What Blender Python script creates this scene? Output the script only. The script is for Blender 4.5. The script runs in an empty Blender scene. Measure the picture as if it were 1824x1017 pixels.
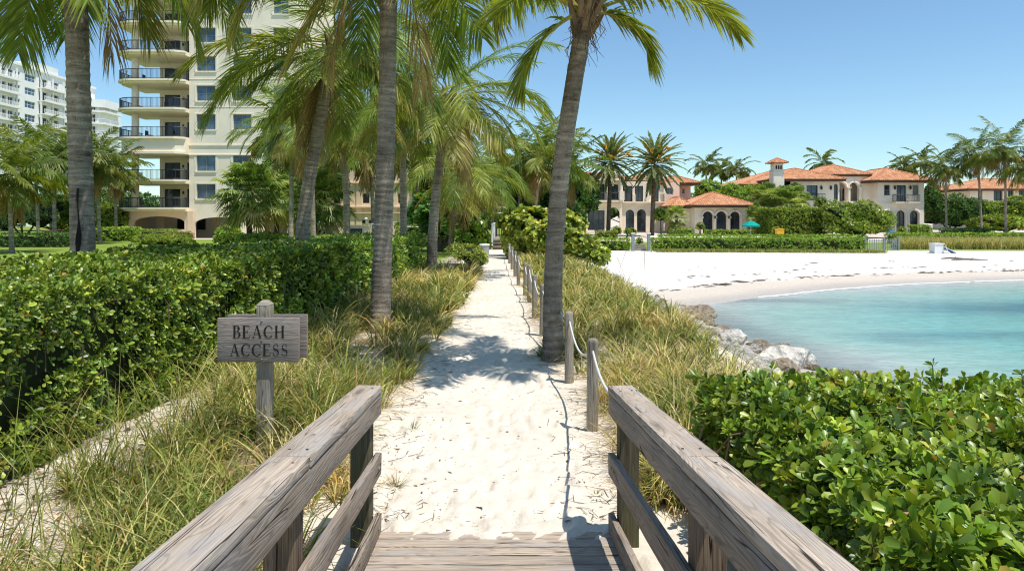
import bpy, bmesh, math, random
import numpy as np
from mathutils import Vector, Matrix
from mathutils.geometry import tessellate_polygon

R = np.random.default_rng(11)
random.seed(5)
PI = math.pi
F, CX, HY, CZ = 1216.0, 912.0, 385.0, 1.8      # lens and eye height the scene was surveyed with
SC = bpy.context.scene
COL = SC.collection

def U(px, py, z):
    d = (CZ - z) * F / (py - HY)
    return ((px - CX) / F * d, d)
def W(px, py, d):
    return ((px - CX) / F * d, d, CZ - (py - HY) / F * d)

# ------------------------------------------------------------------ mesh collecting
class Soup:
    def __init__(s):
        s.v, s.c, s.f3, s.f4, s.m3, s.m4, s.n = [], [], [], [], [], [], 0
    def add(s, V, Fc, col=(0.5, 0.5, 0.5), mat=0):
        V = np.asarray(V, dtype=np.float64).reshape(-1, 3)
        col = np.asarray(col, dtype=np.float64)
        if col.ndim == 1:
            col = np.tile(col, (len(V), 1))
        if not isinstance(Fc, (list, tuple)) or (len(Fc) and np.ndim(Fc[0]) == 1):
            Fc = [np.asarray(Fc)]
        for f in Fc:
            f = np.asarray(f, dtype=np.int64)
            if f.size == 0: continue
            if f.shape[1] == 3:
                s.f3.append(f + s.n); s.m3.append(np.full(len(f), mat))
            else:
                s.f4.append(f + s.n); s.m4.append(np.full(len(f), mat))
        s.v.append(V); s.c.append(col[:, :3]); s.n += len(V)
    def box(s, x0, x1, y0, y1, z0, z1, col=(0.5, 0.5, 0.5), mat=0):
        V = [(x, y, z) for z in (z0, z1) for y in (y0, y1) for x in (x0, x1)]
        s.add(V, np.array([(0, 2, 3, 1), (4, 5, 7, 6), (0, 1, 5, 4), (2, 6, 7, 3), (0, 4, 6, 2), (1, 3, 7, 5)]), col, mat)
    def tube(s, pts, rad, seg=8, col=(0.5, 0.5, 0.5), mat=0, cap=True):
        pts = np.asarray(pts, float); n = len(pts)
        rad = np.broadcast_to(np.asarray(rad, float), (n,))
        T = np.gradient(pts, axis=0); T /= np.linalg.norm(T, axis=1)[:, None] + 1e-9
        ref = np.array([1.0, 0, 0]) if abs(T[0][0]) < 0.8 else np.array([0, 1.0, 0])
        A = np.cross(T, ref); A /= np.linalg.norm(A, axis=1)[:, None] + 1e-9
        B = np.cross(T, A)
        th = np.arange(seg) * 2 * PI / seg
        V = pts[:, None, :] + rad[:, None, None] * (np.cos(th)[None, :, None] * A[:, None, :] + np.sin(th)[None, :, None] * B[:, None, :])
        V = V.reshape(-1, 3)
        i = np.arange(n - 1)[:, None] * seg; j = np.arange(seg)[None, :]; k = (j + 1) % seg
        q = np.stack([i + j, i + k, i + seg + k, i + seg + j], -1).reshape(-1, 4)
        col = np.asarray(col, float)
        if col.ndim == 2: col = np.repeat(col, seg, axis=0)
        fs = [q]
        if cap:
            V = np.vstack([V, pts[:1], pts[-1:]])
            if col.ndim == 2: col = np.vstack([col, col[:1], col[-1:]])
            j = np.arange(seg); k = (j + 1) % seg
            fs.append(np.stack([np.full(seg, n * seg), k, j], -1))
            fs.append(np.stack([np.full(seg, n * seg + 1), (n - 1) * seg + j, (n - 1) * seg + k], -1))
        s.add(V, fs, col, mat)
    def mesh(s, name, mats, smooth=False):
        me = bpy.data.meshes.new(name)
        V = np.vstack(s.v); C = np.vstack(s.c)
        f3 = np.vstack(s.f3) if s.f3 else np.zeros((0, 3), int)
        f4 = np.vstack(s.f4) if s.f4 else np.zeros((0, 4), int)
        me.vertices.add(len(V)); me.vertices.foreach_set('co', V.astype(np.float32).ravel())
        nl = f3.size + f4.size
        me.loops.add(nl)
        me.loops.foreach_set('vertex_index', np.concatenate([f3.ravel(), f4.ravel()]).astype(np.int32))
        me.polygons.add(len(f3) + len(f4))
        st = np.concatenate([np.arange(len(f3)) * 3, f3.size + np.arange(len(f4)) * 4]).astype(np.int32)
        me.polygons.foreach_set('loop_start', st)
        mi = np.concatenate(([np.concatenate(s.m3)] if s.m3 else []) + ([np.concatenate(s.m4)] if s.m4 else [])).astype(np.int32)
        for m in (mats if isinstance(mats, (list, tuple)) else [mats]):
            me.materials.append(m)
        me.polygons.foreach_set('material_index', mi)
        me.polygons.foreach_set('use_smooth', np.full(len(mi), smooth))
        at = me.color_attributes.new('Col', 'FLOAT_COLOR', 'POINT')
        at.data.foreach_set('color', np.hstack([C, np.ones((len(C), 1))]).astype(np.float32).ravel())
        me.update(calc_edges=True); me.validate()
        return me

def tag(o, label=None, cat=None, group=None, kind=None):
    if label: o['label'] = label
    if cat: o['category'] = cat
    if group: o['group'] = group
    if kind: o['kind'] = kind
    return o
def root(name, label, cat, loc=(0, 0, 0), rz=0.0, group=None):
    o = bpy.data.objects.new(name, None); COL.objects.link(o)
    o.empty_display_size = 0.2
    o.location = loc; o.rotation_euler = (0, 0, rz)
    return tag(o, label, cat, group)
def obj(name, me, parent=None, mtx=None):
    o = bpy.data.objects.new(name, me); COL.objects.link(o)
    if parent: o.parent = parent
    if mtx is not None: o.matrix_local = mtx
    return o
def part(name, soup, mats, parent, smooth=False, mtx=None):
    return obj(name, soup.mesh(name, mats, smooth), parent, mtx)
def struct(name, soup, mats, smooth=False):
    o = obj(name, soup.mesh(name, mats, smooth)); o['kind'] = 'structure'; return o
def copy_tree(o, parent=None):
    c = o.copy(); COL.objects.link(c)
    if parent is not None: c.parent = parent
    for ch in list(o.children): copy_tree(ch, c)
    return c

# ------------------------------------------------------------------ noise on arrays
def _h(i, j, s):
    n = (i * 374761393 + j * 668265263 + s * 974634721) & 0x7fffffff
    n = ((n ^ (n >> 13)) * 1274126177) & 0x7fffffff
    n = n ^ (n >> 16)
    return (n & 0xffff) / 65535.0
def vn(x, y, s=0):
    x = np.asarray(x, float); y = np.asarray(y, float)
    i = np.floor(x).astype(np.int64); j = np.floor(y).astype(np.int64)
    u = x - i; v = y - j
    u = u * u * (3 - 2 * u); v = v * v * (3 - 2 * v)
    return (_h(i, j, s) * (1 - u) + _h(i + 1, j, s) * u) * (1 - v) + (_h(i, j + 1, s) * (1 - u) + _h(i + 1, j + 1, s) * u) * v
def fbm(x, y, s=0, o=4):
    t = 0; a = 0.5
    for k in range(o):
        t = t + a * vn(x * 2 ** k, y * 2 ** k, s + k * 17); a *= 0.5
    return t
def sst(a, b, x):
    t = np.clip((np.asarray(x, float) - a) / (b - a), 0, 1); return t * t * (3 - 2 * t)

# ------------------------------------------------------------------ materials
def newmat(name):
    m = bpy.data.materials.new(name); m.use_nodes = True
    nt = m.node_tree; b = nt.nodes['Principled BSDF']
    return m, nt, b
def N(nt, t, **k):
    n = nt.nodes.new(t)
    for a, v in k.items(): setattr(n, a, v)
    return n
def L(nt, a, b): nt.links.new(a, b)
def mixc(nt, fac, a, b, mode='MIX'):
    n = N(nt, 'ShaderNodeMix', data_type='RGBA', blend_type=mode)
    for sock, v in ((n.inputs[0], fac), (n.inputs[6], a), (n.inputs[7], b)):
        if hasattr(v, 'is_linked') or isinstance(v, bpy.types.NodeSocket): L(nt, v, sock)
        else: sock.default_value = (*v, 1) if isinstance(v, tuple) else v
    return n.outputs[2]
def noise_n(nt, vec, scale, detail=4, rough=0.55, dist=0.0):
    n = N(nt, 'ShaderNodeTexNoise'); n.inputs['Scale'].default_value = scale
    n.inputs['Detail'].default_value = detail; n.inputs['Roughness'].default_value = rough
    n.inputs['Distortion'].default_value = dist
    if vec is not None: L(nt, vec, n.inputs['Vector'])
    return n.outputs['Fac']
def ramp(nt, fac, stops):
    n = N(nt, 'ShaderNodeValToRGB'); L(nt, fac, n.inputs[0])
    e = n.color_ramp.elements
    while len(e) < len(stops): e.new(0.5)
    for q, (p, c) in zip(e, stops):
        q.position = p; q.color = (*c, 1) if isinstance(c, tuple) else (c, c, c, 1)
    return n.outputs[0]
def coords(nt, kind='Object', scale=None, rnd=False):
    tc = N(nt, 'ShaderNodeTexCoord'); o = tc.outputs[kind]
    if rnd:
        oi = N(nt, 'ShaderNodeObjectInfo')
        ml = N(nt, 'ShaderNodeMath', operation='MULTIPLY'); L(nt, oi.outputs['Random'], ml.inputs[0]); ml.inputs[1].default_value = 37.0
        ad = N(nt, 'ShaderNodeVectorMath', operation='ADD'); L(nt, o, ad.inputs[0]); L(nt, ml.outputs[0], ad.inputs[1]); o = ad.outputs[0]
    if scale:
        mp = N(nt, 'ShaderNodeMapping'); L(nt, o, mp.inputs[0]); mp.inputs['Scale'].default_value = scale; o = mp.outputs[0]
    return o
def bump(nt, b, h, strength, dist=0.02):
    n = N(nt, 'ShaderNodeBump'); n.inputs['Strength'].default_value = strength; n.inputs['Distance'].default_value = dist
    L(nt, h, n.inputs['Height']); L(nt, n.outputs[0], b.inputs['Normal']); return n

def m_leaf(name, rough=0.4, trans=0.35, spec=0.5, gain=1.0, tint=(1.25, 1.15, 0.45)):
    m, nt, b = newmat(name)
    at = N(nt, 'ShaderNodeAttribute', attribute_name='Col')
    nz = noise_n(nt, coords(nt, 'Object'), 3.0, 2)
    v = ramp(nt, nz, [(0.3, 0.72 * gain), (0.7, 1.25 * gain)])
    c = mixc(nt, 1.0, at.outputs['Color'], v, 'MULTIPLY')
    L(nt, c, b.inputs['Base Color']); b.inputs['Roughness'].default_value = rough
    b.inputs['Specular IOR Level'].default_value = spec
    tr = N(nt, 'ShaderNodeBsdfTranslucent')
    tc = mixc(nt, 1.0, c, tint, 'MULTIPLY'); L(nt, tc, tr.inputs['Color'])
    mx = N(nt, 'ShaderNodeMixShader'); mx.inputs[0].default_value = trans
    L(nt, b.outputs[0], mx.inputs[1]); L(nt, tr.outputs[0], mx.inputs[2])
    L(nt, mx.outputs[0], nt.nodes['Material Output'].inputs['Surface'])
    return m
def m_attr(name, rough=0.8, nscale=6.0, amt=0.25, bmp=0.0, spec=0.3, bd=0.02):
    m, nt, b = newmat(name)
    at = N(nt, 'ShaderNodeAttribute', attribute_name='Col')
    nz = noise_n(nt, coords(nt, 'Object'), nscale, 5)
    v = ramp(nt, nz, [(0.25, 1 - amt), (0.75, 1 + amt)])
    L(nt, mixc(nt, 1.0, at.outputs['Color'], v, 'MULTIPLY'), b.inputs['Base Color'])
    b.inputs['Roughness'].default_value = rough; b.inputs['Specular IOR Level'].default_value = spec
    if bmp: bump(nt, b, nz, bmp, bd)
    return m
def m_plain(name, col, rough=0.7, spec=0.3, metal=0.0, nscale=4.0, amt=0.12, bmp=0.0):
    m, nt, b = newmat(name)
    nz = noise_n(nt, coords(nt, 'Object'), nscale, 5)
    v = ramp(nt, nz, [(0.25, 1 - amt), (0.75, 1 + amt)])
    L(nt, mixc(nt, 1.0, col, v, 'MULTIPLY'), b.inputs['Base Color'])
    b.inputs['Roughness'].default_value = rough; b.inputs['Specular IOR Level'].default_value = spec
    b.inputs['Metallic'].default_value = metal
    if bmp: bump(nt, b, nz, bmp)
    return m
def m_wood(name, lo, mid, hi, crack=0.55, green=None, gscale=1.0, knots=1.0):
    # the grain runs along the local X axis of each board
    m, nt, b = newmat(name)
    base = coords(nt, 'Object', None, True)
    def sc(v):
        mp = N(nt, 'ShaderNodeMapping'); L(nt, base, mp.inputs[0]); mp.inputs['Scale'].default_value = v; return mp.outputs[0]
    def math_(op, a_, v=None):
        n = N(nt, 'ShaderNodeMath', operation=op); L(nt, a_, n.inputs[0])
        if v is not None:
            if isinstance(v, float): n.inputs[1].default_value = v
            else: L(nt, v, n.inputs[1])
        return n.outputs[0]
    fig = noise_n(nt, sc((0.55 * gscale, 5.0, 5.0)), 1.6, 2.5, 0.55, 0.35)          # contour lines of this are the figure of the wood
    ring = math_('SINE', math_('MULTIPLY', fig, 130.0))
    fib = noise_n(nt, sc((1.0 * gscale, 95, 95)), 1.6, 5, 0.75, 0.15)
    big = noise_n(nt, sc((1.2, 3.5, 3.5)), 1.6, 4)
    gre = noise_n(nt, sc((2.2, 9, 9)), 1.3, 3)
    c = ramp(nt, fib, [(0.30, lo), (0.50, mid), (0.70, hi)])
    c = mixc(nt, ramp(nt, ring, [(0.45, 0.0), (0.97, 0.42 * (0.4 + 0.6 * knots))]), c, tuple(q * 0.55 for q in lo))
    c = mixc(nt, 1.0, c, ramp(nt, big, [(0.3, 0.74), (0.7, 1.2)]), 'MULTIPLY')
    grey = sum(mid) / 3.1
    c = mixc(nt, ramp(nt, gre, [(0.48, 0.0), (0.68, 0.45)]), c, (grey * 1.02, grey * 1.01, grey * 1.02))
    ck = noise_n(nt, sc((0.55 * gscale, 15, 15)), 1.5, 1.5, 0.5, 0.25)
    dev = math_('ABSOLUTE', math_('SUBTRACT', ck, 0.5)); gate = noise_n(nt, sc((1.7, 8, 8)), 1.4, 2)
    line = ramp(nt, dev, [(0.006, 1.0), (0.013, 0.0)])
    ckr = math_('MULTIPLY', line, ramp(nt, gate, [(0.50, 0.0), (0.58, knots)]))
    c = mixc(nt, ckr, c, tuple(q * 0.12 for q in lo))
    if green: c = mixc(nt, ramp(nt, big, [(0.42, 0.0), (0.62, 0.75)]), c, green)
    vo = N(nt, 'ShaderNodeTexVoronoi'); L(nt, sc((1.1, 6, 6)), vo.inputs['Vector']); vo.inputs['Scale'].default_value = 1.0
    kn = ramp(nt, vo.outputs['Distance'], [(0.05, 0.9 * knots), (0.09, 0.5 * knots), (0.17, 0.0)])
    c = mixc(nt, kn, c, tuple(q * 0.45 for q in lo))
    L(nt, c, b.inputs['Base Color']); b.inputs['Roughness'].default_value = 0.85; b.inputs['Specular IOR Level'].default_value = 0.2
    h = math_('SUBTRACT', math_('SUBTRACT', fib, math_('MULTIPLY', ring, 0.18)), math_('MULTIPLY', ckr, 1.4))
    bump(nt, b, h, crack, 0.006)
    return m

M = {}
M['palm'] = m_leaf('palm_leaf', 0.42, 0.42, 0.4, 1.5, (1.2, 1.25, 0.45))
M['leaf'] = m_leaf('glossy_leaf', 0.36, 0.26, 0.45, 1.55)
M['bgleaf'] = m_leaf('far_leaf', 0.5, 0.30, 0.3, 1.8)
M['grass'] = m_leaf('grass_blade', 0.55, 0.38, 0.25, 1.35, tint=(1.15, 1.05, 0.6))
M['stem'] = m_attr('stem', 0.9, 8, 0.35)
M['wood_top'] = m_wood('weathered_cap_wood', (0.34, 0.26, 0.19), (0.48, 0.39, 0.305), (0.60, 0.51, 0.41), 0.7)
M['wood_side'] = m_wood('weathered_side_wood', (0.21, 0.16, 0.115), (0.33, 0.265, 0.205), (0.44, 0.365, 0.29), 0.6)
M['wood_post'] = m_wood('greenish_shade_post_wood', (0.055, 0.045, 0.026), (0.125, 0.105, 0.062), (0.21, 0.18, 0.12), 0.5, (0.10, 0.105, 0.045))  # greenish wood, darkened in colour to stand for shade on the post fronts
M['wood_brown'] = m_wood('brown_post_wood', (0.10, 0.065, 0.04), (0.20, 0.14, 0.09), (0.30, 0.22, 0.15), 0.5)
M['wood_sign'] = m_wood('sign_wood', (0.15, 0.12, 0.10), (0.27, 0.225, 0.19), (0.37, 0.315, 0.27), 0.5, None, 1.0, 0.12)
M['wood_rope'] = m_wood('rope_post_wood', (0.19, 0.16, 0.115), (0.34, 0.295, 0.225), (0.48, 0.425, 0.34), 0.5)
M['rope'] = m_plain('white_rope', (0.72, 0.70, 0.66), 0.8, 0.2, 0, 120, 0.25, 0.6)
M['ink'] = m_plain('black_paint', (0.016, 0.015, 0.014), 0.6, 0.3, 0, 30, 0.4)
M['bolt'] = m_plain('bolt_steel', (0.36, 0.34, 0.31), 0.45, 0.5, 0.7, 40, 0.2)
M['cream'] = m_plain('cream_stucco', (0.87, 0.77, 0.62), 0.9, 0.15, 0, 0.6, 0.07, 0.1)
M['creamd'] = m_plain('tan_stucco', (0.82, 0.63, 0.45), 0.9, 0.15, 0, 0.6, 0.08, 0.1)
M['soffit'] = m_plain('pale_soffit', (0.90, 0.78, 0.60), 0.9, 0.15, 0, 0.8, 0.06)
M['white'] = m_plain('white_render', (0.82, 0.81, 0.79), 0.85, 0.2, 0, 0.5, 0.05)
M['villa'] = m_plain('villa_stucco', (0.88, 0.76, 0.60), 0.9, 0.15, 0, 0.9, 0.12)
M['villaw'] = m_plain('villa_pale_stucco', (0.90, 0.80, 0.67), 0.9, 0.15, 0, 0.9, 0.08)
M['pink'] = m_plain('pink_stucco', (0.86, 0.65, 0.53), 0.9, 0.15, 0, 0.9, 0.09)
M['trim'] = m_plain('stone_trim', (0.88, 0.77, 0.63), 0.8, 0.2, 0, 2, 0.08)
M['fasc'] = m_plain('dark_fascia', (0.12, 0.065, 0.04), 0.7, 0.3, 0, 2, 0.2)
M['railing'] = m_plain('dark_railing', (0.028, 0.030, 0.036), 0.5, 0.4, 0.2, 3, 0.2)
M['frame'] = m_plain('bronze_window_frame', (0.045, 0.04, 0.038), 0.5, 0.4, 0.1, 3, 0.2)
M['framew'] = m_plain('white_window_frame', (0.75, 0.74, 0.72), 0.6, 0.3, 0, 3, 0.05)
M['framegrey'] = m_plain('grey_window_frame', (0.30, 0.29, 0.27), 0.6, 0.3, 0, 3, 0.1)
M['dark'] = m_plain('opening_shade', (0.03, 0.026, 0.022), 0.95, 0.05, 0, 1.0, 0.4)  # near-black colour painting the shade inside openings and recesses
M['tile'] = m_attr('terracotta_tile', 0.85, 1.3, 0.16, 0.0, 0.2)
M['rock'] = m_attr('shore_rock', 0.9, 3.4, 0.55, 1.0, 0.15, 0.2)
M['teal'] = m_plain('teal_canvas', (0.0, 0.32, 0.26), 0.8, 0.2, 0, 3, 0.1)
M['yellow'] = m_plain('yellow_plastic', (0.75, 0.42, 0.03), 0.6, 0.3, 0, 3, 0.1)
M['blue'] = m_plain('blue_fabric', (0.10, 0.28, 0.55), 0.7, 0.3, 0, 3, 0.15)
M['paint'] = m_plain('white_paint', (0.78, 0.77, 0.74), 0.6, 0.3, 0, 5, 0.08)
M['greyfence'] = m_plain('grey_fence_paint', (0.23, 0.27, 0.27), 0.7, 0.3, 0, 5, 0.15)
M['greybin'] = m_plain('grey_bin', (0.35, 0.36, 0.36), 0.6, 0.3, 0, 5, 0.1)
M['flower'] = m_plain('orange_fruit', (0.72, 0.36, 0.05), 0.7, 0.2, 0, 6, 0.3)
M['litter'] = m_attr('litter', 0.9, 20, 0.3)

def m_glass(name, col, rough=0.08):
    m, nt, b = newmat(name)
    nz = noise_n(nt, coords(nt, 'Object'), 0.9, 3)
    oi = N(nt, 'ShaderNodeObjectInfo')
    v = ramp(nt, nz, [(0.35, 0.55), (0.65, 1.5)])
    c = mixc(nt, 1.0, col, v, 'MULTIPLY')
    c = mixc(nt, oi.outputs['Random'], c, mixc(nt, 1.0, c, (2.4, 2.2, 1.9), 'MULTIPLY'))
    L(nt, c, b.inputs['Base Color']); b.inputs['Roughness'].default_value = rough
    b.inputs['Specular IOR Level'].default_value = 0.6
    bump(nt, b, noise_n(nt, coords(nt, 'Object'), 0.6, 1), 0.06, 0.3)
    return m
M['glass'] = m_glass('dark_window_glass', (0.018, 0.026, 0.042))
M['glassb'] = m_glass('blue_window_glass', (0.04, 0.075, 0.13), 0.12)

def m_bark(name, lo, mid, hi, zs=26.0):
    m, nt, b = newmat(name)
    c0 = coords(nt, 'Object')
    def sc(v):
        mp = N(nt, 'ShaderNodeMapping'); L(nt, c0, mp.inputs[0]); mp.inputs['Scale'].default_value = v; return mp.outputs[0]
    a = noise_n(nt, sc((3.0, 3.0, zs * 0.62)), 1.0, 7, 0.72, 1.1)           # leaf scars, broken and uneven
    v = noise_n(nt, sc((26, 26, 5)), 1.3, 5, 0.75)                         # upright cracks
    big = noise_n(nt, sc((3.2, 3.2, 1.5)), 1.0, 4, 0.6)
    fine = noise_n(nt, c0, 55, 4, 0.7)
    at = N(nt, 'ShaderNodeAttribute', attribute_name='Col')
    c = ramp(nt, a, [(0.30, lo), (0.46, mid), (0.62, hi), (0.75, mid)])
    c = mixc(nt, ramp(nt, v, [(0.30, 0.85), (0.42, 0.0)]), c, tuple(q * 0.4 for q in lo))
    c = mixc(nt, ramp(nt, a, [(0.27, 0.8), (0.34, 0.0)]), c, tuple(q * 0.35 for q in lo))
    c = mixc(nt, 1.0, c, ramp(nt, big, [(0.28, 0.62), (0.5, 0.95), (0.72, 1.25)]), 'MULTIPLY')
    c = mixc(nt, 1.0, c, ramp(nt, fine, [(0.3, 0.8), (0.7, 1.15)]), 'MULTIPLY')
    c = mixc(nt, 1.0, c, at.outputs['Color'], 'MULTIPLY')
    L(nt, c, b.inputs['Base Color']); b.inputs['Roughness'].default_value = 0.92; b.inputs['Specular IOR Level'].default_value = 0.15
    s = N(nt, 'ShaderNodeMath', operation='ADD'); L(nt, a, s.inputs[0]); L(nt, v, s.inputs[1])
    s2 = N(nt, 'ShaderNodeMath', operation='ADD'); L(nt, s.outputs[0], s2.inputs[0]); L(nt, fine, s2.inputs[1])
    bump(nt, b, s2.outputs[0], 0.9, 0.02)
    return m
M['bark'] = m_bark('palm_bark', (0.17, 0.13, 0.10), (0.36, 0.29, 0.225), (0.52, 0.44, 0.355))
M['bark2'] = m_bark('rough_palm_bark', (0.05, 0.038, 0.026), (0.12, 0.092, 0.062), (0.22, 0.175, 0.125), 12)
# ------------------------------------------------------------------ ground
SHORE = np.array([(9, -60), (7.6, -5), (6.9, 3), (6.4, 9), (5.95, 13.2), (5.75, 16.0), (5.5, 18.0), (5.55, 20.6), (5.75, 22.2), (6.7, 23.1),
                  (9.1, 25.2), (12.1, 27.4), (16.9, 29.9), (24, 32), (40, 35), (70, 36), (140, 33), (420, 15)], float)
def shore_dist(x, y):
    sh = x.shape; P = np.stack([x.ravel(), y.ravel()], 1)
    best = np.full(len(P), 1e9)
    for a, b in zip(SHORE[:-1], SHORE[1:]):
        ab = b - a; t = np.clip(((P - a) @ ab) / (ab @ ab), 0, 1)
        d = np.linalg.norm(P - (a + t[:, None] * ab), axis=1); best = np.minimum(best, d)
    poly = np.vstack([SHORE, [(420, -60)]])
    ins = np.zeros(len(P), bool); n = len(poly); j = n - 1
    for i in range(n):
        xi, yi = poly[i]; xj, yj = poly[j]
        c = ((yi > P[:, 1]) != (yj > P[:, 1])) & (P[:, 0] < (xj - xi) * (P[:, 1] - yi) / (yj - yi + 1e-12) + xi)
        ins ^= c; j = i
    return (np.where(ins, -best, best)).reshape(sh)
def path_l(y): return np.interp(y, [0, 3.6, 6, 8, 20, 34, 40], [-1.2, -0.86, -1.12, -1.0, -0.9, -1.03, -1.1])
def path_r(y): return np.interp(y, [0, 3.6, 5.8, 7.2, 10, 16, 23, 31, 40], [0.9, 0.75, 0.72, 0.60, 0.42, 0.24, 0.06, -0.16, -0.4])
FOOT = []
for _ in range(300):
    fy = 3.7 + 19 * R.random() ** 1.6
    l, r = path_l(fy), path_r(fy)
    FOOT.append((l + 0.1 + (r - l - 0.2) * R.random(), fy, R.normal(0, 0.35), 0.012 + 0.020 * R.random() ** 1.3))
def height(x, y, fine=True):
    x = np.asarray(x, float); y = np.asarray(y, float)
    s = shore_dist(x, y)
    beach = np.where(s > 0, -1.2 + 0.42 * (1 - np.exp(-np.maximum(s, 0) / 4.0)) + 0.2 * sst(5, 25, s), -1.2 + np.maximum(0.13 * s, -2.2))
    xr0 = np.interp(y, [0, 8, 20, 26, 45], [2.5, 2.2, 2.2, 1.7, 1.2]); xr1 = np.interp(y, [0, 20, 26, 45], [5.3, 4.9, 4.6, 4.2])
    m = (1 - sst(0, 1, (x - xr0) / (xr1 - xr0))) * (1 - sst(0, 1, (-7.0 - x) / 3.0)) * (1 - sst(40, 54, y)) 
    rid = 0.05 * (fbm(x * 0.5, y * 0.5, 3) - 0.5)
    off = sst(-0.2, 0.8, np.minimum(path_l(y) - x, 20)) + sst(-0.2, 0.9, x - path_r(y))
    rid = rid + 0.07 * off * (0.4 + fbm(x * 1.3, y * 1.3, 9)) * sst(3.0, 5.0, y)
    z = beach * (1 - m) + rid * m
    far = sst(52, 60, y) * (1 - sst(0, 60, -s))
    z = z * (1 - far) + far * -0.57
    if fine:
        near = (1 - sst(16, 26, y)) * sst(-1.6, -1.0, s)
        z = z + near * (0.012 * (fbm(x * 2.6, y * 2.6, 21, 4) - 0.47) + 0.009 * (fbm(x * 15, y * 15, 31, 3) - 0.45))
    return z
GZC = {}
def ground_z(x, y): return float(height(np.array([x]), np.array([y]), False)[0])

def axis(lo, hi, fine_lo, fine_hi, st, g):
    a = list(np.arange(fine_lo, fine_hi, st)); d = st; v = a[-1]
    while v < hi: d *= g; v += d; a.append(v)
    d = st; v = a[0]; b = []
    while v > lo: d *= g; v -= d; b.append(v)
    return np.array(b[::-1] + a)
gx = axis(-1500, 1500, -2.6, 2.6, 0.032, 1.045); gy = axis(-30, 2600, 3.4, 11.5, 0.04, 1.03)
X, Y = np.meshgrid(gx, gy)
Z = height(X, Y)
for fx, fy, fa, fd in FOOT:
    ix = np.where(np.abs(gx - fx) < 0.3)[0]; iy = np.where(np.abs(gy - fy) < 0.3)[0]
    if len(ix) and len(iy):
        sl = np.ix_(iy, ix); dx = X[sl] - fx; dy = Y[sl] - fy
        u = dx * math.cos(fa) + dy * math.sin(fa); v = -dx * math.sin(fa) + dy * math.cos(fa)
        q = (u / 0.048) ** 2 + (v / 0.125) ** 2
        Z[sl] += -fd * np.exp(-q ** 3) + 0.45 * fd * np.exp(-(np.sqrt(q) - 1.45) ** 2 * 7)
drift = np.exp(-((Y - 3.86) / 0.13) ** 2) * (X > -0.78) * (X < 0.62)
Z = Z + drift * (0.026 + 0.05 * (fbm(X * 3.0, Y * 2.0, 53, 3) - 0.5))
under = (X > -0.86) & (X < 0.68) & (Y < 3.70)
Z = np.where(under, Z - 0.075 * sst(3.70, 3.5, Y), Z)
S_ = shore_dist(X, Y)
n1 = fbm(X * 0.35, Y * 0.35, 41); n2 = fbm(X * 1.7, Y * 1.7, 43); n3 = fbm(X * 7, Y * 7, 47)
sand = np.stack([0.745 + 0 * X, 0.665 + 0 * X, 0.555 + 0 * X], -1) * (0.86 + 0.26 * n2)[..., None]
white = np.stack([0.74 + 0 * X, 0.70 + 0 * X, 0.645 + 0 * X], -1) * (0.95 + 0.1 * n1)[..., None]
bm = sst(3.2, 5.0, X) * sst(20, 25, Y)
C = sand * (1 - bm[..., None]) + white * bm[..., None]
def blend(C, m, col): return C * (1 - m[..., None]) + np.array(col) * m[..., None]
damp = sst(3.7, 2.0, S_ + 1.2 * (n1 - 0.5)); C = blend(C, damp * 0.75, (0.56, 0.47, 0.37))
wet = sst(1.5, 0.3, S_ + 0.8 * (n1 - 0.5)); C = blend(C, wet * 0.8, (0.40, 0.37, 0.34))
# brown litter under the plants
offp = np.maximum(sst(0.0, 0.55, path_l(Y) - X - 0.25 * (n2 - 0.5)), sst(0.05, 0.7, X - path_r(Y) - 0.25 * (n2 - 0.5)) * (1 - sst(3.0, 4.0, X)))
lit = offp * (1 - 0.92 * sst(-2.2, -2.5, X) * (1 - sst(6, 7.5, Y))) * sst(0.40, 0.56, n2 * 0.65 + n3 * 0.35) * sst(-6, -1, S_ * 0 + S_) * (1 - bm)
C = blend(C, lit * 0.8, (0.27, 0.185, 0.11))
litter_shade = sst(-3.1, -3.5, X + 0.6 * (n2 - 0.5) + 0.5 * (n3 - 0.5)) * (1 - sst(-6.4, -7.2, X)); C = blend(C, litter_shade * 0.85, (0.07, 0.05, 0.035))  # dark litter with hedge shade painted into the ground at its foot
lawn = np.maximum(np.maximum(sst(-6.2, -7.0, X) * sst(4, 6, Y), sst(48.2, 50, Y + 0.6 * n2)), sst(-2.2, -3.0, X) * sst(21, 23, Y))
C = blend(C, lawn, (0.20, 0.27, 0.045)); C = C * (1 - lawn[..., None] * (0.35 * (n1 - 0.5) + 0.4 * (n3 - 0.5))[..., None])
bounce_pav = np.maximum(sst(61, 63, Y) * sst(8, 10, X), sst(69, 70, Y) * sst(-46, -45, X) * sst(-20, -21, X)); C = blend(C, bounce_pav, (0.62, 0.54, 0.44))  # pale paving added before the villas to bounce warm light; pale tower drive
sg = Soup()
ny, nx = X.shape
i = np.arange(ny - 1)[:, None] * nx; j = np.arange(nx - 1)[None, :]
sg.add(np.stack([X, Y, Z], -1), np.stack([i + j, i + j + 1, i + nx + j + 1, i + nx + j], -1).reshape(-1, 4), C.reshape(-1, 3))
mg, nt, b = newmat('sandy_ground')
at = N(nt, 'ShaderNodeAttribute', attribute_name='Col'); oc = coords(nt, 'Object')
f1 = noise_n(nt, oc, 9, 6, 0.65); f2 = noise_n(nt, oc, 130, 3, 0.7); f3 = noise_n(nt, oc, 38, 4, 0.6, 0.6)
c = mixc(nt, 1.0, at.outputs['Color'], ramp(nt, f1, [(0.3, 0.86), (0.7, 1.1)]), 'MULTIPLY')
c = mixc(nt, 1.0, c, ramp(nt, f2, [(0.3, 0.86), (0.7, 1.1)]), 'MULTIPLY')
c = mixc(nt, ramp(nt, f3, [(0.26, 0.55), (0.33, 0.0)]), c, (0.20, 0.145, 0.10))
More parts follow.
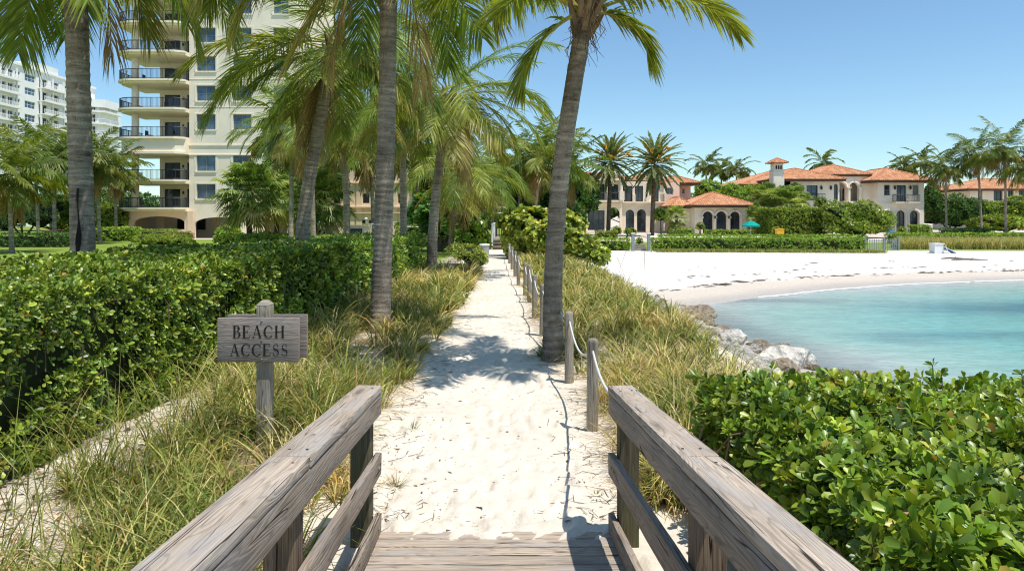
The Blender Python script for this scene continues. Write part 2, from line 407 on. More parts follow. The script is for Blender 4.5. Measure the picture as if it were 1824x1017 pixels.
L(nt, c, b.inputs['Base Color']); b.inputs['Roughness'].default_value = 0.95; b.inputs['Specular IOR Level'].default_value = 0.1
ad = N(nt, 'ShaderNodeMath', operation='ADD'); L(nt, f1, ad.inputs[0]); L(nt, f3, ad.inputs[1])
ad2 = N(nt, 'ShaderNodeMath', operation='ADD'); L(nt, ad.outputs[0], ad2.inputs[0]); L(nt, f2, ad2.inputs[1])
bump(nt, b, ad2.outputs[0], 0.40, 0.015)
struct('ground', sg, mg, True)

# ------------------------------------------------------------------ water
wx = axis(4, 420, 4.2, 26, 0.16, 1.05); wy = axis(-60, 40, 10, 36.2, 0.16, 1.06)
X, Y = np.meshgrid(wx, wy); S_ = -shore_dist(X, Y)
dn = fbm(X * 0.25, Y * 0.35, 61, 3); dn2 = fbm(X * 0.09, Y * 0.2, 67, 3)
dd = S_ + 2.2 * (dn - 0.5)
stops = [-1, 0.5, 2.2, 5.5, 11.0, 30.0]
cols = np.array([(0.46, 0.43, 0.38), (0.40, 0.44, 0.40), (0.30, 0.45, 0.39), (0.18, 0.41, 0.37), (0.13, 0.37, 0.345), (0.09, 0.31, 0.31)])
C = np.stack([np.interp(dd, stops, cols[:, k]) for k in range(3)], -1)
patch = np.exp(-(((X - 17.5) / 4.2) ** 2 + ((Y - 22.3) / 1.6) ** 2)) * (0.4 + 1.2 * dn) + 0.5 * sst(0.58, 0.7, dn2) * sst(1.5, 4, S_)
C = blend(C, np.clip(patch, 0, 0.8), (0.028, 0.13, 0.18))
rk = np.exp(-((S_ - 0.4) / 0.9) ** 2) * sst(22.5, 20.5, Y) * 0.8; C = blend(C, rk * (0.3 + dn), (0.06, 0.10, 0.10))
gr = np.exp(-(((X - 9.5) / 2.6) ** 2 + ((Y - 24.3) / 0.7) ** 2)) * 0.7; C = blend(C, gr * (0.2 + 1.3 * dn), (0.11, 0.15, 0.155))
sw = Soup(); ny, nx = X.shape
i = np.arange(ny - 1)[:, None] * nx; j = np.arange(nx - 1)[None, :]
fq = np.stack([i + j, i + j + 1, i + nx + j + 1, i + nx + j], -1).reshape(-1, 4)
keep = (S_.ravel()[fq] > -0.9).any(1)
zz = -1.2 + 0.012 * (fbm(X * 1.1, Y * 2.2, 71, 3) - 0.5)
sw.add(np.stack([X, Y, zz], -1), fq[keep], C.reshape(-1, 3))
mw, nt, b = newmat('turquoise_water')
at = N(nt, 'ShaderNodeAttribute', attribute_name='Col'); oc = coords(nt, 'Object', (0.55, 1.5, 1))
w1 = noise_n(nt, oc, 1.6, 5, 0.6, 0.8); w2 = noise_n(nt, oc, 6.5, 4, 0.6, 0.5)
c = mixc(nt, 1.0, at.outputs['Color'], ramp(nt, w1, [(0.34, 0.88), (0.62, 1.10)]), 'MULTIPLY')
c = mixc(nt, 1.0, c, ramp(nt, w2, [(0.34, 0.90), (0.66, 1.10)]), 'MULTIPLY')
L(nt, c, b.inputs['Base Color']); b.inputs['Roughness'].default_value = 0.16; b.inputs['IOR'].default_value = 1.33
b.inputs['Specular IOR Level'].default_value = 0.32
ad = N(nt, 'ShaderNodeMath', operation='ADD'); L(nt, w1, ad.inputs[0]); L(nt, w2, ad.inputs[1])
bump(nt, b, ad.outputs[0], 0.24, 0.08)
struct('sea_water', sw, mw, True)

# thin foam line where the water meets the beach
def shore_pts(y0, y1, n):
    seg = np.linalg.norm(np.diff(SHORE, axis=0), axis=1); cum = np.concatenate([[0], np.cumsum(seg)])
    P = [np.array([np.interp(t, cum, SHORE[:, 0]), np.interp(t, cum, SHORE[:, 1])]) for t in np.linspace(y0, y1, n)]
    return np.array(P), cum
_, cum = shore_pts(0, 1, 2)
P, _ = shore_pts(cum[10] - 0.2, cum[15] - 5, 420)
for _k in range(20): P[1:-1] = (P[:-2] + 2 * P[1:-1] + P[2:]) / 4
T = np.gradient(P, axis=0); T /= np.linalg.norm(T, axis=1)[:, None]; NN = np.stack([T[:, 1], -T[:, 0]], 1)
sf = Soup(); t = np.arange(len(P))
for off, wd, sd, thr in ((0.05, 0.12, 3, 0.22),):
    a = fbm(t * 0.09, t * 0 + sd, sd, 3); o = off + 0.35 * (fbm(t * 0.04, t * 0 + 4.4, sd + 1, 3) - 0.5)
    w = wd * np.clip((a - thr) * 7, 0, 1.3)
    z = np.full(len(P), -1.188) + (0.02 if off < 0 else 0)
    A = np.column_stack([P + NN * o[:, None], z]); B = np.column_stack([P + NN * (o + w)[:, None], z])
    mid = np.column_stack([P + NN * (o + w * 0.5)[:, None], z + 0.02])
    V = np.vstack([A, mid, B]); n = len(P); k = np.arange(n - 1); kk = k[(w[:-1] > 0.005) | (w[1:] > 0.005)]
    sf.add(V, [np.stack([kk, kk + 1, n + kk + 1, n + kk], 1), np.stack([n + kk, n + kk + 1, 2 * n + kk + 1, 2 * n + kk], 1)], (0.85, 0.86, 0.85))
struct('foam', sf, m_attr('foam', 0.8, 18, 0.15), True)

# dark seaweed line drying on the beach
sk = Soup()
def scatter_bits(S, pts, size, cols, flat=0.35, rot=None):
    for (x, y, z), s in zip(pts, size):
        n = 6; th = np.arange(n) * 2 * PI / n + R.random()
        rr = s * (0.5 + R.random(n)); e = 1.4 + 1.8 * R.random(); ca = R.random() * PI if rot is None else rot + R.normal(0, 0.25)
        u = rr * np.cos(th) * e; v = rr * np.sin(th) * 0.8
        V = np.column_stack([x + u * math.cos(ca) - v * math.sin(ca), y + u * math.sin(ca) + v * math.cos(ca), z + 0.004 + 0 * u])
        V = np.vstack([V, [(x, y, z + s * flat)]])
        S.add(V, np.array([(k, (k + 1) % n, n) for k in range(n)]), np.array(cols[R.integers(len(cols))]) * (0.7 + 0.6 * R.random()))
pts, sz = [], []
for off, dens, amp in ((2.6, 300, 0.5), (4.6, 130, 0.9), (7.6, 24, 1.6)):
    for _ in range(dens):
        t = R.random() ** 1.25; Pk, _c = shore_pts(cum[7] + 0.5 + t * (cum[14] - cum[7]), 0, 1)
        q = Pk[0]; i0 = np.argmin(np.linalg.norm(P - q, axis=1)); nn = -NN[i0]
        if vn(np.array([t * 46.0]), np.array([off]), 5)[0] < 0.42 and R.random() < 0.85: continue
        x, y = q + nn * (off + R.normal(0, amp * 0.3)); pts.append((x, y, ground_z(x, y))); sz.append(0.03 + 0.11 * R.random() ** 2.5)
scatter_bits(sk, pts, sz, [(0.06, 0.045, 0.03), (0.10, 0.075, 0.05), (0.16, 0.12, 0.085)], 0.4, 0.3)
o = obj('seaweed_wrack', sk.mesh('seaweed_wrack', M['litter'])); tag(o, 'dark dried seaweed strewn in broken lines along the white beach', 'seaweed', kind='stuff')
# leaf litter and twigs on the path
sk = Soup(); pts, sz = [], []
for _ in range(1500):
    y = 3.9 + 17 * R.random() ** 1.7; l, r = path_l(y), path_r(y)
    t = R.random(); t = t if R.random() < 0.45 else (0.5 + (abs(t - 0.5) ** 0.35) * 0.63 * np.sign(t - 0.5))
    x = l + (r - l) * t; pts.append((x, y, float(height(np.array([x]), np.array([y]))[0]))); sz.append(0.0025 + 0.008 * R.random() ** 3)
scatter_bits(sk, pts, sz, [(0.08, 0.06, 0.045), (0.16, 0.10, 0.06), (0.30, 0.17, 0.08), (0.05, 0.04, 0.035)], 0.5)
for _ in range(700):
    y = 1.9 + 6.5 * R.random(); x = -3.3 + 0.95 * R.random() ** 1.3; pts.append((x, y, float(height(np.array([x]), np.array([y]))[0]))); sz.append(0.006 + 0.016 * R.random() ** 2)
scatter_bits(sk, pts[1500:], sz[1500:], [(0.14, 0.09, 0.05), (0.26, 0.16, 0.08), (0.35, 0.24, 0.12), (0.07, 0.05, 0.035)], 0.5)
for _ in range(320):
    y = 3.9 + 9 * R.random() ** 1.5; s = R.random() < 0.5
    x = path_l(y) + R.normal(0.12, 0.16) if s else path_r(y) + R.normal(-0.05, 0.2)
    a = R.random() * PI; ln = 0.03 + 0.09 * R.random(); z = float(height(np.array([x]), np.array([y]))[0]) + 0.006
    sk.tube([(x, y, z), (x + math.cos(a) * ln, y + math.sin(a) * ln, z + 0.01 * R.random()), (x + math.cos(a + 0.5) * ln * 1.9, y + math.sin(a + 0.5) * ln * 1.9, z)], [0.0025, 0.002, 0.001], 4, np.array((0.17, 0.12, 0.075)) * (0.6 + 0.9 * R.random()))
o = obj('leaf_litter', sk.mesh('leaf_litter', M['litter'])); tag(o, 'small dry leaf bits and twigs scattered over the sandy path', 'leaf litter', kind='stuff')

# ------------------------------------------------------------------ boardwalk and handrails
def board(name, parent, mat, a, bpt, w, h, up=(0, 0, 1), bev=0.006, wear=0.0025, seed=0, anchor='c'):
    """a straight board from point a to b; w across, h upwards, its own X axis along the grain"""
    a = Vector(a); e = Vector(bpt); d = e - a; ln = d.length; x = d.normalized(); z = Vector(up); y = z.cross(x).normalized(); z = x.cross(y)
    bm = bmesh.new(); bmesh.ops.create_cube(bm, size=1.0)
    for v in bm.verts: v.co = Vector(((v.co.x + 0.5) * ln, v.co.y * w, v.co.z * h))
    bmesh.ops.bevel(bm, geom=list(bm.edges), offset=bev, segments=2, affect='EDGES', profile=0.5)
    n = max(1, int(ln / 0.06))
    for k in range(1, n):
        bmesh.ops.bisect_plane(bm, geom=bm.verts[:] + bm.edges[:] + bm.faces[:], plane_co=(ln * k / n, 0, 0), plane_no=(1, 0, 0))
    V = np.array([v.co[:] for v in bm.verts]); sx = np.where(V[:, 1] > 0, 1.0, -1.0); sz = np.where(V[:, 2] > 0, 1.0, -1.0)
    dy = sx * (fbm(V[:, 0] * 3.1 + seed * 7, sx * 3.3 + sz * 9.1 + seed, 5, 3) - 0.45) * wear * 2
    dzv = sz * (fbm(V[:, 0] * 2.3 + seed * 3, sx * 1.7 + seed, 8, 3) - 0.45) * wear * 2
    for v, p_, q_ in zip(bm.verts, dy, dzv): v.co.y += p_; v.co.z += q_
    me = bpy.data.meshes.new(name); bm.to_mesh(me); bm.free(); me.materials.append(mat)
    me.polygons.foreach_set('use_smooth', [True] * len(me.polygons))
    try: me.set_sharp_from_angle(angle=math.radians(40))
    except Exception: pass
    o = bpy.data.objects.new(name, me); COL.objects.link(o); o.parent = parent
    mt = Matrix((x, y, z)).transposed().to_4x4(); mt.translation = a
    o.matrix_local = Matrix.Translation(-parent.location) @ mt
    return o
SL = 0.085; YAW = 0.026; YE = 3.86
def dz(y): return 0.02 + SL * (YE - y)
dk = root('boardwalk', 'weathered grey plank boardwalk ending in the sand of the path', 'boardwalk', (-0.1, YE, 0))
y = YE - 0.052; k = 0
while y > -0.6:
    xx = 0.012 * (R.random() - 0.5) + YAW * (YE - y)
    board('plank', dk, M['wood_top'], (-0.765 + xx, y, dz(y) - 0.019 + 0.002 * R.random()), (0.585 + xx, y, dz(y) - 0.019 + 0.002 * R.random()), 0.098, 0.036, (0, SL, 1), 0.004, 0.0015, k)
    y -= 0.1115; k += 1
for sx in (-0.68, -0.09, 0.5):
    board('joist', dk, M['wood_brown'], (sx, YE - 0.02, dz(YE) - 0.08), (sx + YAW * (YE + 0.6), -0.6, dz(-0.6) - 0.08), 0.04, 0.08, (0, SL, 1))
def handrail(sgn, x_in, label):
    rt = root('handrail', label, 'handrail', (x_in, YE, 0), group='boardwalk handrails')
    def X_(o, y=YE): return x_in + sgn * o + YAW * (YE - y)
    def zz(y, h): return h + SL * (YE - y)
    yj = 2.36; th = 0.845
    for q, (ya, yb) in enumerate(((YE, yj + 0.002), (yj - 0.002, -0.55))):
        board('top_rail', rt, M['wood_top'], (X_(0.070, ya), ya, zz(ya, th - 0.022)), (X_(0.070, yb), yb, zz(yb, th - 0.022)), 0.14, 0.045, (0, SL, 1), 0.007, 0.004, 3 + q + (7 if sgn > 0 else 0))
    board('apron_board', rt, M['wood_side'], (X_(0.020), YE - 0.004, zz(YE, 0.742)), (X_(0.020, -0.55), -0.55, zz(-0.55, 0.742)), 0.036, 0.112, (0, SL, 1), 0.006, 0.003, 5)
    board('middle_rail', rt, M['wood_side'], (X_(0.020), YE, zz(YE, 0.405)), (X_(0.020, -0.55), -0.55, zz(-0.55, 0.405)), 0.036, 0.122, (0, SL, 1), 0.006, 0.003, 11)
    board('bottom_rail', rt, M['wood_side'], (X_(0.020), YE, zz(YE, 0.066)), (X_(0.020, -0.55), -0.55, zz(-0.55, 0.066)), 0.036, 0.12, (0, SL, 1), 0.006, 0.003, 17)
    for py in (3.74, 3.66, 2.44, 2.28, 1.2):
        for o_ in (0.035, 0.098):
            S_w = Soup(); p0 = np.array((X_(o_, py), py + 0.01 * R.normal(), zz(py, th + 0.0005))); S_w.tube([p0 - np.array((0, 0, 0.003)), p0 + np.array((0, 0, 0.0012))], 0.0055, 8)
            part('screw', S_w, M['railing'], rt).matrix_local = Matrix.Translation(-rt.location)
    for py, mt in ((3.76, 'wood_post'), (2.36, 'wood_brown'), (1.0, 'wood_brown'), (-0.3, 'wood_brown')):
        board('post', rt, M[mt], (X_(0.040 + 0.054, py), py, -0.4), (X_(0.040 + 0.054, py), py, zz(py, th - 0.0465)), 0.106, 0.106, (0, -1, 0), 0.006, 0.002, int(py * 10))
        for hz in (0.07, 0.405):
            sb = Soup(); p0 = np.array((X_(0.002, py), py, zz(py, hz)))
            sb.tube([p0, p0 + np.array((-sgn * 0.006, 0, 0))], 0.009, 8)
            part('bolt', sb, M['bolt'], rt).matrix_local = Matrix.Translation(-rt.location)
    return rt
HL = handrail(-1, -0.735, 'left weathered wooden handrail of the boardwalk, beside the beach access sign')
HR = handrail(1, 0.541, 'right weathered wooden handrail of the boardwalk, with a rope tied to its end')

# ------------------------------------------------------------------ beach access sign
sgx, sgy = -1.818, 5.03
sr = root('beach_sign', 'grey wooden post sign lettered BEACH ACCESS beside the left handrail', 'sign', (sgx, sgy, 0))
def loc(o): o.matrix_local = Matrix.Translation(-o.parent.location) @ o.matrix_local; return o
board('post', sr, M['wood_rope'], (sgx, sgy, -0.3), (sgx, sgy, 1.15), 0.098, 0.098, (0, -1, 0), 0.007, 0.002, 3)
cap = Soup(); hw = 0.049
V = [(sx * hw, sy * hw, 0) for sx, sy in ((-1, -1), (1, -1), (1, 1), (-1, 1))] + [(sx * 0.02, sy * 0.02, 0.03) for sx, sy in ((-1, -1), (1, -1), (1, 1), (-1, 1))]
cap.add(np.array(V) + np.array((0, 0, 1.1505)), [np.array([(0, 1, 5, 4), (1, 2, 6, 5), (2, 3, 7, 6), (3, 0, 4, 7), (4, 5, 6, 7)])])
part('post_cap', cap, M['wood_rope'], sr)
zb0, zb1 = 0.742, 1.062; xb0, xb1 = -2.137, -1.546
fb = board('sign_board', sr, M['wood_sign'], (xb0, sgy - 0.066, (zb0 + zb1) / 2), (xb1, sgy - 0.066, (zb0 + zb1) / 2), 0.032, zb1 - zb0, (0, 0, 1), 0.004, 0.0012, 2)
board('sign_board', sr, M['wood_sign'], (xb0 + 0.02, sgy + 0.066, (zb0 + zb1) / 2 + 0.005), (xb1 + 0.02, sgy + 0.066, (zb0 + zb1) / 2 + 0.005), 0.032, zb1 - zb0, (0, 0, 1), 0.004, 0.0012, 9)
for dzv in (0.14, 0.0, -0.138):
    sb = Soup(); p0 = np.array((sgx + 0.004, sgy - 0.0815, (zb0 + zb1) / 2 + dzv - 0.001)); sb.tube([p0, p0 + np.array((0, -0.006, 0))], [0.0085, 0.006], 10)
    o = part('bolt', sb, M['bolt'], sr); loc(o)
# serif capitals, drawn as filled strokes in a unit-high cell
def glyph(ch):
    q = []                                      # list of quads / polygons (x, y)
    def bar(x0, y0, x1, y1): q.append([(x0, y0), (x1, y0), (x1, y1), (x0, y1)])
    def slant(xa, ya, xb, yb, w): q.append([(xa - w / 2, ya), (xa + w / 2, ya), (xb + w / 2, yb), (xb - w / 2, yb)])
    def arc(cx, cy, rx, ry, a0, a1, wf, n=22):
        A = np.radians(np.linspace(a0, a1, n)); pr = None
        for a in A:
            w = wf(a); c, s = math.cos(a), math.sin(a)
            cur = ((cx + (rx + w / 2) * c, cy + (ry + min(w, 0.07) / 2) * s), (cx + (rx - w / 2) * c, cy + (ry - min(w, 0.07) / 2) * s))
            if pr: q.append([pr[0], cur[0], cur[1], pr[1]])
            pr = cur
    TH, TN, SF = 0.155, 0.06, 0.045
    def stem(x, serif=0.075, top=True, bot=True):
        bar(x, 0, x + TH, 1)
        if bot: bar(x - serif, 0, x + TH + serif, SF)
        if top: bar(x - serif, 1 - SF, x + TH + serif, 1)
    thick = lambda a: TN + (TH - TN + 0.01) * abs(math.cos(a)) ** 1.5
    if ch == 'B':
        stem(0.1); bar(0.2, 1 - TN, 0.36, 1); bar(0.2, 0.5, 0.38, 0.5 + TN); bar(0.2, 0, 0.38, TN)
        arc(0.36, 0.762, 0.17, 0.238 - 0.02, -90, 90, thick); arc(0.38, 0.262, 0.215, 0.24, -90, 90, thick); w = 0.70
    elif ch == 'E':
        stem(0.1); bar(0.2, 1 - TN, 0.60, 1); bar(0.2, 0.5, 0.48, 0.5 + TN); bar(0.2, 0, 0.63, TN)
        q.append([(0.56, 1), (0.60, 1), (0.615, 0.76), (0.59, 0.76)]); q.append([(0.59, 0), (0.63, 0), (0.665, 0.27), (0.64, 0.27)])
        bar(0.455, 0.40, 0.48, 0.65); w = 0.72
    elif ch == 'A':
        slant(0.11, 0, 0.385, 1, 0.05); slant(0.68, 0, 0.405, 1, 0.135); bar(0.2, 0.32, 0.58, 0.32 + TN); bar(0.0, 0, 0.25, SF); bar(0.53, 0, 0.84, SF); w = 0.84
    elif ch == 'C':
        arc(0.43, 0.5, 0.335, 0.48, 38, 322, lambda a: TN + (TH - TN + 0.01) * max(0, -math.cos(a)) ** 1.2 + 0.02 * max(0, math.cos(a)))
        q.append([(0.70, 0.98), (0.725, 0.98), (0.735, 0.68), (0.705, 0.68)]); q.append([(0.69, 0.80), (0.72, 0.86), (0.72, 0.70), (0.705, 0.68)]); w = 0.79
    elif ch == 'H':
        stem(0.1); stem(0.62); bar(0.2, 0.48, 0.64, 0.48 + TN); w = 0.86
    elif ch == 'S':
        P_ = []
        for t in np.linspace(0, 1, 40):
            if t < 0.5: a = math.radians(30 + (t / 0.5) * 240); P_.append((0.31 + 0.175 * math.cos(a) * (1 if t < .3 else 1), 0.745 + 0.23 * math.sin(a)))
            else: a = math.radians(90 - ((t - 0.5) / 0.5) * 240); P_.append((0.31 + 0.205 * math.cos(a), 0.27 + 0.245 * math.sin(a)))
        P_ = np.array(P_)
        P_[19:22, 1] = np.linspace(P_[18, 1], P_[22, 1], 5)[1:4]; P_[19:22, 0] = np.linspace(P_[18, 0], P_[22, 0], 5)[1:4]
        T_ = np.gradient(P_, axis=0); T_ /= np.linalg.norm(T_, axis=1)[:, None]; N_ = np.stack([-T_[:, 1], T_[:, 0]], 1)
        wv = 0.045 + 0.09 * np.exp(-((np.linspace(0, 1, 40) - 0.5) / 0.17) ** 2)
        for k in range(39):
            q.append([tuple(P_[k] + N_[k] * wv[k] / 2), tuple(P_[k + 1] + N_[k + 1] * wv[k + 1] / 2), tuple(P_[k + 1] - N_[k + 1] * wv[k + 1] / 2), tuple(P_[k] - N_[k] * wv[k] / 2)])
        bar(0.455, 0.70, 0.48, 0.97); bar(0.10, 0.02, 0.125, 0.32); w = 0.62
    return q, w
def text(S, s, cx, z0, hgt, y, sp=0.06):
    gl = [glyph(c) for c in s]; tot = sum(w for _, w in gl) + sp * (len(s) - 1); x = -tot / 2; k = 0
    for polys, w in gl:
        for p in polys:
            yy = y - 0.0002 * (k % 7); k += 1
            S.add([(cx + (x + a) * hgt, yy, z0 + bq * hgt) for a, bq in p], np.array([tuple(range(4))]))
        x += w + sp
tx = Soup(); cxm = (xb0 + xb1) / 2
text(tx, 'BEACH', cxm + 0.005, 0.918, 0.089, sgy - 0.0840, 0.09); text(tx, 'ACCESS', cxm + 0.008, 0.786, 0.089, sgy - 0.0840, 0.08)
loc(part('lettering', tx, M['ink'], sr))

# ------------------------------------------------------------------ rope fence along the path
RP = [(0.677, 5.76, 0.775), (0.62, 7.4, 0.77), (0.46, 10.25, 0.77), (0.395, 11.95, 0.76), (0.36, 14.15, 0.78), (0.30, 15.5, 0.74), (0.17, 17.9, 0.76), (0.09, 20.3, 0.76), (0.0, 23, 0.75), (-0.10, 26, 0.75), (-0.2, 29.5, 0.75)]
words = ['nearest the handrail', 'second from the handrail, just before the leaning palm', 'third along, just behind the leaning palm', 'fourth along the path', 'fifth along the path', 'sixth along the path', 'seventh along the path', 'eighth along the path', 'ninth along the path', 'tenth along the path', 'last before the wooden steps']
for k, (x, y, h) in enumerate(RP):
    g = ground_z(x, y)
    r_ = root('rope_post', 'short grey timber rope post ' + words[k], 'post', (x, y, g), group='rope posts along the sandy path')
    lean = (R.normal(0, 0.012), R.normal(0, 0.012))
    s_ = Soup(); zz_ = np.array([-0.25, 0.0, 0.2, 0.45, h - 0.03, h - 0.008, h]); rr = np.array([0.05, 0.05, 0.049, 0.048, 0.048, 0.043, 0.030])
    s_.tube(np.column_stack([lean[0] * zz_, lean[1] * zz_, zz_]), rr, 14)
    o = part('timber', s_, M['wood_rope'], r_, True)
    # grain along the post
    me = o.data; rot = Matrix.Rotation(PI / 2, 4, 'Y'); me.transform(rot); o.matrix_local = rot.inverted()
    s_ = Soup(); s_.tube([(-0.0, -0.050, h - 0.10), (0, -0.053, h - 0.10)], [0.014, 0.012], 8); part('rope_hole', s_, M['ink'], r_)
def rope(a, b_, sag, label):
    a = np.array(a); b_ = np.array(b_); t = np.linspace(0, 1, 22)
    P = a + (b_ - a) * t[:, None]; P[:, 2] -= sag * 4 * t * (1 - t)
    s_ = Soup(); s_.tube(P - a, 0.0095, 7); o = obj('rope', s_.mesh('rope', M['rope'], True)); o.location = a
    tag(o, label, 'rope', 'ropes strung between the posts'); return o
tops = [np.array((x, y, ground_z(x, y) + h - 0.10)) for x, y, h in RP]
e = np.array((0.0, -0.052, 0)); f = np.array((0.0, 0.05, 0))
rope(tops[0] + e, (0.552, YE + 0.004, 0.80), 0.05, 'white rope running from the nearest post down to the right handrail')
rope(tops[1] + e, tops[0] + f, 0.17, 'white rope sagging between the two nearest posts')
rope((0.60, 8.62, 0.62), tops[1] + f, 0.03, 'short rope from the leaning palm trunk to the second post')
rope(tops[2] + e, (0.575, 8.86, 0.60), 0.10, 'rope from the third post forward to the leaning palm trunk')
ow = ['third and fourth', 'fourth and fifth', 'fifth and sixth', 'sixth and seventh', 'seventh and eighth', 'eighth and ninth', 'ninth and tenth', 'tenth and last']
for k in range(2, len(tops) - 1):
    rope(tops[k + 1] + e, tops[k] + f, 0.14, 'white rope sagging between the %s posts along the path' % ow[k - 2])
# ------------------------------------------------------------------ foliage
def unit(v): return v / (np.linalg.norm(v, axis=-1, keepdims=True) + 1e-9)
TA = (np.array([(0, 0, 0), (.4, -.16, .045), (.4, 0, 0), (.4, .16, .045), (.78, -.255, .055), (.78, 0, -.03), (.78, .255, .055), (1, -.10, -.05), (1, .10, -.05)]),
      [np.array([(0, 2, 1), (0, 3, 2), (4, 5, 7), (5, 6, 8), (5, 8, 7)]), np.array([(1, 2, 5, 4), (2, 3, 6, 5)])])
TB = (np.array([(0, 0, 0), (.6, -.21, .04), (.55, 0, -.01), (.6, .21, .04), (1, 0, -.08)]), [np.array([(0, 2, 1), (0, 3, 2), (1, 2, 4), (2, 3, 4)])])
TC = (np.array([(0, 0, 0), (.55, -.27, .04), (1, 0, -.05), (.55, .27, .04)]), [np.array([(0, 2, 1), (0, 3, 2)])])
TR = (np.array([(0, 0, 0), (.25, -.38, .05), (.25, .38, .05), (.7, -.45, .04), (.7, .45, .04), (1, 0, -.06), (.5, 0, -.04)]),
      [np.array([(0, 6, 1), (0, 2, 6), (1, 6, 3), (2, 4, 6), (3, 6, 5), (6, 4, 5)])])
def leaves(S, P, D, NN_, L_, T, col):
    """instances of leaf template T at P along D with upper side NN_"""
    Wd = np.cross(NN_, D); tv, tf = T; k = len(tv)
    L_ = np.asarray(L_)[:, None, None]
    V = P[:, None, :] + L_ * (tv[None, :, 0:1] * D[:, None, :] + tv[None, :, 1:2] * Wd[:, None, :] + tv[None, :, 2:3] * NN_[:, None, :])
    off = (np.arange(len(P)) * k)[:, None, None]
    fs = [(f[None] + off).reshape(-1, f.shape[1]) for f in tf]
    S.add(V.reshape(-1, 3), fs, np.repeat(col, k, axis=0))
def palette(n, pal, wts, jit=0.18):
    c = np.array(pal)[R.choice(len(pal), n, p=np.array(wts) / sum(wts))]
    return c * (1 + R.normal(0, jit, (n, 1))).clip(0.5, 1.6)
def rosettes(S, P, AX, n, size, T, pal, wts, tilt=(30, 80), jit=0.18, shade=None):
    k = len(P); AX = unit(AX + R.normal(0, 0.22, AX.shape))
    ref = np.where(np.abs(AX[:, 2:3]) < 0.9, np.array([[0, 0, 1.0]]), np.array([[1.0, 0, 0]]))
    A = unit(np.cross(AX, ref)); B = np.cross(AX, A)
    az0 = R.random(k) * 2 * PI; sc = size * (0.75 + 0.5 * R.random(k))
    pc = palette(k, pal, wts, jit)
    for j in range(n):
        az = az0 + j * 2.39996 + R.normal(0, 0.25, k)
        th = np.radians(tilt[0] + (tilt[1] - tilt[0]) * (j + R.random(k)) / n)
        rad = np.cos(az)[:, None] * A + np.sin(az)[:, None] * B
        D = np.cos(th)[:, None] * AX + np.sin(th)[:, None] * rad
        NN_ = unit(np.sin(th)[:, None] * AX - np.cos(th)[:, None] * rad)
        ln = sc * (0.55 + 0.75 * R.random(k))
        c = pc * (1 + R.normal(0, 0.13, (k, 1))).clip(0.6, 1.5)
        od = R.random(k); c = np.where((od < 0.006)[:, None], np.array([[0.30, 0.17, 0.06]]), np.where((od > 0.985)[:, None], np.array([[0.34, 0.30, 0.05]]), c))
        leaves(S, P + rad * 0.05 * ln[:, None] - AX * (0.25 * ln * j / n)[:, None], D, NN_, ln, T, c)
GREEN = [(0.095, 0.15, 0.016), (0.155, 0.21, 0.022), (0.225, 0.27, 0.034), (0.055, 0.095, 0.012), (0.36, 0.28, 0.04)]
GREENW = [4, 4, 2, 3, 0.18]
LIME = [(0.12, 0.19, 0.02), (0.18, 0.25, 0.028), (0.22, 0.33, 0.045), (0.055, 0.125, 0.018), (0.36, 0.30, 0.05)]
LIMEW = [4, 4, 2, 2, 0.15]
DARKG = [(0.035, 0.085, 0.018), (0.055, 0.12, 0.02), (0.09, 0.16, 0.03), (0.025, 0.06, 0.014)]
DARKGW = [3, 3, 1.5, 2]

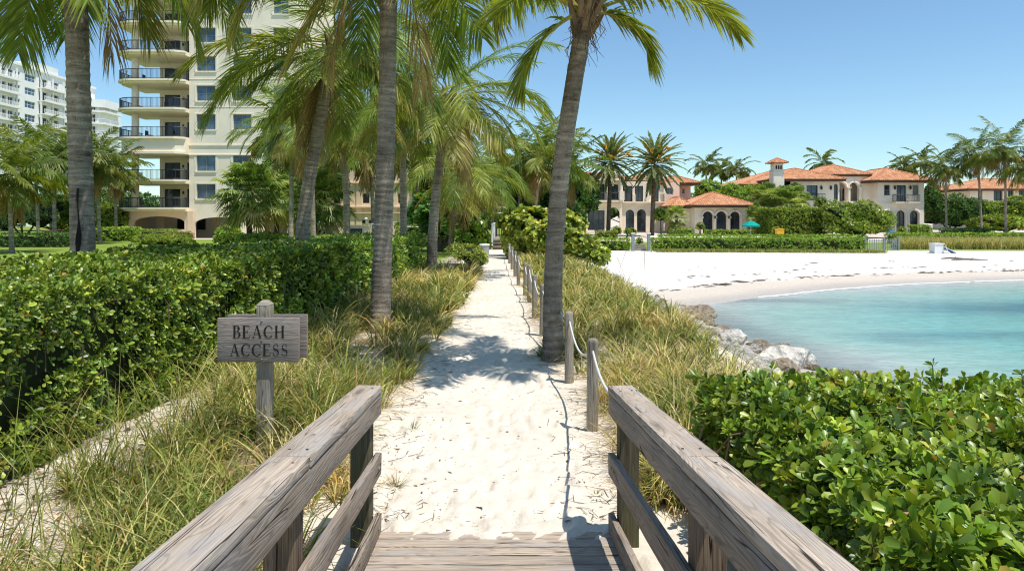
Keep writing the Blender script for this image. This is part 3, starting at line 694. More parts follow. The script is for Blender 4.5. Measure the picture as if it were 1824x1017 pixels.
def core_box(S, x0, x1, y0, y1, z0, z1, col, n=14, skew=None):
    """a lumpy closed dark mass inside a hedge"""
    bm = bmesh.new(); bmesh.ops.create_cube(bm, size=1.0); bmesh.ops.subdivide_edges(bm, edges=bm.edges[:], cuts=n, use_grid_fill=True)
    V = np.array([v.co[:] for v in bm.verts]) + 0.5; Fq = np.array([[v.index for v in f.verts] for f in bm.faces]); bm.free()
    X_ = x0 + (x1 - x0) * V[:, 0]; Y_ = y0 + (y1 - y0) * V[:, 1]; Z_ = z0 + (z1 - z0) * V[:, 2]
    f = 0.14 * (fbm(X_ * 2 + Z_ * 1.3, Y_ * 2 + Z_, 13) - 0.5)
    if skew is not None: X_ = X_ + skew(Y_)
    S.add(np.column_stack([X_ + f, Y_ + f, Z_ + 0.6 * f]), Fq, col)
def box_hedge(name, label, cat, x0, x1, y0, y1, z0, z1, leaf, dens, T=TC, pal=GREEN, wts=GREENW, group=None, nper=5, skew=None, faces='fltr', rough=0.07, dfun=None, mat='leaf', twigs=0, cr=0.1):
    rt = root(name, label, cat, ((x0 + x1) / 2, (y0 + y1) / 2, z0), group=group); o0 = np.array(rt.location)
    S = Soup(); Ps, As, Sh = [], [], []
    def face(k, fn, area):
        n = int(area * dens); u = R.random(n); v = R.random(n); P, A = fn(u, v)
        if dfun is not None:
            kp = R.random(n) < dfun(P); P, A, u, v = P[kp], A[kp], u[kp], v[kp]
        a = fbm(P[:, 0] * 1.7 + P[:, 2] * 2.1, P[:, 1] * 1.7 - P[:, 2] * 1.3, 5 + k, 3)
        kp = R.random(len(P)) < sst(0.24, 0.40, a) * 0.88 + 0.12
        P, A, a = P[kp], A[kp], a[kp]
        dep = R.random(len(P)) ** 2 * min(0.18, rough * 2.2)
        P = P + A * (rough * 3.2 * (a - 0.5) - dep)[:, None]
        Ps.append(P); As.append(unit(A + np.array([0, -0.05, 0.55]) + R.normal(0, 0.3, P.shape))); Sh.append(1.08 - 0.5 * dep / 0.18)
    H = z1 - z0; w = x1 - x0; d = y1 - y0; rr = cr
    def rnd(P, A):     # soften the upper edges
        t = np.clip((P[:, 2] - (z1 - rr)) / rr, 0, 1); P[:, 2] -= 0; return P, A
    one = lambda u: np.ones_like(u)
    if 'f' in faces: face(0, lambda u, v: (np.column_stack([x0 + w * u, y0 * one(u) + 0.12 * np.clip((v - 0.9) * 10, 0, 1), z0 + H * v]), np.tile([0, -1.0, 0], (len(u), 1))), w * H)
    if 'b' in faces: face(1, lambda u, v: (np.column_stack([x0 + w * u, y1 * one(u), z0 + H * v]), np.tile([0, 1.0, 0], (len(u), 1))), w * H)
    if 'l' in faces: face(2, lambda u, v: (np.column_stack([x0 * one(u), y0 + d * u, z0 + H * v]), np.tile([-1.0, 0, 0], (len(u), 1))), d * H)
    if 'r' in faces: face(3, lambda u, v: (np.column_stack([x1 * one(u) - 0.12 * np.clip((v - 0.9) * 10, 0, 1), y0 + d * u, z0 + H * v]), np.tile([1.0, 0, 0], (len(u), 1))), d * H)
    if 't' in faces: face(4, lambda u, v: (np.column_stack([x0 + w * u, y0 + d * v, z1 * one(u)]), np.tile([0, 0, 1.0], (len(u), 1))), w * d)
    P = np.vstack(Ps); A = np.vstack(As); sh = np.concatenate(Sh)
    if skew is not None: P[:, 0] += skew(P[:, 1])
    sz = leaf if not callable(leaf) else leaf(P)
    # leaf greens do not vary with depth; the depth factor goes unused
    rosettes(S, P - o0, A, nper, sz if np.ndim(sz) else leaf, T, pal, wts, shade=None)
    part('foliage', S, M[mat], rt)
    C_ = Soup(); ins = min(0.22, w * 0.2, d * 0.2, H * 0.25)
    core_box(C_, x0 + ins, x1 - ins, y0 + ins, y1 - ins, z0 - 0.05, z1 - ins, (0.03, 0.042, 0.012), 16, skew)  # opaque core added behind the leaves, inner shade put into its dark colour
    V = C_.v[0]; V -= o0
    for _ in range(twigs):
        k = R.integers(len(P)); p = P[k] - o0; q = p - A[k] * 0.15 + R.normal(0, 0.1, 3); q[2] = p[2] - 0.25 * R.random() - 0.05
        C_.tube([q - np.array([0, 0, 0.12]), q, p], [0.006, 0.005, 0.003], 4, np.array((0.10, 0.072, 0.045)) * (0.5 + R.random()))
    part('dark_core_branches', C_, M['stem'], rt)
    return rt

# the long clipped hedge left of the path
def skewL(y): return 0.045 * (y - 4)
distf = lambda P: np.clip(6.0 / np.maximum(np.hypot(P[:, 0], P[:, 1]), 3.0), 0, 1) ** 1.15
leafL = lambda P: 0.051 * np.clip(np.hypot(P[:, 0], P[:, 1]) / 7.0, 1.0, 1.75)
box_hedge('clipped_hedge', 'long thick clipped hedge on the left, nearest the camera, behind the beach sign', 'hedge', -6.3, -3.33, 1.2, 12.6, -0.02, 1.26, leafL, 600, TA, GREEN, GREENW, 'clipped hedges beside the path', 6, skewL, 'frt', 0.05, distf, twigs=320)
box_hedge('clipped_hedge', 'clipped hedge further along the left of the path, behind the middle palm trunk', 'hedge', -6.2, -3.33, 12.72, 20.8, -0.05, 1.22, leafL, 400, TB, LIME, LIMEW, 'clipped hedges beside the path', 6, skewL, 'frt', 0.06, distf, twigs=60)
# the glossy shrub by the right handrail
def shrub_mound():
    rt = root('glossy_shrub', 'large glossy green shrub filling the lower right corner beside the right handrail', 'shrub', (2.9, 2.9, 0)); o0 = np.array(rt.location)
    def top(x, y): return 0.80 + 0.10 * (fbm(x * 1.1, y * 1.1, 77) - 0.5) * 2 - 0.02 * (x - 1.2) + 0.03 * (y - 2)
    S = Soup(); n = 10500
    x = 1.16 + 4.0 * R.random(n); y = 0.6 + 3.75 * R.random(n)
    x = np.where(y > 3.2, x, x); e = np.minimum.reduce([(x - 1.12) / 0.28, (4.42 - y) / 0.35, np.ones(n)]).clip(0, 1)
    z = top(x, y) * (0.72 + 0.28 * np.sqrt(e)); a = fbm(x * 2.3, y * 2.3, 81, 3)
    dep = R.random(n) ** 1.6 * 0.22; z += 0.16 * (a - 0.5) - dep
    P = np.column_stack([x, y, z]); A = np.column_stack([-0.7 * (1 - e), 0 * x - 0.1, np.ones(n)]); kp = R.random(n) < sst(0.30, 0.42, a) + 0.1
    P1, A1 = P[kp], A[kp]
    n = 3300; y = 0.6 + 3.75 * R.random(n); v = R.random(n); x = np.full(n, 1.14) + 0.1 * v; a = fbm(y * 2.1, v * 2.4, 87, 3)
    P = np.column_stack([x - 0.25 * (a - 0.5) + R.random(n) ** 2 * 0.2, y, 0.05 + 0.72 * v]); kp = R.random(n) < sst(0.3, 0.46, a) + 0.08
    P2 = P[kp]; A2 = np.column_stack([np.full(len(P2), -1.0), R.normal(0, 0.3, len(P2)), np.full(len(P2), 0.6)])
    n = 1000; x = 1.14 + 4.0 * R.random(n); v = R.random(n); P = np.column_stack([x, np.full(n, 4.38) + R.normal(0, 0.04, n), 0.05 + 0.72 * v])
    A3 = np.tile([0, 1.0, 0.6], (n, 1))
    # a few shoots that poke up above the rest
    sp = np.array([(2.6, 4.22, 0.88), (2.63, 4.18, 0.83), (2.95, 3.95, 0.89), (3.0, 4.0, 0.84), (1.6, 4.2, 0.86)]); P1 = np.vstack([P1, sp]); A1 = np.vstack([A1, np.tile([0, 0, 1.0], (5, 1))])
    P = np.vstack([P1, P2, P]); A = unit(np.vstack([A1, A2, A3]) + R.normal(0, 0.28, (len(P1) + len(P2) + n, 3)))
    rosettes(S, P - o0, A, 7, 0.054, TA, [(0.10, 0.165, 0.014), (0.155, 0.215, 0.02), (0.22, 0.27, 0.03), (0.06, 0.105, 0.012), (0.38, 0.27, 0.04)], [4, 4, 2, 2.2, 0.12], (28, 85))
    part('foliage', S, M['leaf'], rt, True)
    C_ = Soup(); core_box(C_, 1.42, 5.2, 0.5, 4.15, -0.2, 0.56, (0.016, 0.022, 0.008), 16); C_.v[0] -= o0  # near-black filler lump standing for the shade inside the shrub
    for q_ in sp: C_.tube([q_ - o0 + np.array([R.normal(0, .05), R.normal(0, .05), -0.45]), q_ - o0 + np.array([0.01, 0, -0.15]), q_ - o0], [0.006, 0.005, 0.003], 5, (0.20, 0.17, 0.07))
    for _ in range(900):
        k = R.integers(len(P)); p = P[k] - o0; q = p + R.normal(0, 0.09, 3); q[2] = p[2] - 0.1 - 0.2 * R.random()
        C_.tube([q + np.array([R.normal(0, 0.1), R.normal(0, 0.1), -0.15]), q, p], [0.007, 0.005, 0.003], 5, np.array((0.22, 0.15, 0.09)) * (0.6 + R.random()))
    part('dark_core_branches', C_, M['stem'], rt)
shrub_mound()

# ------------------------------------------------------------------ dune grass
def blades(S, P, Lh, az, tilt, curl, wid, col, segs=6):
    n = len(P); t = np.linspace(0, 1, segs)
    ang = tilt[:, None] + curl[:, None] * t[None] ** 1.4
    dx = np.sin(ang); dzz = np.cos(ang); st = Lh[:, None] / (segs - 1)
    h = np.concatenate([np.zeros((n, 1)), np.cumsum((dx * st)[:, :-1], 1)], 1); z = np.concatenate([np.zeros((n, 1)), np.cumsum((dzz * st)[:, :-1], 1)], 1)
    z = np.maximum(z, 0.01)
    ca, sa = np.cos(az)[:, None], np.sin(az)[:, None]
    cx = P[:, 0:1] + h * ca; cy = P[:, 1:2] + h * sa; cz = P[:, 2:3] + z
    w = wid[:, None] * np.array([0.8, 1, 0.95, 0.8, 0.5, 0.06][:segs] if segs == 6 else np.linspace(1, 0.08, segs))[None] * 0.5
    ra = az + PI / 2 + R.normal(0, 0.5, n); wx_, wy_ = np.cos(ra)[:, None], np.sin(ra)[:, None]
    A = np.stack([cx + wx_ * w, cy + wy_ * w, cz], -1); B = np.stack([cx - wx_ * w, cy - wy_ * w, cz], -1)
    V = np.stack([A, B], 2).reshape(n, segs * 2, 3)
    k = np.arange(segs - 1) * 2; q = np.stack([k, k + 1, k + 3, k + 2], 1)
    Fq = (q[None] + (np.arange(n) * segs * 2)[:, None, None]).reshape(-1, 4)
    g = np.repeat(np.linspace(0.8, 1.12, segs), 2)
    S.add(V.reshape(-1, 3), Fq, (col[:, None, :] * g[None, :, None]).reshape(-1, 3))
GP = [(0.15, 0.19, 0.035), (0.26, 0.265, 0.065), (0.42, 0.37, 0.13), (0.55, 0.45, 0.23), (0.08, 0.12, 0.025), (0.36, 0.24, 0.11)]
GP_OLD = [(0.12, 0.165, 0.03), (0.205, 0.225, 0.055), (0.33, 0.30, 0.10), (0.45, 0.37, 0.18), (0.07, 0.11, 0.025), (0.30, 0.20, 0.09)]
def tussocks(S, cx, cy, nb, hmean, pals, wts, wid, spread=0.085):
    gz_ = height(np.array(cx), np.array(cy), False)
    for x, y, n, h, pw, z in zip(cx, cy, nb, hmean, pals, gz_):
        a = R.random(n) * 2 * PI; r = spread * np.sqrt(R.random(n)) * h / 0.6
        P = np.column_stack([x + r * np.cos(a), y + r * np.sin(a), np.full(n, z - 0.02)])
        Lh = h * (0.55 + 0.75 * R.random(n)); dead = R.random(n) < 0.17
        tilt = np.abs(R.normal(0.25, 0.22, n)) + 0.3 * r / spread; curl = 0.8 + 1.95 * R.random(n)
        tilt = np.where(dead, tilt + 0.7, tilt)
        c = palette(n, GP, wts[pw], 0.2) * R.normal(1, 0.14) * np.array([R.normal(1, 0.07), 1, 1]); c[dead] = palette(int(dead.sum()), GP, [0, 0, 1, 2, 0, 2], 0.2)
        d = math.hypot(x, y); w = wid * max(1.0, d / 6.0) * (0.7 + 0.6 * R.random(n))
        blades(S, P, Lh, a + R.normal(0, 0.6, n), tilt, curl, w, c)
WT = [[5, 3, 1.6, 1.0, 3.0, 0.4], [2.4, 3.6, 3.4, 2.6, 1.4, 1.0], [0.8, 2.0, 4.0, 4.8, 0.6, 2.2]]
S = Soup(); cx, cy = [], []
for _ in range(5200):
    y = 1.6 + 19.5 * R.random() ** 1.5; xl = -2.85 + 0.02 * (y - 4) - 0.35 * min(1, max(0, (y - 7) / 3)); x = xl + (path_l(y) - 0.06 - xl) * R.random()
    d = fbm(np.array([x * 1.1]), np.array([y * 1.1]), 91, 3)[0]
    edge = min(1, (path_l(y) - x) / 0.35)
    if y < 5.3: pr = 0.12 + 0.95 * (d > 0.44) * min(1, edge + 0.15) ; pr *= 0.5 + 0.5 * min(1, max(0, (x + 2.8) / 0.5))
    else: pr = 0.2 + 0.8 * (d > 0.41)
    if -0.99 < x and y < 4.3: pr *= 0.15
    if y < 6.8 and x < -2.5 + 1.5 * (fbm(np.array([x * 0.9]), np.array([y * 1.3]), 141, 3)[0] - 0.47): pr = 0.3 if d > 0.5 else 0.04
    if (x + 1.84) ** 2 / 0.05 + (y - 4.72) ** 2 / 0.14 < 1: continue
    if (x + 2.05) ** 2 / .05 + (y - 9.6) ** 2 < 1 : continue
    if R.random() < pr * 0.40: cx.append(x); cy.append(y)
cx = np.array(cx); cy = np.array(cy); hh = (0.28 + 0.36 * R.random(len(cx)) ** 1.3) * np.clip(0.55 + 0.75 * (path_l(cy) - cx) / 0.5, 0.55, 1.0) * np.where(cy < 5.0, 0.86, 1.0)
nb = np.where(cy < 6, 30, np.where(cy < 10, 27, 20)); pw = np.clip((fbm(cx * 0.9, cy * 0.9, 95, 3) * 6 - 1.7).astype(int), 0, 2)
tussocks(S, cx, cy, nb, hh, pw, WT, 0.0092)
o = obj('dune_grass', S.mesh('dune_grass', M['grass'])); tag(o, 'green and straw coloured dune grass along the left side of the sandy path', 'grass', kind='stuff')
# flattened dead thatch between the tussocks
S = Soup(); n = 5200; y = 1.8 + 13 * R.random(n) ** 1.5; x = -2.95 + 1.95 * R.random(n); kp = fbm(x * 1.4, y * 1.4, 131, 3) > 0.44; x, y = x[kp], y[kp]; n = len(x)
blades(S, np.column_stack([x, y, height(x, y, False) + 0.01]), 0.16 + 0.26 * R.random(n), R.random(n) * 2 * PI, 1.15 + 0.3 * R.random(n), 0.1 + 0.35 * R.random(n), np.full(n, 0.007), palette(n, [(0.42, 0.31, 0.16), (0.34, 0.21, 0.10), (0.52, 0.42, 0.25), (0.24, 0.15, 0.08)], [3, 2, 2, 1.5]), 4)
n = 4200; y = 4.3 + 10 * R.random(n) ** 1.4; x = path_r(y) - 0.02 + 1.6 * R.random(n); kp = fbm(x * 1.4, y * 1.4, 137, 3) > 0.42; x, y = x[kp], y[kp]; n = len(x)
blades(S, np.column_stack([x, y, height(x, y, False) + 0.01]), 0.16 + 0.26 * R.random(n), R.random(n) * 2 * PI, 1.05 + 0.35 * R.random(n), 0.1 + 0.4 * R.random(n), np.full(n, 0.007), palette(n, [(0.42, 0.31, 0.16), (0.34, 0.21, 0.10), (0.52, 0.42, 0.25), (0.24, 0.15, 0.08)], [3, 2, 2, 1.5]), 4)
n = 1500; y = 1.8 + 6 * R.random(n); x = -3.35 + 1.0 * R.random(n); kp = fbm(x * 2.2, y * 1.6, 151, 3) > 0.48; x, y = x[kp], y[kp]; n = len(x)
blades(S, np.column_stack([x, y, height(x, y, False) + 0.008]), 0.14 + 0.26 * R.random(n), R.random(n) * 2 * PI, 1.2 + 0.3 * R.random(n), 0.1 + 0.3 * R.random(n), np.full(n, 0.007), palette(n, [(0.42, 0.31, 0.16), (0.30, 0.18, 0.09), (0.50, 0.40, 0.24), (0.17, 0.11, 0.06)], [2, 3, 1, 2]), 4)
o = obj('dead_thatch', S.mesh('dead_thatch', M['grass'])); tag(o, 'flattened straw brown dead grass lying between the dune grass clumps', 'dead grass', kind='stuff')
# a few long loose arching blades by the hedge foot
S = Soup(); n = 520; y = 2.0 + 5.2 * R.random(n); x = -3.15 + 1.0 * R.random(n)
blades(S, np.column_stack([x, y, np.full(n, -0.01)]), 0.6 + 0.45 * R.random(n), R.random(n) * 2 * PI, 0.1 + 0.3 * R.random(n), 0.8 + 1.1 * R.random(n), np.full(n, 0.006), palette(n, GP, [5, 3, 1.5, 0.5, 1, 0.2]))
o = obj('arching_grass', S.mesh('arching_grass', M['grass'])); tag(o, 'sparse long arching grass blades at the foot of the near left hedge', 'grass', kind='stuff')
S = Soup(); cx, cy = [], []
for _ in range(6600):
    y = 4.25 + 25 * R.random() ** 1.45; xr = float(np.interp(y, [4, 6, 10, 16, 22, 27, 31], [1.5, 2.3, 2.75, 2.75, 2.65, 2.1, 1.5])); xl = path_r(y) + 0.10
    x = xl + (xr - xl) * R.random() + R.normal(0, 0.12)
    if x < xl or (y < 4.5 and x > 1.15): continue
    d = fbm(np.array([x * 1.2]), np.array([y * 1.2]), 101, 3)[0]; edge = min(1, (x - xl) / 0.4)
    if R.random() < (0.18 + 0.85 * (d > 0.42)) * (0.25 + 0.75 * edge) * (0.44 if y < 12 else 0.42): cx.append(x); cy.append(y)
for _ in range(16):
    a = R.uniform(-1.3, 2.4); cx.append(0.54 + 0.27 * math.cos(a)); cy.append(8.58 + 0.27 * math.sin(a))
cx = np.array(cx); cy = np.array(cy); hh = (0.27 + 0.34 * R.random(len(cx)) ** 1.3) * np.clip(0.5 + 0.7 * (cx - path_r(cy)) / 0.55, 0.5, 1.0) * np.clip(1.25 - 0.25 * (cx - 1.2), 0.6, 1.0)
nb = np.where(cy < 7, 32, np.where(cy < 11, 27, 20)); pw = np.clip((fbm(cx * 0.9, cy * 0.9, 105, 3) * 6 - 1.35).astype(int), 0, 2)
tussocks(S, cx, cy, nb, hh, pw, WT, 0.0092)
o = obj('dune_grass', S.mesh('dune_grass', M['grass'])); tag(o, 'tawny dune grass between the rope fence and the rocky shore', 'grass', kind='stuff')
# sprigs growing alone in the sand
for k, (px, py, n, h, lb) in enumerate([(1062, 884, 16, 0.05, 'tiny bright green sprig alone on the sand left of the right handrail post'), (1180, 880, 16, 0.16, 'thin yellowing grass sprig in the sand outside the right handrail'),
                                       (706, 868, 26, 0.12, 'low reddish grass tuft at the left edge of the sand by the left handrail post'), (735, 765, 22, 0.09, 'flat green grass tuft on the left sand edge beyond the left handrail')]):
    x, y = U(px, py, 0.0); S = Soup(); a = R.random(n) * 2 * PI
    P = np.column_stack([0.02 * np.cos(a), 0.02 * np.sin(a), np.zeros(n)])
    blades(S, P, h * (0.6 + 0.7 * R.random(n)), a, 0.5 + 0.6 * R.random(n), 0.3 + 0.7 * R.random(n), np.full(n, 0.005), palette(n, GP, [6, 3, 1, 0, 2, 0] if k in (0, 3) else [1, 3, 2, 1, 0, 2]))
    o = obj('grass_sprig', S.mesh('grass_sprig', M['grass'])); o.location = (x, y, float(height(np.array([x]), np.array([y]))[0]) - 0.003)
    tag(o, lb, 'grass sprig')
# tall thin seed stalks standing over the dune grass
S = Soup()
for px, py, d, h in ((1098, 505, 19, 1.1), (1150, 520, 17, 1.25), (1120, 505, 18, 0.9), (600, 700, 6.6, 0.7)):
    x = (px - CX) / F * d; z = ground_z(x, d); b_ = R.normal(0, 0.05)
    S.tube([(x, d, z), (x + b_, d, z + h * 0.5), (x + 2.6 * b_, d, z + h)], [0.004, 0.003, 0.006], 4, (0.30, 0.24, 0.12))
o = obj('seed_stalks', S.mesh('seed_stalks', M['grass'])); tag(o, 'thin dry seed stalks rising above the dune grass near the shore', 'grass', kind='stuff')

# ------------------------------------------------------------------ shore rocks
def rock_mesh(k, warm):
    bm = bmesh.new(); bmesh.ops.create_icosphere(bm, subdivisions=4, radius=1.0); rr = np.random.default_rng(200 + k)
    V = np.array([v.co[:] for v in bm.verts]); Fc = np.array([[v.index for v in f.verts] for f in bm.faces]); bm.free()
    for _ in range(13):
        nv = rr.normal(0, 1, 3); nv /= np.linalg.norm(nv); d = 0.55 + 0.3 * rr.random(); t = V @ nv - d
        V = V - np.where(t > 0, t * 0.9, 0)[:, None] * nv
    f = fbm(V[:, 0] * 2.2 + V[:, 2] * 1.4 + k, V[:, 1] * 2.2 - V[:, 2] * 1.9, 30 + k, 5) - 0.48
    V = V * (1 + 0.42 * f)[:, None] * np.array([1.25, 0.95, 0.62])
    c = np.where(warm, np.array([[0.34, 0.275, 0.20]]), np.array([[0.56, 0.52, 0.46]])) * (0.75 + 0.9 * (f + 0.25))[:, None]
    S = Soup(); S.add(V, Fc, c.clip(0.05, 0.85)); return S.mesh('rock', M['rock'], False)
RM = [rock_mesh(k, False) for k in range(6)] + [rock_mesh(10 + k, True) for k in range(4)]
def put_rock(x, y, s, k, label, grp, z=None):
    o = bpy.data.objects.new('rock', RM[k]); COL.objects.link(o); g = ground_z(x, y) if z is None else z
    o.location = (x, y, g + 0.05 * s); o.rotation_euler = (R.normal(0, 0.2), R.normal(0, 0.2), R.random() * 6.3); o.scale = (s, s * (0.8 + 0.4 * R.random()), s * (0.75 + 0.5 * R.random()))
    tag(o, label, 'rock', grp)
def shx(y): return float(np.interp(y, [5, 9, 13.2, 16, 18, 20.6, 22.2, 25], [6.75, 6.4, 5.95, 5.75, 5.5, 5.55, 5.6, 4.6]))
put_rock(shx(13.6) - 0.55, 13.6, 0.62, 0, 'big white boulder at the water edge just above the glossy shrub', 'rocks of the shore revetment')
put_rock(shx(15.6) - 0.95, 15.6, 0.5, 1, 'broad white boulder left of the biggest boulder, half in dune grass', 'rocks of the shore revetment')
put_rock(shx(19.9) - 0.25, 19.9, 0.55, 7, 'large brown rock with dark foot where the cove water begins', 'rocks of the shore revetment')
n_r = 0
for _ in range(420):
    y = 6.0 + 18.0 * R.random(); off = R.random() ** 0.9 * 2.8 - 0.15
    x = shx(y) - off; s = (0.13 + 0.24 * R.random() ** 1.6) * (1.0 if y < 21 else 0.6)
    if n_r > 295: break
    n_r += 1; warm = off < 0.3 + 0.3 * R.random() or R.random() < 0.08
    put_rock(x, y, s, int(R.integers(6, 10)) if warm else int(R.integers(0, 6)),
             'brown weathered rock along the wet edge of the rocky shore' if warm else 'pale grey boulder piled between the dune grass and the cove', 'brown rocks at the water edge' if warm else 'pale boulders of the revetment')
# ------------------------------------------------------------------ palms
def catmull(P, n):
    P = np.asarray(P, float); P = np.vstack([2 * P[0] - P[1], P, 2 * P[-1] - P[-2]]); out = []
    m = len(P) - 3
    for t in np.linspace(0, m - 1e-6, n):
        i = int(t); u = t - i; a, b_, c, d = P[i:i + 4]
        out.append(0.5 * (2 * b_ + (c - a) * u + (2 * a - 5 * b_ + 4 * c - d) * u * u + (3 * b_ - a - 3 * c + d) * u ** 3))
    return np.array(out)
def trunk(rt, pts, r0, r1, flare=1.5, ring=0.075, seg=20, mat='bark', scar=None):
    """tapered ringed trunk through pts (local to rt)"""
    pts = np.asarray(pts, float); ln = np.linalg.norm(np.diff(pts, axis=0), axis=1).sum(); n = max(12, int(ln / (ring / 3)))
    P = catmull(pts, n); t = np.linspace(0, 1, n)
    r = r0 + (r1 - r0) * t ** 0.8; r = r * (1 + (flare - 1) * np.exp(-t * ln / 0.28))
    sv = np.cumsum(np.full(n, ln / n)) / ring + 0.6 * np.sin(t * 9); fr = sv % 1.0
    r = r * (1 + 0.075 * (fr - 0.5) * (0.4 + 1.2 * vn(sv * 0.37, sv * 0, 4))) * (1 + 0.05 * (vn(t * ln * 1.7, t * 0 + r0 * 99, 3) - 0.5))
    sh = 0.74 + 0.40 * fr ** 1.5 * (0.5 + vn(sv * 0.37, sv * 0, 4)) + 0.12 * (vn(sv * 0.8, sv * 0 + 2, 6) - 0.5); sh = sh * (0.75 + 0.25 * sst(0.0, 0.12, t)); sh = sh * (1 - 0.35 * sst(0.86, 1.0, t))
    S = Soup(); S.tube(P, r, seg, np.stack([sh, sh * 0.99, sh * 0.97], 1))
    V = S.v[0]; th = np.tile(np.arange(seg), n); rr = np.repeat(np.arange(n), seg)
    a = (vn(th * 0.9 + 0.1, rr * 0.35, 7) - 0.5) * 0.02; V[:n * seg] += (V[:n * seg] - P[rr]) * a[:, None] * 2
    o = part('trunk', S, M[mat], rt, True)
    return P
def frond(S, o, az, e0, droop, ln, nl, ll, lw, col, tipc, hang=0.35, sway=0.0, rachis=(0.24, 0.24, 0.07), segs=3, spread=1.0, rw=0.016, twist=0.0, start=0.16):
    """one pinnate frond from point o"""
    n = 26; t = np.linspace(0, 1, n); e = e0 - droop * t ** 1.25; a = az + sway * t
    T = np.stack([np.cos(e) * np.cos(a), np.cos(e) * np.sin(a), np.sin(e)], 1)
    P = o + np.concatenate([np.zeros((1, 3)), np.cumsum(T[:-1] * ln / (n - 1), 0)])
    rad = rw * (1 - t) ** 0.7 + 0.003
    S.tube(P, rad, 4, np.array(rachis), cap=False)
    tl = start + (1 - start) * (np.arange(nl) + R.random(nl) * 0.5) / nl; tl = np.clip(np.tile(tl, 2) + R.normal(0, 0.004, 2 * nl), 0, 1)
    sd = np.repeat([-1.0, 1.0], nl)
    i = tl * (n - 1); k = np.minimum(i.astype(int), n - 2); u = (i - k)[:, None]
    Q = P[k] * (1 - u) + P[k + 1] * u; TT = unit(T[k] * (1 - u) + T[k + 1] * u)
    side = unit(np.cross(TT, np.array([0, 0, 1.0]) + 1e-4)); up = np.cross(side, TT)
    ct, st_ = math.cos(twist), math.sin(twist); side, up = side * ct + up * st_, up * ct - side * st_
    ang = np.radians(68 - 38 * tl) * spread + R.normal(0, 0.07, 2 * nl)
    lift = 0.22 + R.normal(0, 0.12, 2 * nl)
    D = unit(np.cos(ang)[:, None] * TT + np.sin(ang)[:, None] * (sd[:, None] * side * np.cos(lift)[:, None] + up * np.sin(lift)[:, None]))
    prof = ll * (0.45 + 0.62 * np.sin(PI * np.clip(tl * 0.86 + 0.1, 0, 1)) ** 0.8) * (0.85 + 0.3 * R.random(2 * nl)); prof *= np.where(tl > 0.9, 0.75, 1)
    g = hang * (0.75 + 0.5 * R.random(2 * nl)); dn = np.array([0, 0, -1.0])
    m = 2 * nl; pts = [Q]; wd = [lw * 0.55]
    for s_ in range(1, segs + 1):
        f = s_ / segs
        pts.append(Q + D * (prof * f)[:, None] * (1 - 0.25 * g[:, None] * f) + dn * (prof * g * f ** 1.8)[:, None]); wd.append(lw * [1.0, 1.0, 0.75, 0.04][s_ + 3 - segs] if segs == 3 else lw * (1.0 if s_ < segs else 0.05))
    # blade width runs along the frond so the leaflet faces up and outwards
    wv = unit(TT - (TT * D).sum(1, keepdims=True) * D + 0.25 * R.normal(0, 1, (m, 3)))
    V = []
    for q, w in zip(pts, wd): V += [q + wv * w / 2, q - wv * w / 2]
    V = np.stack(V, 1); kk = (segs + 1) * 2
    b_ = np.arange(segs) * 2; fq = np.stack([b_, b_ + 1, b_ + 3, b_ + 2], 1)
    Fq = (fq[None] + (np.arange(m) * kk)[:, None, None]).reshape(-1, 4)
    c = np.array(col)[None] * (1 + R.normal(0, 0.12, (m, 1))); tp = np.array(tipc)[None] * (1 + R.normal(0, 0.15, (m, 1)))
    mixt = (R.random((m, 1)) * 0.5 + 0.25 * tl[:, None])
    cc = [c] * 2 + [c] * 2; cols = []
    for s_ in range(segs + 1):
        f = (s_ / segs) ** 1.5 * (0.35 + 0.65 * mixt); q = c * (1 - f) + tp * f; cols += [q, q]
    S.add(V.reshape(-1, 3), Fq, np.stack(cols, 1).reshape(-1, 3).clip(0.005, 0.9))
PG = [(0.10, 0.165, 0.02), (0.145, 0.195, 0.024), (0.19, 0.22, 0.03), (0.075, 0.125, 0.018)]
PO = [(0.18, 0.205, 0.028), (0.25, 0.235, 0.036), (0.22, 0.215, 0.045)]
PB = [(0.26, 0.17, 0.075), (0.34, 0.23, 0.11), (0.20, 0.13, 0.06)]
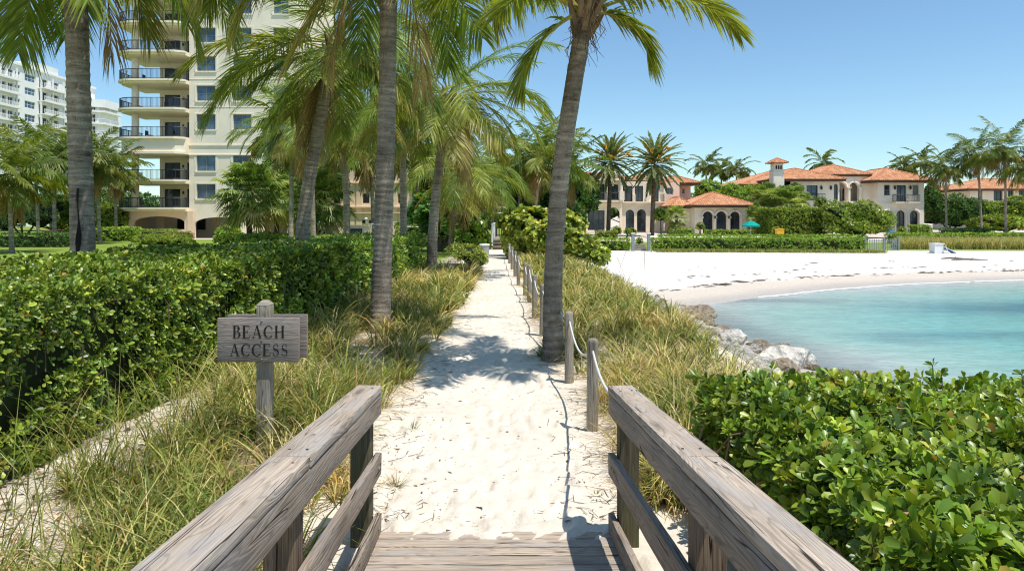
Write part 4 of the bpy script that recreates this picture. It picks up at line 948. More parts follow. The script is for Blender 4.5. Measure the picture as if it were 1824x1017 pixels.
def coco(label, base, top, r0=0.15, r1=0.11, mids=None, n=22, ln=3.2, nl=84, ll=0.76, lw=0.03, segs=3, group='coconut palms beside the path', old=0.17, extra=(), seg=20, name='coconut_palm', flare=1.5, emin=-0.9, emax=1.35, azs=None, dead=2, hang=0.33, ring=0.09, boots=True, skirt=0, droop=0.9, bright=1.0):
    rt = root(name, label, 'palm tree', base, group=group); b0 = np.array(base, float)
    pts = [np.zeros(3) - np.array([0, 0, 0.2])] + [np.array(m) - b0 for m in (mids or [])] + [np.array(top) - b0]
    if len(pts) < 3: pts.insert(1, pts[0] * 0.45 + pts[1] * 0.55)
    P = trunk(rt, pts, r0, r1, flare, ring, seg)
    o = P[-1]; ax = unit(P[-1] - P[-3]); S = Soup()
    for k in range(n):
        f = k / max(1, n - 1)                                     # 0 youngest .. 1 oldest
        az = (azs[k % len(azs)] if azs else k * 2.39996) + R.normal(0, 0.14); e0 = emax + (emin - emax) * f ** 0.85 + R.normal(0, 0.09)
        dr = (0.75 + 1.0 * (1 - abs(2 * f - 0.75)) + R.normal(0, 0.12)) * (1.0 if e0 > -0.3 else 0.45) * droop
        pick = R.random()
        if f > 1 - old and pick < 0.75: col = PO[R.integers(3)]; tip = PB[R.integers(3)]
        else: col = PG[R.integers(4)]; tip = PO[R.integers(3)] if pick < 0.6 else (0.15, 0.19, 0.03)
        q = np.array([math.cos(az), math.sin(az), 0]) * r1 * 0.7
        frond(S, o + q + ax * (0.05 + 0.25 * (1 - f)), az, e0, dr, ln * (0.72 + 0.42 * math.sin(PI * min(1, f + 0.25))) * (0.9 + 0.2 * R.random()), nl, ll, lw, np.array(col) * bright, np.array(tip) * bright, hang * (0.8 + 0.5 * f), R.normal(0, 0.25), (0.27, 0.25, 0.06), segs, twist=R.normal(0, 0.35))
    for k in range(dead):
        az = R.random() * 2 * PI
        frond(S, o - ax * 0.1, az, -0.9 - 0.3 * R.random(), 0.5, ln * 0.7, int(nl * 0.6), ll * 0.8, lw * 0.8, PB[R.integers(3)], PB[R.integers(3)], 0.9, 0.2, (0.25, 0.17, 0.08), segs)
    for (az, e0, dr, l_, kind) in extra:
        col, tip = ((PG[1], (0.20, 0.20, 0.03)) if kind == 'g' else (PG[2], PB[0]) if kind == 'o' else (PG[2], PO[1]) if kind == 'y' else (PO[0], PB[1]))
        q = np.array([math.cos(az), math.sin(az), 0]) * r1 * 0.7
        frond(S, o + q, az, e0, dr, l_, int(nl * 1.1), ll, lw, col, tip, hang * (1.5 if kind == 'b' else 1.1), R.normal(0, 0.1), (0.30, 0.27, 0.06), segs, rw=0.022)
    part('crown', S, M['palm'], rt)
    if boots:
        B = Soup()
        for k in range(14):
            az = k * 2.4; d = np.array([math.cos(az), math.sin(az), 0]); h = -0.25 + 0.4 * k / 14
            a = o + ax * h + d * r1 * 0.8
            B.tube([a, a + d * 0.06 + ax * 0.10, a + d * 0.14 + ax * 0.30], [0.055, 0.04, 0.022], 5, np.array((0.20, 0.135, 0.075)) * (0.6 + 0.7 * R.random()))
        for k in range(60):
            az = R.random() * 6.3; d = np.array([math.cos(az), math.sin(az), 0]); a = o + ax * (-0.28 + 0.45 * R.random()) + d * r1
            B.tube([a, a + d * 0.05 + np.array([R.normal(0, 0.05), R.normal(0, 0.05), -0.15]), a + d * 0.06 + np.array([R.normal(0, 0.06), R.normal(0, 0.06), -0.2 - 0.2 * R.random()])], [0.006, 0.005, 0.002], 3, np.array((0.26, 0.17, 0.09)) * (0.5 + R.random()))
        if skirt:
            for k in range(skirt):
                az = R.random() * 6.3
                frond(B, o - ax * (0.05 + 0.15 * R.random()), az, -1.1 - 0.4 * R.random(), 0.2, 0.7 + 0.5 * R.random(), 14, 0.35, 0.03, PB[R.integers(3)], PB[R.integers(3)], 1.0, 0, (0.25, 0.17, 0.08), 2)
        part('leaf_bases', B, M['stem'], rt)
    return rt
def P3(px, py, d): return np.array(W(px, py, d))
def gp(x, y): return (x, y, ground_z(x, y))

# foreground palms
coco('tall palm behind the far left of the hedge with a dark hollow in its trunk', gp(-6.48, 10.3), (-6.63, 10.3, 6.9), 0.18, 0.155, [(-6.47, 10.3, 1.0), (-6.52, 10.3, 3.0)], n=18, ln=3.7, old=0.2, dead=1, emin=-1.1, boots=False,
     extra=((3.0, -0.3, 1.2, 3.5, 'g'), (3.5, -0.2, 1.4, 3.6, 'o'), (0.15, -0.25, 1.3, 3.4, 'g'), (-0.5, -0.1, 1.5, 3.4, 'y'), (5.3, -0.4, 1.1, 3.4, 'g'), (3.9, -0.55, 0.9, 3.3, 'g'), (0.9, -0.1, 1.4, 3.4, 'g'), (2.5, -0.5, 1.0, 3.1, 'y'), (0.4, -0.6, 0.9, 3.0, 'g')), flare=1.15, seg=24)
S = Soup()      # the hollow: a ragged strip on the bark, its shade put into the colour
rt0 = [o for o in bpy.data.objects if o.name == 'coconut_palm'][0]
zz_ = np.linspace(0.55, 2.15, 26); wv = (0.026 - 0.016 * sst(1.45, 1.75, zz_)) * (0.45 + 1.1 * vn(zz_ * 9, zz_ * 0, 3)) + 0.003
cxs = 0.04 + 0.035 * (vn(zz_ * 2.5, zz_ * 0 + 3, 8) - 0.5); rr = 0.172
V = []; 
for z, w, c in zip(zz_, wv, cxs):
    for u in (-1, 0, 1): x = c + u * w; V.append((x + 0.005, -math.sqrt(rr * rr - min(x * x, rr * rr * 0.9)) - 0.012, z))
n = len(zz_); i = np.arange(n - 1) * 3
S.add(V, [np.stack([i, i + 1, i + 4, i + 3], 1), np.stack([i + 1, i + 2, i + 5, i + 4], 1)])
part('hollow', S, M['dark'], rt0)
x2, y2 = U(676, 598, 0)
coco('straight tall palm with thick grey trunk on the left edge of the sandy path', gp(x2, y2), P3(693, -150, 10.0), 0.152, 0.122, [P3(683, 400, y2), P3(690, 150, 10.1)], n=18, ln=3.5, old=0.15, dead=2, boots=False,
     extra=((0.0, 0.0, 1.55, 2.5, 'y'), (0.25, -0.25, 1.25, 2.3, 'o'), (-0.3, 0.1, 1.5, 2.4, 'o'), (3.2, 0.15, 1.5, 3.3, 'y'), (3.6, 0.0, 1.4, 3.2, 'o'), (2.9, 0.3, 1.4, 3.3, 'g'), (3.35, -0.3, 1.05, 2.9, 'b'), (-1.2, -0.1, 1.3, 2.0, 'y')))
x3, y3 = U(985, 640, 0)
coco('leaning palm standing right of the sandy path among the rope posts', gp(x3, y3), P3(1043, 22, 7.5), 0.124, 0.096, [P3(986, 480, 8.5), P3(1000, 300, 8.3), P3(1022, 150, 7.9)], n=1, ln=1.6, old=0.0, dead=0, emin=1.2, emax=1.4, flare=1.4,
     extra=((0.03, 0.46, 1.35, 1.85, 'y'), (-0.2, -0.1, 1.4, 0.85, 'y'), (3.25, -0.5, 1.0, 1.1, 'y'), (0.38, 0.75, 1.0, 2.95, 'y'), (2.9, 0.65, 1.2, 2.0, 'g'), (-1.6, 1.15, 0.95, 2.1, 'g'), (-2.3, 1.05, 0.9, 2.2, 'g'), (-0.9, 1.1, 0.9, 2.1, 'g'), (2.2, 0.7, 1.2, 1.9, 'g'), (3.5, 0.6, 1.0, 2.0, 'g'), (1.2, 1.0, 0.9, 1.8, 'g'), (-2.9, 0.95, 0.9, 1.9, 'g')), ll=0.52)
x4, y4 = U(768, 497, 0)
coco('palm with curved leaning trunk left of the path, between the two hedges and the path', gp(x4, y4), P3(798, 178, 19.6), 0.155, 0.115, [P3(772, 400, y4), P3(783, 290, 19.8)], n=24, ln=3.3, nl=80, old=0.3, segs=2, dead=2, skirt=14,
     extra=((0.0, 0.35, 1.35, 3.2, 'y'), (-0.2, 0.1, 1.3, 3.1, 'g'), (0.3, 0.6, 1.5, 3.3, 'g'), (3.1, -0.2, 1.0, 2.4, 'y')))
coco('palm leaning right behind the hedge, two trunks left of the straight tall palm', gp((535 - 912) / F * 15.2, 15.2), P3(592, 92, 14.6), 0.165, 0.115, [P3(540, 400, 15.2), P3(556, 290, 15.1), P3(578, 170, 14.8)], n=23, ln=2.95, nl=84, old=0.12, segs=2, dead=2,
     extra=((3.3, -0.05, 1.25, 3.2, 'g'), (3.6, 0.3, 1.3, 3.2, 'o'), (-0.4, -0.2, 1.2, 2.8, 'b')))
coco('slim palm with pale straight trunk just left of the thick straight trunk', gp((618 - 912) / F * 25, 25), P3(611, 205, 24.5), 0.13, 0.10, [P3(617, 350, 25), P3(611, 280, 24.8)], n=24, ln=3.0, nl=52, old=0.3, segs=2, dead=3, skirt=16)
coco('smaller palm near the far end of the hedge, left of the path end', gp(*U(803, 455, 0)), P3(820, 312, 30.5), 0.13, 0.10, [P3(806, 390, 31)], n=24, ln=3.2, nl=52, old=0.3, segs=2, dead=3, skirt=14,
     extra=((0.0, 0.3, 1.3, 3.0, 'y'), (3.1, 0.2, 1.4, 3.0, 'g')))
coco('palm with golden drooping fronds above the path end', gp(-2.3, 38), P3(842, 330, 37.5), 0.13, 0.10, None, n=24, ln=3.0, nl=44, old=0.35, segs=2, dead=3, skirt=12, boots=True)
coco('palm hidden behind the straight tall palm, dark slim trunk', gp((720 - 912) / F * 22, 22), P3(716, 150, 22), 0.12, 0.10, None, n=24, ln=3.4, nl=56, old=0.28, segs=2, dead=3)
coco('palm with dense crown filling the gap left of the slim pale trunk', gp((560 - 912) / F * 31, 31), P3(552, 215, 31), 0.13, 0.11, None, n=24, ln=3.6, nl=48, old=0.3, segs=2, dead=3)
# palms further off
far = [  # px, base d, crown py, label, size
    (16, 44, 318, 'palm at the left picture edge in front of the white condominium', 3.6, 'f'), (96, 55, 292, 'palm with leaning trunk on the lawn left of the big trunk', 3.6, 'f'), (62, 63, 268, 'palm behind the other lawn palms below the white condominium', 3.5, 'f'),
    (172, 58, 292, 'palm on the lawn between the big trunk and the cream tower', 3.4, 'f'), (205, 68, 310, 'palm half hidden behind the balconies of the cream tower', 3.2, 'f'), (128, 70, 285, 'palm hidden behind the big left trunk on the lawn', 3.4, 'f'),
    (962, 48, 286, 'palm left of the leaning palm, in front of the villa', 3.6, 'f'), (1012, 58, 305, 'palm right of the leaning palm, shading the villa balcony', 3.8, 'f'), (925, 60, 300, 'palm over the end of the path', 3.5, 'f'), (985, 70, 262, 'taller palm behind the leaning trunk', 3.6, 'f'), (884, 66, 290, 'palm with lower crown left of the path end', 3.6, 'f'),
    (1684, 92, 300, 'leftmost of the three palms right of the second villa', 3.9, 'v'), (1742, 90, 277, 'middle of the three palms right of the second villa', 4.2, 'v'), (1790, 84, 268, 'tallest palm at the right, in front of the far red roofed house', 4.4, 'v'), (1826, 82, 300, 'palm cut by the right picture edge', 4.0, 'v'),
    (660, 45, 262, 'palm behind the straight tall palm in front of the low cream building', 3.8, 'f'), (745, 50, 270, 'palm between the low cream building and the curved leaning palm', 3.6, 'f'), (520, 42, 235, 'palm in front of the cream tower right corner', 3.6, 'f')]
for px, d, cy, lb, sz, kd in far:
    x = (px - CX) / F * d; x2 = x + R.normal(0, 0.5)
    coco(lb, gp(x2, d), P3(px, cy, d), 0.16, 0.11, None, n=28, ln=sz, nl=36, ll=1.0, lw=0.10, segs=2, group='palms in the background', old=0.25, seg=10, dead=3, boots=False, ring=0.3, hang=0.5, bright=0.72, emin=-0.7, droop=0.68)
for px, d, cy, lb in ((1258, 118, 297, 'left royal palm above the pavilion roof'), (1312, 120, 306, 'right royal palm above the trees between the villas'), (1285, 124, 308, 'royal palm between the two others behind the pavilion'), (1465, 130, 292, 'palm top showing above the ridge of the second villa'), (1640, 112, 292, 'palm behind the right wing of the second villa'), (1610, 116, 300, 'palm half hidden by the right roof of the second villa')):
    x = (px - CX) / F * d
    coco(lb, gp(x, d), P3(px, cy, d), 0.2, 0.14, None, n=18, ln=3.6, nl=28, ll=0.95, lw=0.16, segs=2, group='palms in the background', old=0.0, seg=8, dead=0, boots=False, ring=0.4, emin=-0.5, name='royal_palm', hang=0.3, bright=0.6)

def date_palm(label, base, top):
    rt = root('date_palm', label, 'palm tree', base, group='date palms before the villa'); o = np.array(top) - np.array(base); S = Soup()
    trunk(rt, [(0, 0, -0.2), o * 0.5, o], 0.27, 0.25, 1.15, 0.16, 14, 'bark2')
    for k in range(76):
        f = k / 75; az = k * 2.39996; e0 = 1.45 - 2.2 * f + R.normal(0, 0.07)
        c = np.array([(0.16, 0.19, 0.085), (0.21, 0.235, 0.11), (0.13, 0.16, 0.07)][R.integers(3)])
        frond(S, o + np.array([0, 0, 0.35 * (1 - f)]), az, e0, 0.62 + 0.25 * R.random() if f < 0.75 else 0.35, 4.2 * (0.85 + 0.2 * R.random()), 42, 0.5, 0.12, c * (0.9 if f < 0.7 else 0.7), c * 1.15, 0.12, R.normal(0, 0.1), (0.25, 0.22, 0.09), 2, spread=0.72)
    part('crown', S, M['palm'], rt)
    S = Soup()
    for k in range(14):
        az = R.random() * 6.28; e = 0.95 * R.random() + 0.1; L0 = 1.3 + 1.1 * R.random(); D = np.array([math.cos(az) * math.cos(e), math.sin(az) * math.cos(e), math.sin(e)])
        for q in range(11):
            p = o + np.array([0, 0, 0.2]) + D * L0; dn = R.normal(0, 0.16, 3) + D * 0.4 + np.array([0, 0, -0.25])
            S.tube([o + np.array([0, 0, 0.2]) + D * 0.5 * L0, p, p + dn], [0.03, 0.06, 0.04], 4, (0.5, 0.25, 0.04))
    part('fruit_stalks', S, M['flower'], rt)
date_palm('left date palm with orange fruit stalks in front of the balcony villa', gp((1083 - 912) / F * 84, 84), P3(1088, 292, 84))
date_palm('right date palm with orange fruit stalks between balcony villa and pavilion', gp((1161 - 912) / F * 80, 80), P3(1166, 296, 80))

def sabal(label, base, top, nf=46, rl=0.95, pl=1.0, group='fan palms', bright=1.25, skirt=True):
    rt = root('fan_palm', label, 'palm tree', base, group=group); o = np.array(top) - np.array(base)
    trunk(rt, [(0, 0, -0.2), o * 0.5 + np.array([R.normal(0, 0.05), 0, 0]), o], 0.2, 0.17, 1.1, 0.12, 10, 'bark2'); S = Soup()
    for k in range(nf):
        f = (k + 0.5) / nf; az = k * 2.39996 + R.normal(0, 0.1); e = 1.4 - 2.3 * f + R.normal(0, 0.12); L0 = pl * (0.7 + 0.5 * R.random())
        D = np.array([math.cos(az) * math.cos(e), math.sin(az) * math.cos(e), math.sin(e)]); p = o + D * L0 + np.array([0, 0, -0.12 * L0 ** 2])
        S.tube([o, (o + p) / 2 + np.array([0, 0, 0.06]), p], [0.03, 0.022, 0.015], 3, (0.20, 0.22, 0.06), cap=False)
        c = np.array([(0.12, 0.165, 0.04), (0.18, 0.215, 0.06), (0.085, 0.125, 0.03)][R.integers(3)]) * bright
        if f > 0.88: c = np.array((0.26, 0.22, 0.09))
        sd = unit(np.cross(D, np.array([0, 0, 1.0]) + 1e-3)); up = np.cross(sd, D); nseg = 25
        a = np.radians(np.linspace(-125, 125, nseg)) + R.normal(0, 0.03, nseg)
        Dr = unit(np.cos(a)[:, None] * D + np.sin(a)[:, None] * sd + (0.28 * np.abs(np.sin(a)))[:, None] * up)
        l = rl * (0.75 + 0.3 * np.cos(a * 0.6)) * (0.85 + 0.25 * R.random(nseg)); Wv = unit(np.cross(Dr, up)); w0, w1 = 0.012, 0.05 * rl
        p1 = p + Dr * (l * 0.5)[:, None]; p2 = p + Dr * (l * 0.88)[:, None] - np.array([0, 0, 1.0]) * (l * (0.22 + 0.25 * R.random(nseg)))[:, None]
        V = np.stack([p + Wv * w0, p - Wv * w0, p1 + Wv * w1, p1 - Wv * w1, p2 + Wv * 0.004, p2 - Wv * 0.004], 1)
        fq = np.array([(0, 1, 3, 2), (2, 3, 5, 4)]); Fq = (fq[None] + (np.arange(nseg) * 6)[:, None, None]).reshape(-1, 4)
        cc = np.repeat((c[None] * (1 + R.normal(0, 0.13, (nseg, 1)))), 6, 0).reshape(nseg, 6, 3); cc[:, 4:] *= np.array([1.5, 1.3, 1.2])
        S.add(V.reshape(-1, 3), Fq, cc.reshape(-1, 3))
    part('crown', S, M['palm'], rt); return rt
for px, d, cy, lb, nf, rl, pl in ((446, 47, 338, 'big round fan palm in front of the cream tower windows', 74, 1.3, 1.75), (493, 52, 350, 'fan palm just right of the big round fan palm', 56, 1.2, 1.5), (568, 45, 352, 'fan palm between the leaning trunk and the slim pale trunk', 66, 1.25, 1.6), (528, 56, 362, 'low fan palm in front of the dark garage arch', 50, 1.15, 1.3),
                           (1392, 88, 362, 'fan palm left of the tall clipped hedge block', 70, 1.6, 2.2), (1368, 92, 356, 'fan palm behind the pavilion right corner', 60, 1.5, 2.0), (1410, 92, 356, 'fan palm below the villa chimney', 60, 1.5, 2.0), (1205, 84, 385, 'small fan palm left of the pavilion arches', 34, 0.9, 1.1), (1345, 86, 380, 'small light green plant palm at the pavilion right corner', 30, 0.8, 0.9)):
    sabal(lb, gp((px - CX) / F * d, d), P3(px, cy, d), nf, rl, pl)

# ------------------------------------------------------------------ leafy trees and shrubs
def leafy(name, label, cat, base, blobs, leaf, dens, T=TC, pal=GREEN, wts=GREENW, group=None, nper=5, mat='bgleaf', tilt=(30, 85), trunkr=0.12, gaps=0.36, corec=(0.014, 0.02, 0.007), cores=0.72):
    """blobs: (x, y, z, rx, ry, rz) in world space"""
    rt = root(name, label, cat, base, group=group); b0 = np.array(base, float); S = Soup(); C_ = Soup(); B = np.array(blobs, float)
    for k, (x, y, z, rx, ry, rz) in enumerate(blobs):
        n = int(dens * 4 * PI * ((rx * ry + rx * rz + ry * rz) / 3))
        D = unit(R.normal(0, 1, (n, 3))); D = D[D[:, 2] > -0.55]; rr = 1 - 0.3 * R.random(len(D)) ** 2
        f = fbm(D[:, 0] * 2.1 + D[:, 2] * 1.7 + k * 3.3, D[:, 1] * 2.1 - D[:, 2] * 1.3, 7 + k, 3)
        kp = f > gaps - 0.05 * R.random(len(D)); D, rr, f = D[kp], rr[kp], f[kp]
        P = np.array([x, y, z]) + D * np.array([rx, ry, rz]) * (rr * (0.78 + 0.5 * f))[:, None]
        # keep only what is outside the other blobs
        ok = np.ones(len(P), bool)
        for j, q in enumerate(B):
            if j != k: ok &= (((P - q[:3]) / q[3:]) ** 2).sum(1) > 0.5
        P, D = P[ok], D[ok]
        if len(P): rosettes(S, P - b0, unit(D / np.array([rx, ry, rz]) + np.array([0, 0, 0.5 / max(rz, 0.1)])), nper, leaf, T, pal, wts, tilt)
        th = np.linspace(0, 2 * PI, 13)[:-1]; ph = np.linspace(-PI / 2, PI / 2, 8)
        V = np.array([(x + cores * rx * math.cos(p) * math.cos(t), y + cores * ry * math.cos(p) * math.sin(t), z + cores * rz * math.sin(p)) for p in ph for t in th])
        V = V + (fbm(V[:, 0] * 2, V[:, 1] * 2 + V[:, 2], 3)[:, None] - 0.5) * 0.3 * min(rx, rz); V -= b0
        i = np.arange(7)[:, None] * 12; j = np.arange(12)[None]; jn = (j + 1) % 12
        C_.add(V, np.stack([i + j, i + jn, i + 12 + jn, i + 12 + j], -1).reshape(-1, 4), corec)  # dark filler lump per blob; shade of the crown interior is in its colour
        p0 = np.array([0, 0, 0.0]); p1 = np.array([x, y, z]) - b0
        C_.tube([p0, p0 * 0.5 + p1 * 0.5 + R.normal(0, 0.08, 3) * rx, p1], [trunkr, trunkr * 0.7, trunkr * 0.35], 6, (0.13, 0.10, 0.07))
    part('foliage', S, M[mat], rt); part('dark_core_branches', C_, M['stem'], rt); return rt
def bl(px, py, d, rpx, rpy, rd=None):
    x, y, z = W(px, py, d); return (x, y, z, rpx * d / F, (rd if rd else rpx * d / F), rpy * d / F)
# ------------------------------------------------------------------ buildings
class Pl:
    """a wall plane: point o, horizontal unit ux, outward normal n"""
    def __init__(s, o, ux=(1, 0, 0), n=(0, -1, 0)): s.o = np.array(o, float); s.u = np.array(ux, float); s.n = np.array(n, float); s.z = np.array((0, 0, 1.0))
    def p(s, u, w, k=0.0): return s.o + s.u * u + s.z * w + s.n * k
def rectp(u0, u1, w0, w1): return [(u0, w0), (u1, w0), (u1, w1), (u0, w1)]
def archp(u0, u1, w0, ws, rise=None, n=12):
    r = (u1 - u0) / 2; c = (u0 + u1) / 2; rise = r if rise is None else rise
    return [(u0, w0), (u1, w0)] + [(c + r * math.cos(a), ws + rise * math.sin(a)) for a in np.linspace(0, PI, n)]
def panel(S, pl, outer, holes, depth=0.25, k=0.0, mat=0):
    polys = [[Vector((a, b_, 0)) for a, b_ in q] for q in [outer] + holes]; flat = [v for q in polys for v in q]
    tri = tessellate_polygon(polys)
    V = np.array([pl.p(v.x, v.y, k) for v in flat])
    S.add(V, np.array([tuple(t) for t in tri]), mat=mat)
    for h in holes:
        n = len(h); A = [pl.p(a, b_, k) for a, b_ in h]; B = [pl.p(a, b_, k - depth) for a, b_ in h]
        S.add(np.array(A + B), np.array([(i, (i + 1) % n, n + (i + 1) % n, n + i) for i in range(n)]), mat=mat)
def slab(S, pl, u0, u1, w0, w1, k0, k1, mat=0):
    """box on a wall plane from k0 (inner) to k1 (outer)"""
    V = [pl.p(u, w, k) for w in (w0, w1) for k in (k0, k1) for u in (u0, u1)]
    S.add(np.array(V), np.array([(0, 2, 3, 1), (4, 5, 7, 6), (0, 1, 5, 4), (2, 6, 7, 3), (0, 4, 6, 2), (1, 3, 7, 5)]), mat=mat)
def window(rt, pl, poly, recess, nx=1, nz=1, fm='frame', gm='glass', fw=0.07, name='window', sill=None):
    u = [a for a, _ in poly]; w = [b_ for _, b_ in poly]; u0, u1, w0, w1 = min(u), max(u), min(w), max(w); cu, cw = (u0 + u1) / 2, (w0 + w1) / 2
    S = Soup(); n = len(poly); inner = [(cu + (a - cu) * (1 - 2 * fw / (u1 - u0)), cw + (b_ - cw) * (1 - 2 * fw / (w1 - w0))) for a, b_ in poly]
    k = -recess
    A = [pl.p(a, b_, k + 0.04) for a, b_ in poly]; B = [pl.p(a, b_, k + 0.04) for a, b_ in inner]; Cc = [pl.p(a, b_, k) for a, b_ in inner]
    S.add(np.array(A + B + Cc), np.array([(i, (i + 1) % n, n + (i + 1) % n, n + i) for i in range(n)] + [(n + i, n + (i + 1) % n, 2 * n + (i + 1) % n, 2 * n + i) for i in range(n)]))
    for i in range(1, nx): 
        c = u0 + (u1 - u0) * i / nx; slab(S, pl, c - fw * 0.4, c + fw * 0.4, w0 + fw, w1 - fw * (1.2 if n == 4 else 1.4), k + 0.002, k + 0.035)
    for i in range(1, nz):
        c = w0 + (w1 - w0) * i / nz; slab(S, pl, u0 + fw, u1 - fw, c - fw * 0.35, c + fw * 0.35, k + 0.002, k + 0.031)
    if sill: slab(S, pl, u0 - 0.12, u1 + 0.12, w0 - 0.16, w0 - 0.003, -recess, 0.10, 1)
    f = part(name, S, [M[fm], M[sill] if sill else M[fm]], rt)
    G = Soup(); tri = tessellate_polygon([[Vector((a, b_, 0)) for a, b_ in poly]]); G.add(np.array([pl.p(a, b_, k + 0.001) for a, b_ in poly]), np.array([tuple(t) for t in tri]))
    part('pane', G, M[gm], f); return f
def railing(rt, pts, h, mat='railing', nb=0.14, name='balcony_railing', tr=0.045, bar=0.02):
    S = Soup(); pts = np.array(pts, float)
    for zo in (h, 0.09):
        S.tube(pts + np.array([0, 0, zo]), tr if zo == h else tr * 0.8, 4)
    seg = np.linalg.norm(np.diff(pts, axis=0), axis=1); cum = np.concatenate([[0], np.cumsum(seg)]); n = int(cum[-1] / nb)
    for i in range(n + 1):
        t = cum[-1] * i / max(n, 1); p = np.array([np.interp(t, cum, pts[:, k]) for k in range(3)]); thick = i % 10 == 0
        S.tube([p, p + np.array([0, 0, h])], bar * (2.0 if thick else 1), 3 if not thick else 4, cap=False)
    return part(name, S, M[mat], rt)
def hip_roof(S, x0, x1, y0, y1, z, h, tile=0.30, eave=0.12):
    """terracotta barrel-tile hip roof over the rectangle, eaves at z"""
    wx_, wy_ = x1 - x0, y1 - y0; run = min(wx_, wy_) / 2
    cx_, cy_ = (x0 + x1) / 2, (y0 + y1) / 2
    def slope(a, b_, inward, runm):
        a = np.array(a, float); b_ = np.array(b_, float); L_ = np.linalg.norm(b_ - a); u = (b_ - a) / L_; inward = np.array(inward, float)
        n = max(2, int(L_ / tile)); w = L_ / n; nc = max(2, int(math.hypot(runm, h) / 0.42))
        hipl = run
        for i in range(n):
            s = (i + 0.5) * w; ext = min(runm, min(s, L_ - s) * runm / hipl) if L_ > 2 * hipl + 0.01 or True else runm
            if ext < 0.15: continue
            m = max(1, int(math.ceil(ext / runm * nc))); g = (0.93 + 0.14 * R.random())
            prof = [(-0.5, 0.0), (-0.25, 0.075), (0.0, 0.10), (0.25, 0.075), (0.5, 0.0)]
            for c in range(m):
                t0 = ext * c / m; t1 = ext * (c + 1) / m; lift = 0.05
                V = []
                for t, lf in ((t0, lift), (t1, 0.0)):
                    for pu, pz in prof: 
                        q = a + u * (s + pu * w) + inward * t; V.append((q[0], q[1], z + h * t / runm + pz + lf))
                for pu, pz in prof: 
                    q = a + u * (s + pu * w) + inward * t0; V.append((q[0], q[1], z + h * t0 / runm - 0.02))
                base = np.array([(0.64, 0.325, 0.17), (0.68, 0.37, 0.205), (0.59, 0.285, 0.145), (0.72, 0.43, 0.26)][R.choice(4, p=[.4, .3, .2, .1])]) * g * (0.92 + 0.16 * R.random())
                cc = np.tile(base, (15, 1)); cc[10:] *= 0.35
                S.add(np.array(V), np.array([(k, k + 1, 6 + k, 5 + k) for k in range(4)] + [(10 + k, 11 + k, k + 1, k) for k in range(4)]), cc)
    slope((x0, y0), (x1, y0), (0, 1), run)
    slope((x1, y1), (x0, y1), (0, -1), run)
    slope((x0, y1), (x0, y0), (1, 0), run); slope((x1, y0), (x1, y1), (-1, 0), run)
    # hip and ridge caps
    col = (0.50, 0.20, 0.10)
    if wx_ >= wy_: ra, rb = (x0 + run, cy_, z + h + .08), (x1 - run, cy_, z + h + .08)
    else: ra, rb = (cx_, y0 + run, z + h + .08), (cx_, y1 - run, z + h + .08)
    def cap(a, b_):
        S.tube([a, b_], 0.13, 6, col)
    if wx_ >= wy_:
        for c in ((x0, y0), (x0, y1)): cap((*c, z + .06), ra)
        for c in ((x1, y0), (x1, y1)): cap((*c, z + .06), rb)
    else:
        for c in ((x0, y0), (x1, y0)): cap((*c, z + .06), ra)
        for c in ((x0, y1), (x1, y1)): cap((*c, z + .06), rb)
    if np.linalg.norm(np.array(ra) - rb) > 0.1: cap(ra, rb)
def roof(rt, x0, x1, y0, y1, z, h, name='roof', over=0.7):
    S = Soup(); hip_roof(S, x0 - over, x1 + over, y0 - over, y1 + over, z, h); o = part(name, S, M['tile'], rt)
    E = Soup(); E.box(x0 - over + .06, x1 + over - .06, y0 - over + .06, y1 + over - .06, z - 0.30, z - 0.04)
    part('eaves', E, M['fasc'], o); return o

# ---- cream tower (world coordinates relative to its base)
TD = 72.6; ts = TD / F; tx0 = lambda px: (px - CX) * ts; tz = lambda py: CZ - (py - HY) * ts
TWB = np.array((-42.0, TD, -0.6)); tw = root('apartment_tower', 'cream apartment tower with rounded dark railed balconies behind the palms', 'building', TWB)
def lx(px): return tx0(px) - TWB[0]
def lz(py): return tz(py) - TWB[2]
pm = Pl((0, 0, 0))                                   # main facade plane, local y = 0
S = Soup(); holes = []; wins = []
rows = [(-102, -76), (-52, -26), (-1, 25), (50, 76), (101, 127), (153, 180), (204, 231), (277, 305), (328, 354)]
for a, b_ in rows:
    for u0, u1 in ((350, 384), (415, 448), (487, 514)):
        q = rectp(lx(u0), lx(u1), lz(b_), lz(a)); holes.append(q); wins.append(q)
garage = [archp(lx(347), lx(428), 0.001, lz(398), 0.65), archp(lx(470), lx(512), 0.001, lz(400), 0.6)]
panel(S, pm, rectp(lx(337), lx(528), 0, lz(-170)), holes + garage, 0.3)
slab(S, Pl((0, 0, 0)), lx(337), lx(528), lz(-170), lz(-172), -16, 0)
xa, xb = lx(337), lx(528); H = lz(-170)
S.add(np.array([(xb, 0, 0), (xb, 16, 0), (xb, 16, H), (xb, 0, H)]), np.array([(0, 1, 2, 3)]))
S.add(np.array([(xa, 0, lz(372)), (xa, 3.2, lz(372)), (xa, 3.2, H), (xa, 0, H)]), np.array([(0, 3, 2, 1)]))
S.add(np.array([(xa, 16, 0), (xb, 16, 0), (xb, 16, H), (xa, 16, H)]), np.array([(0, 1, 2, 3)]))
# string courses
for py in (258, 275, 190.5, 141): 
    slab(S, pm, xa + 0.0, xb, lz(py + (2.0 if py > 200 else 0.9)), lz(py), 0.0, 0.09 if py > 200 else 0.035)
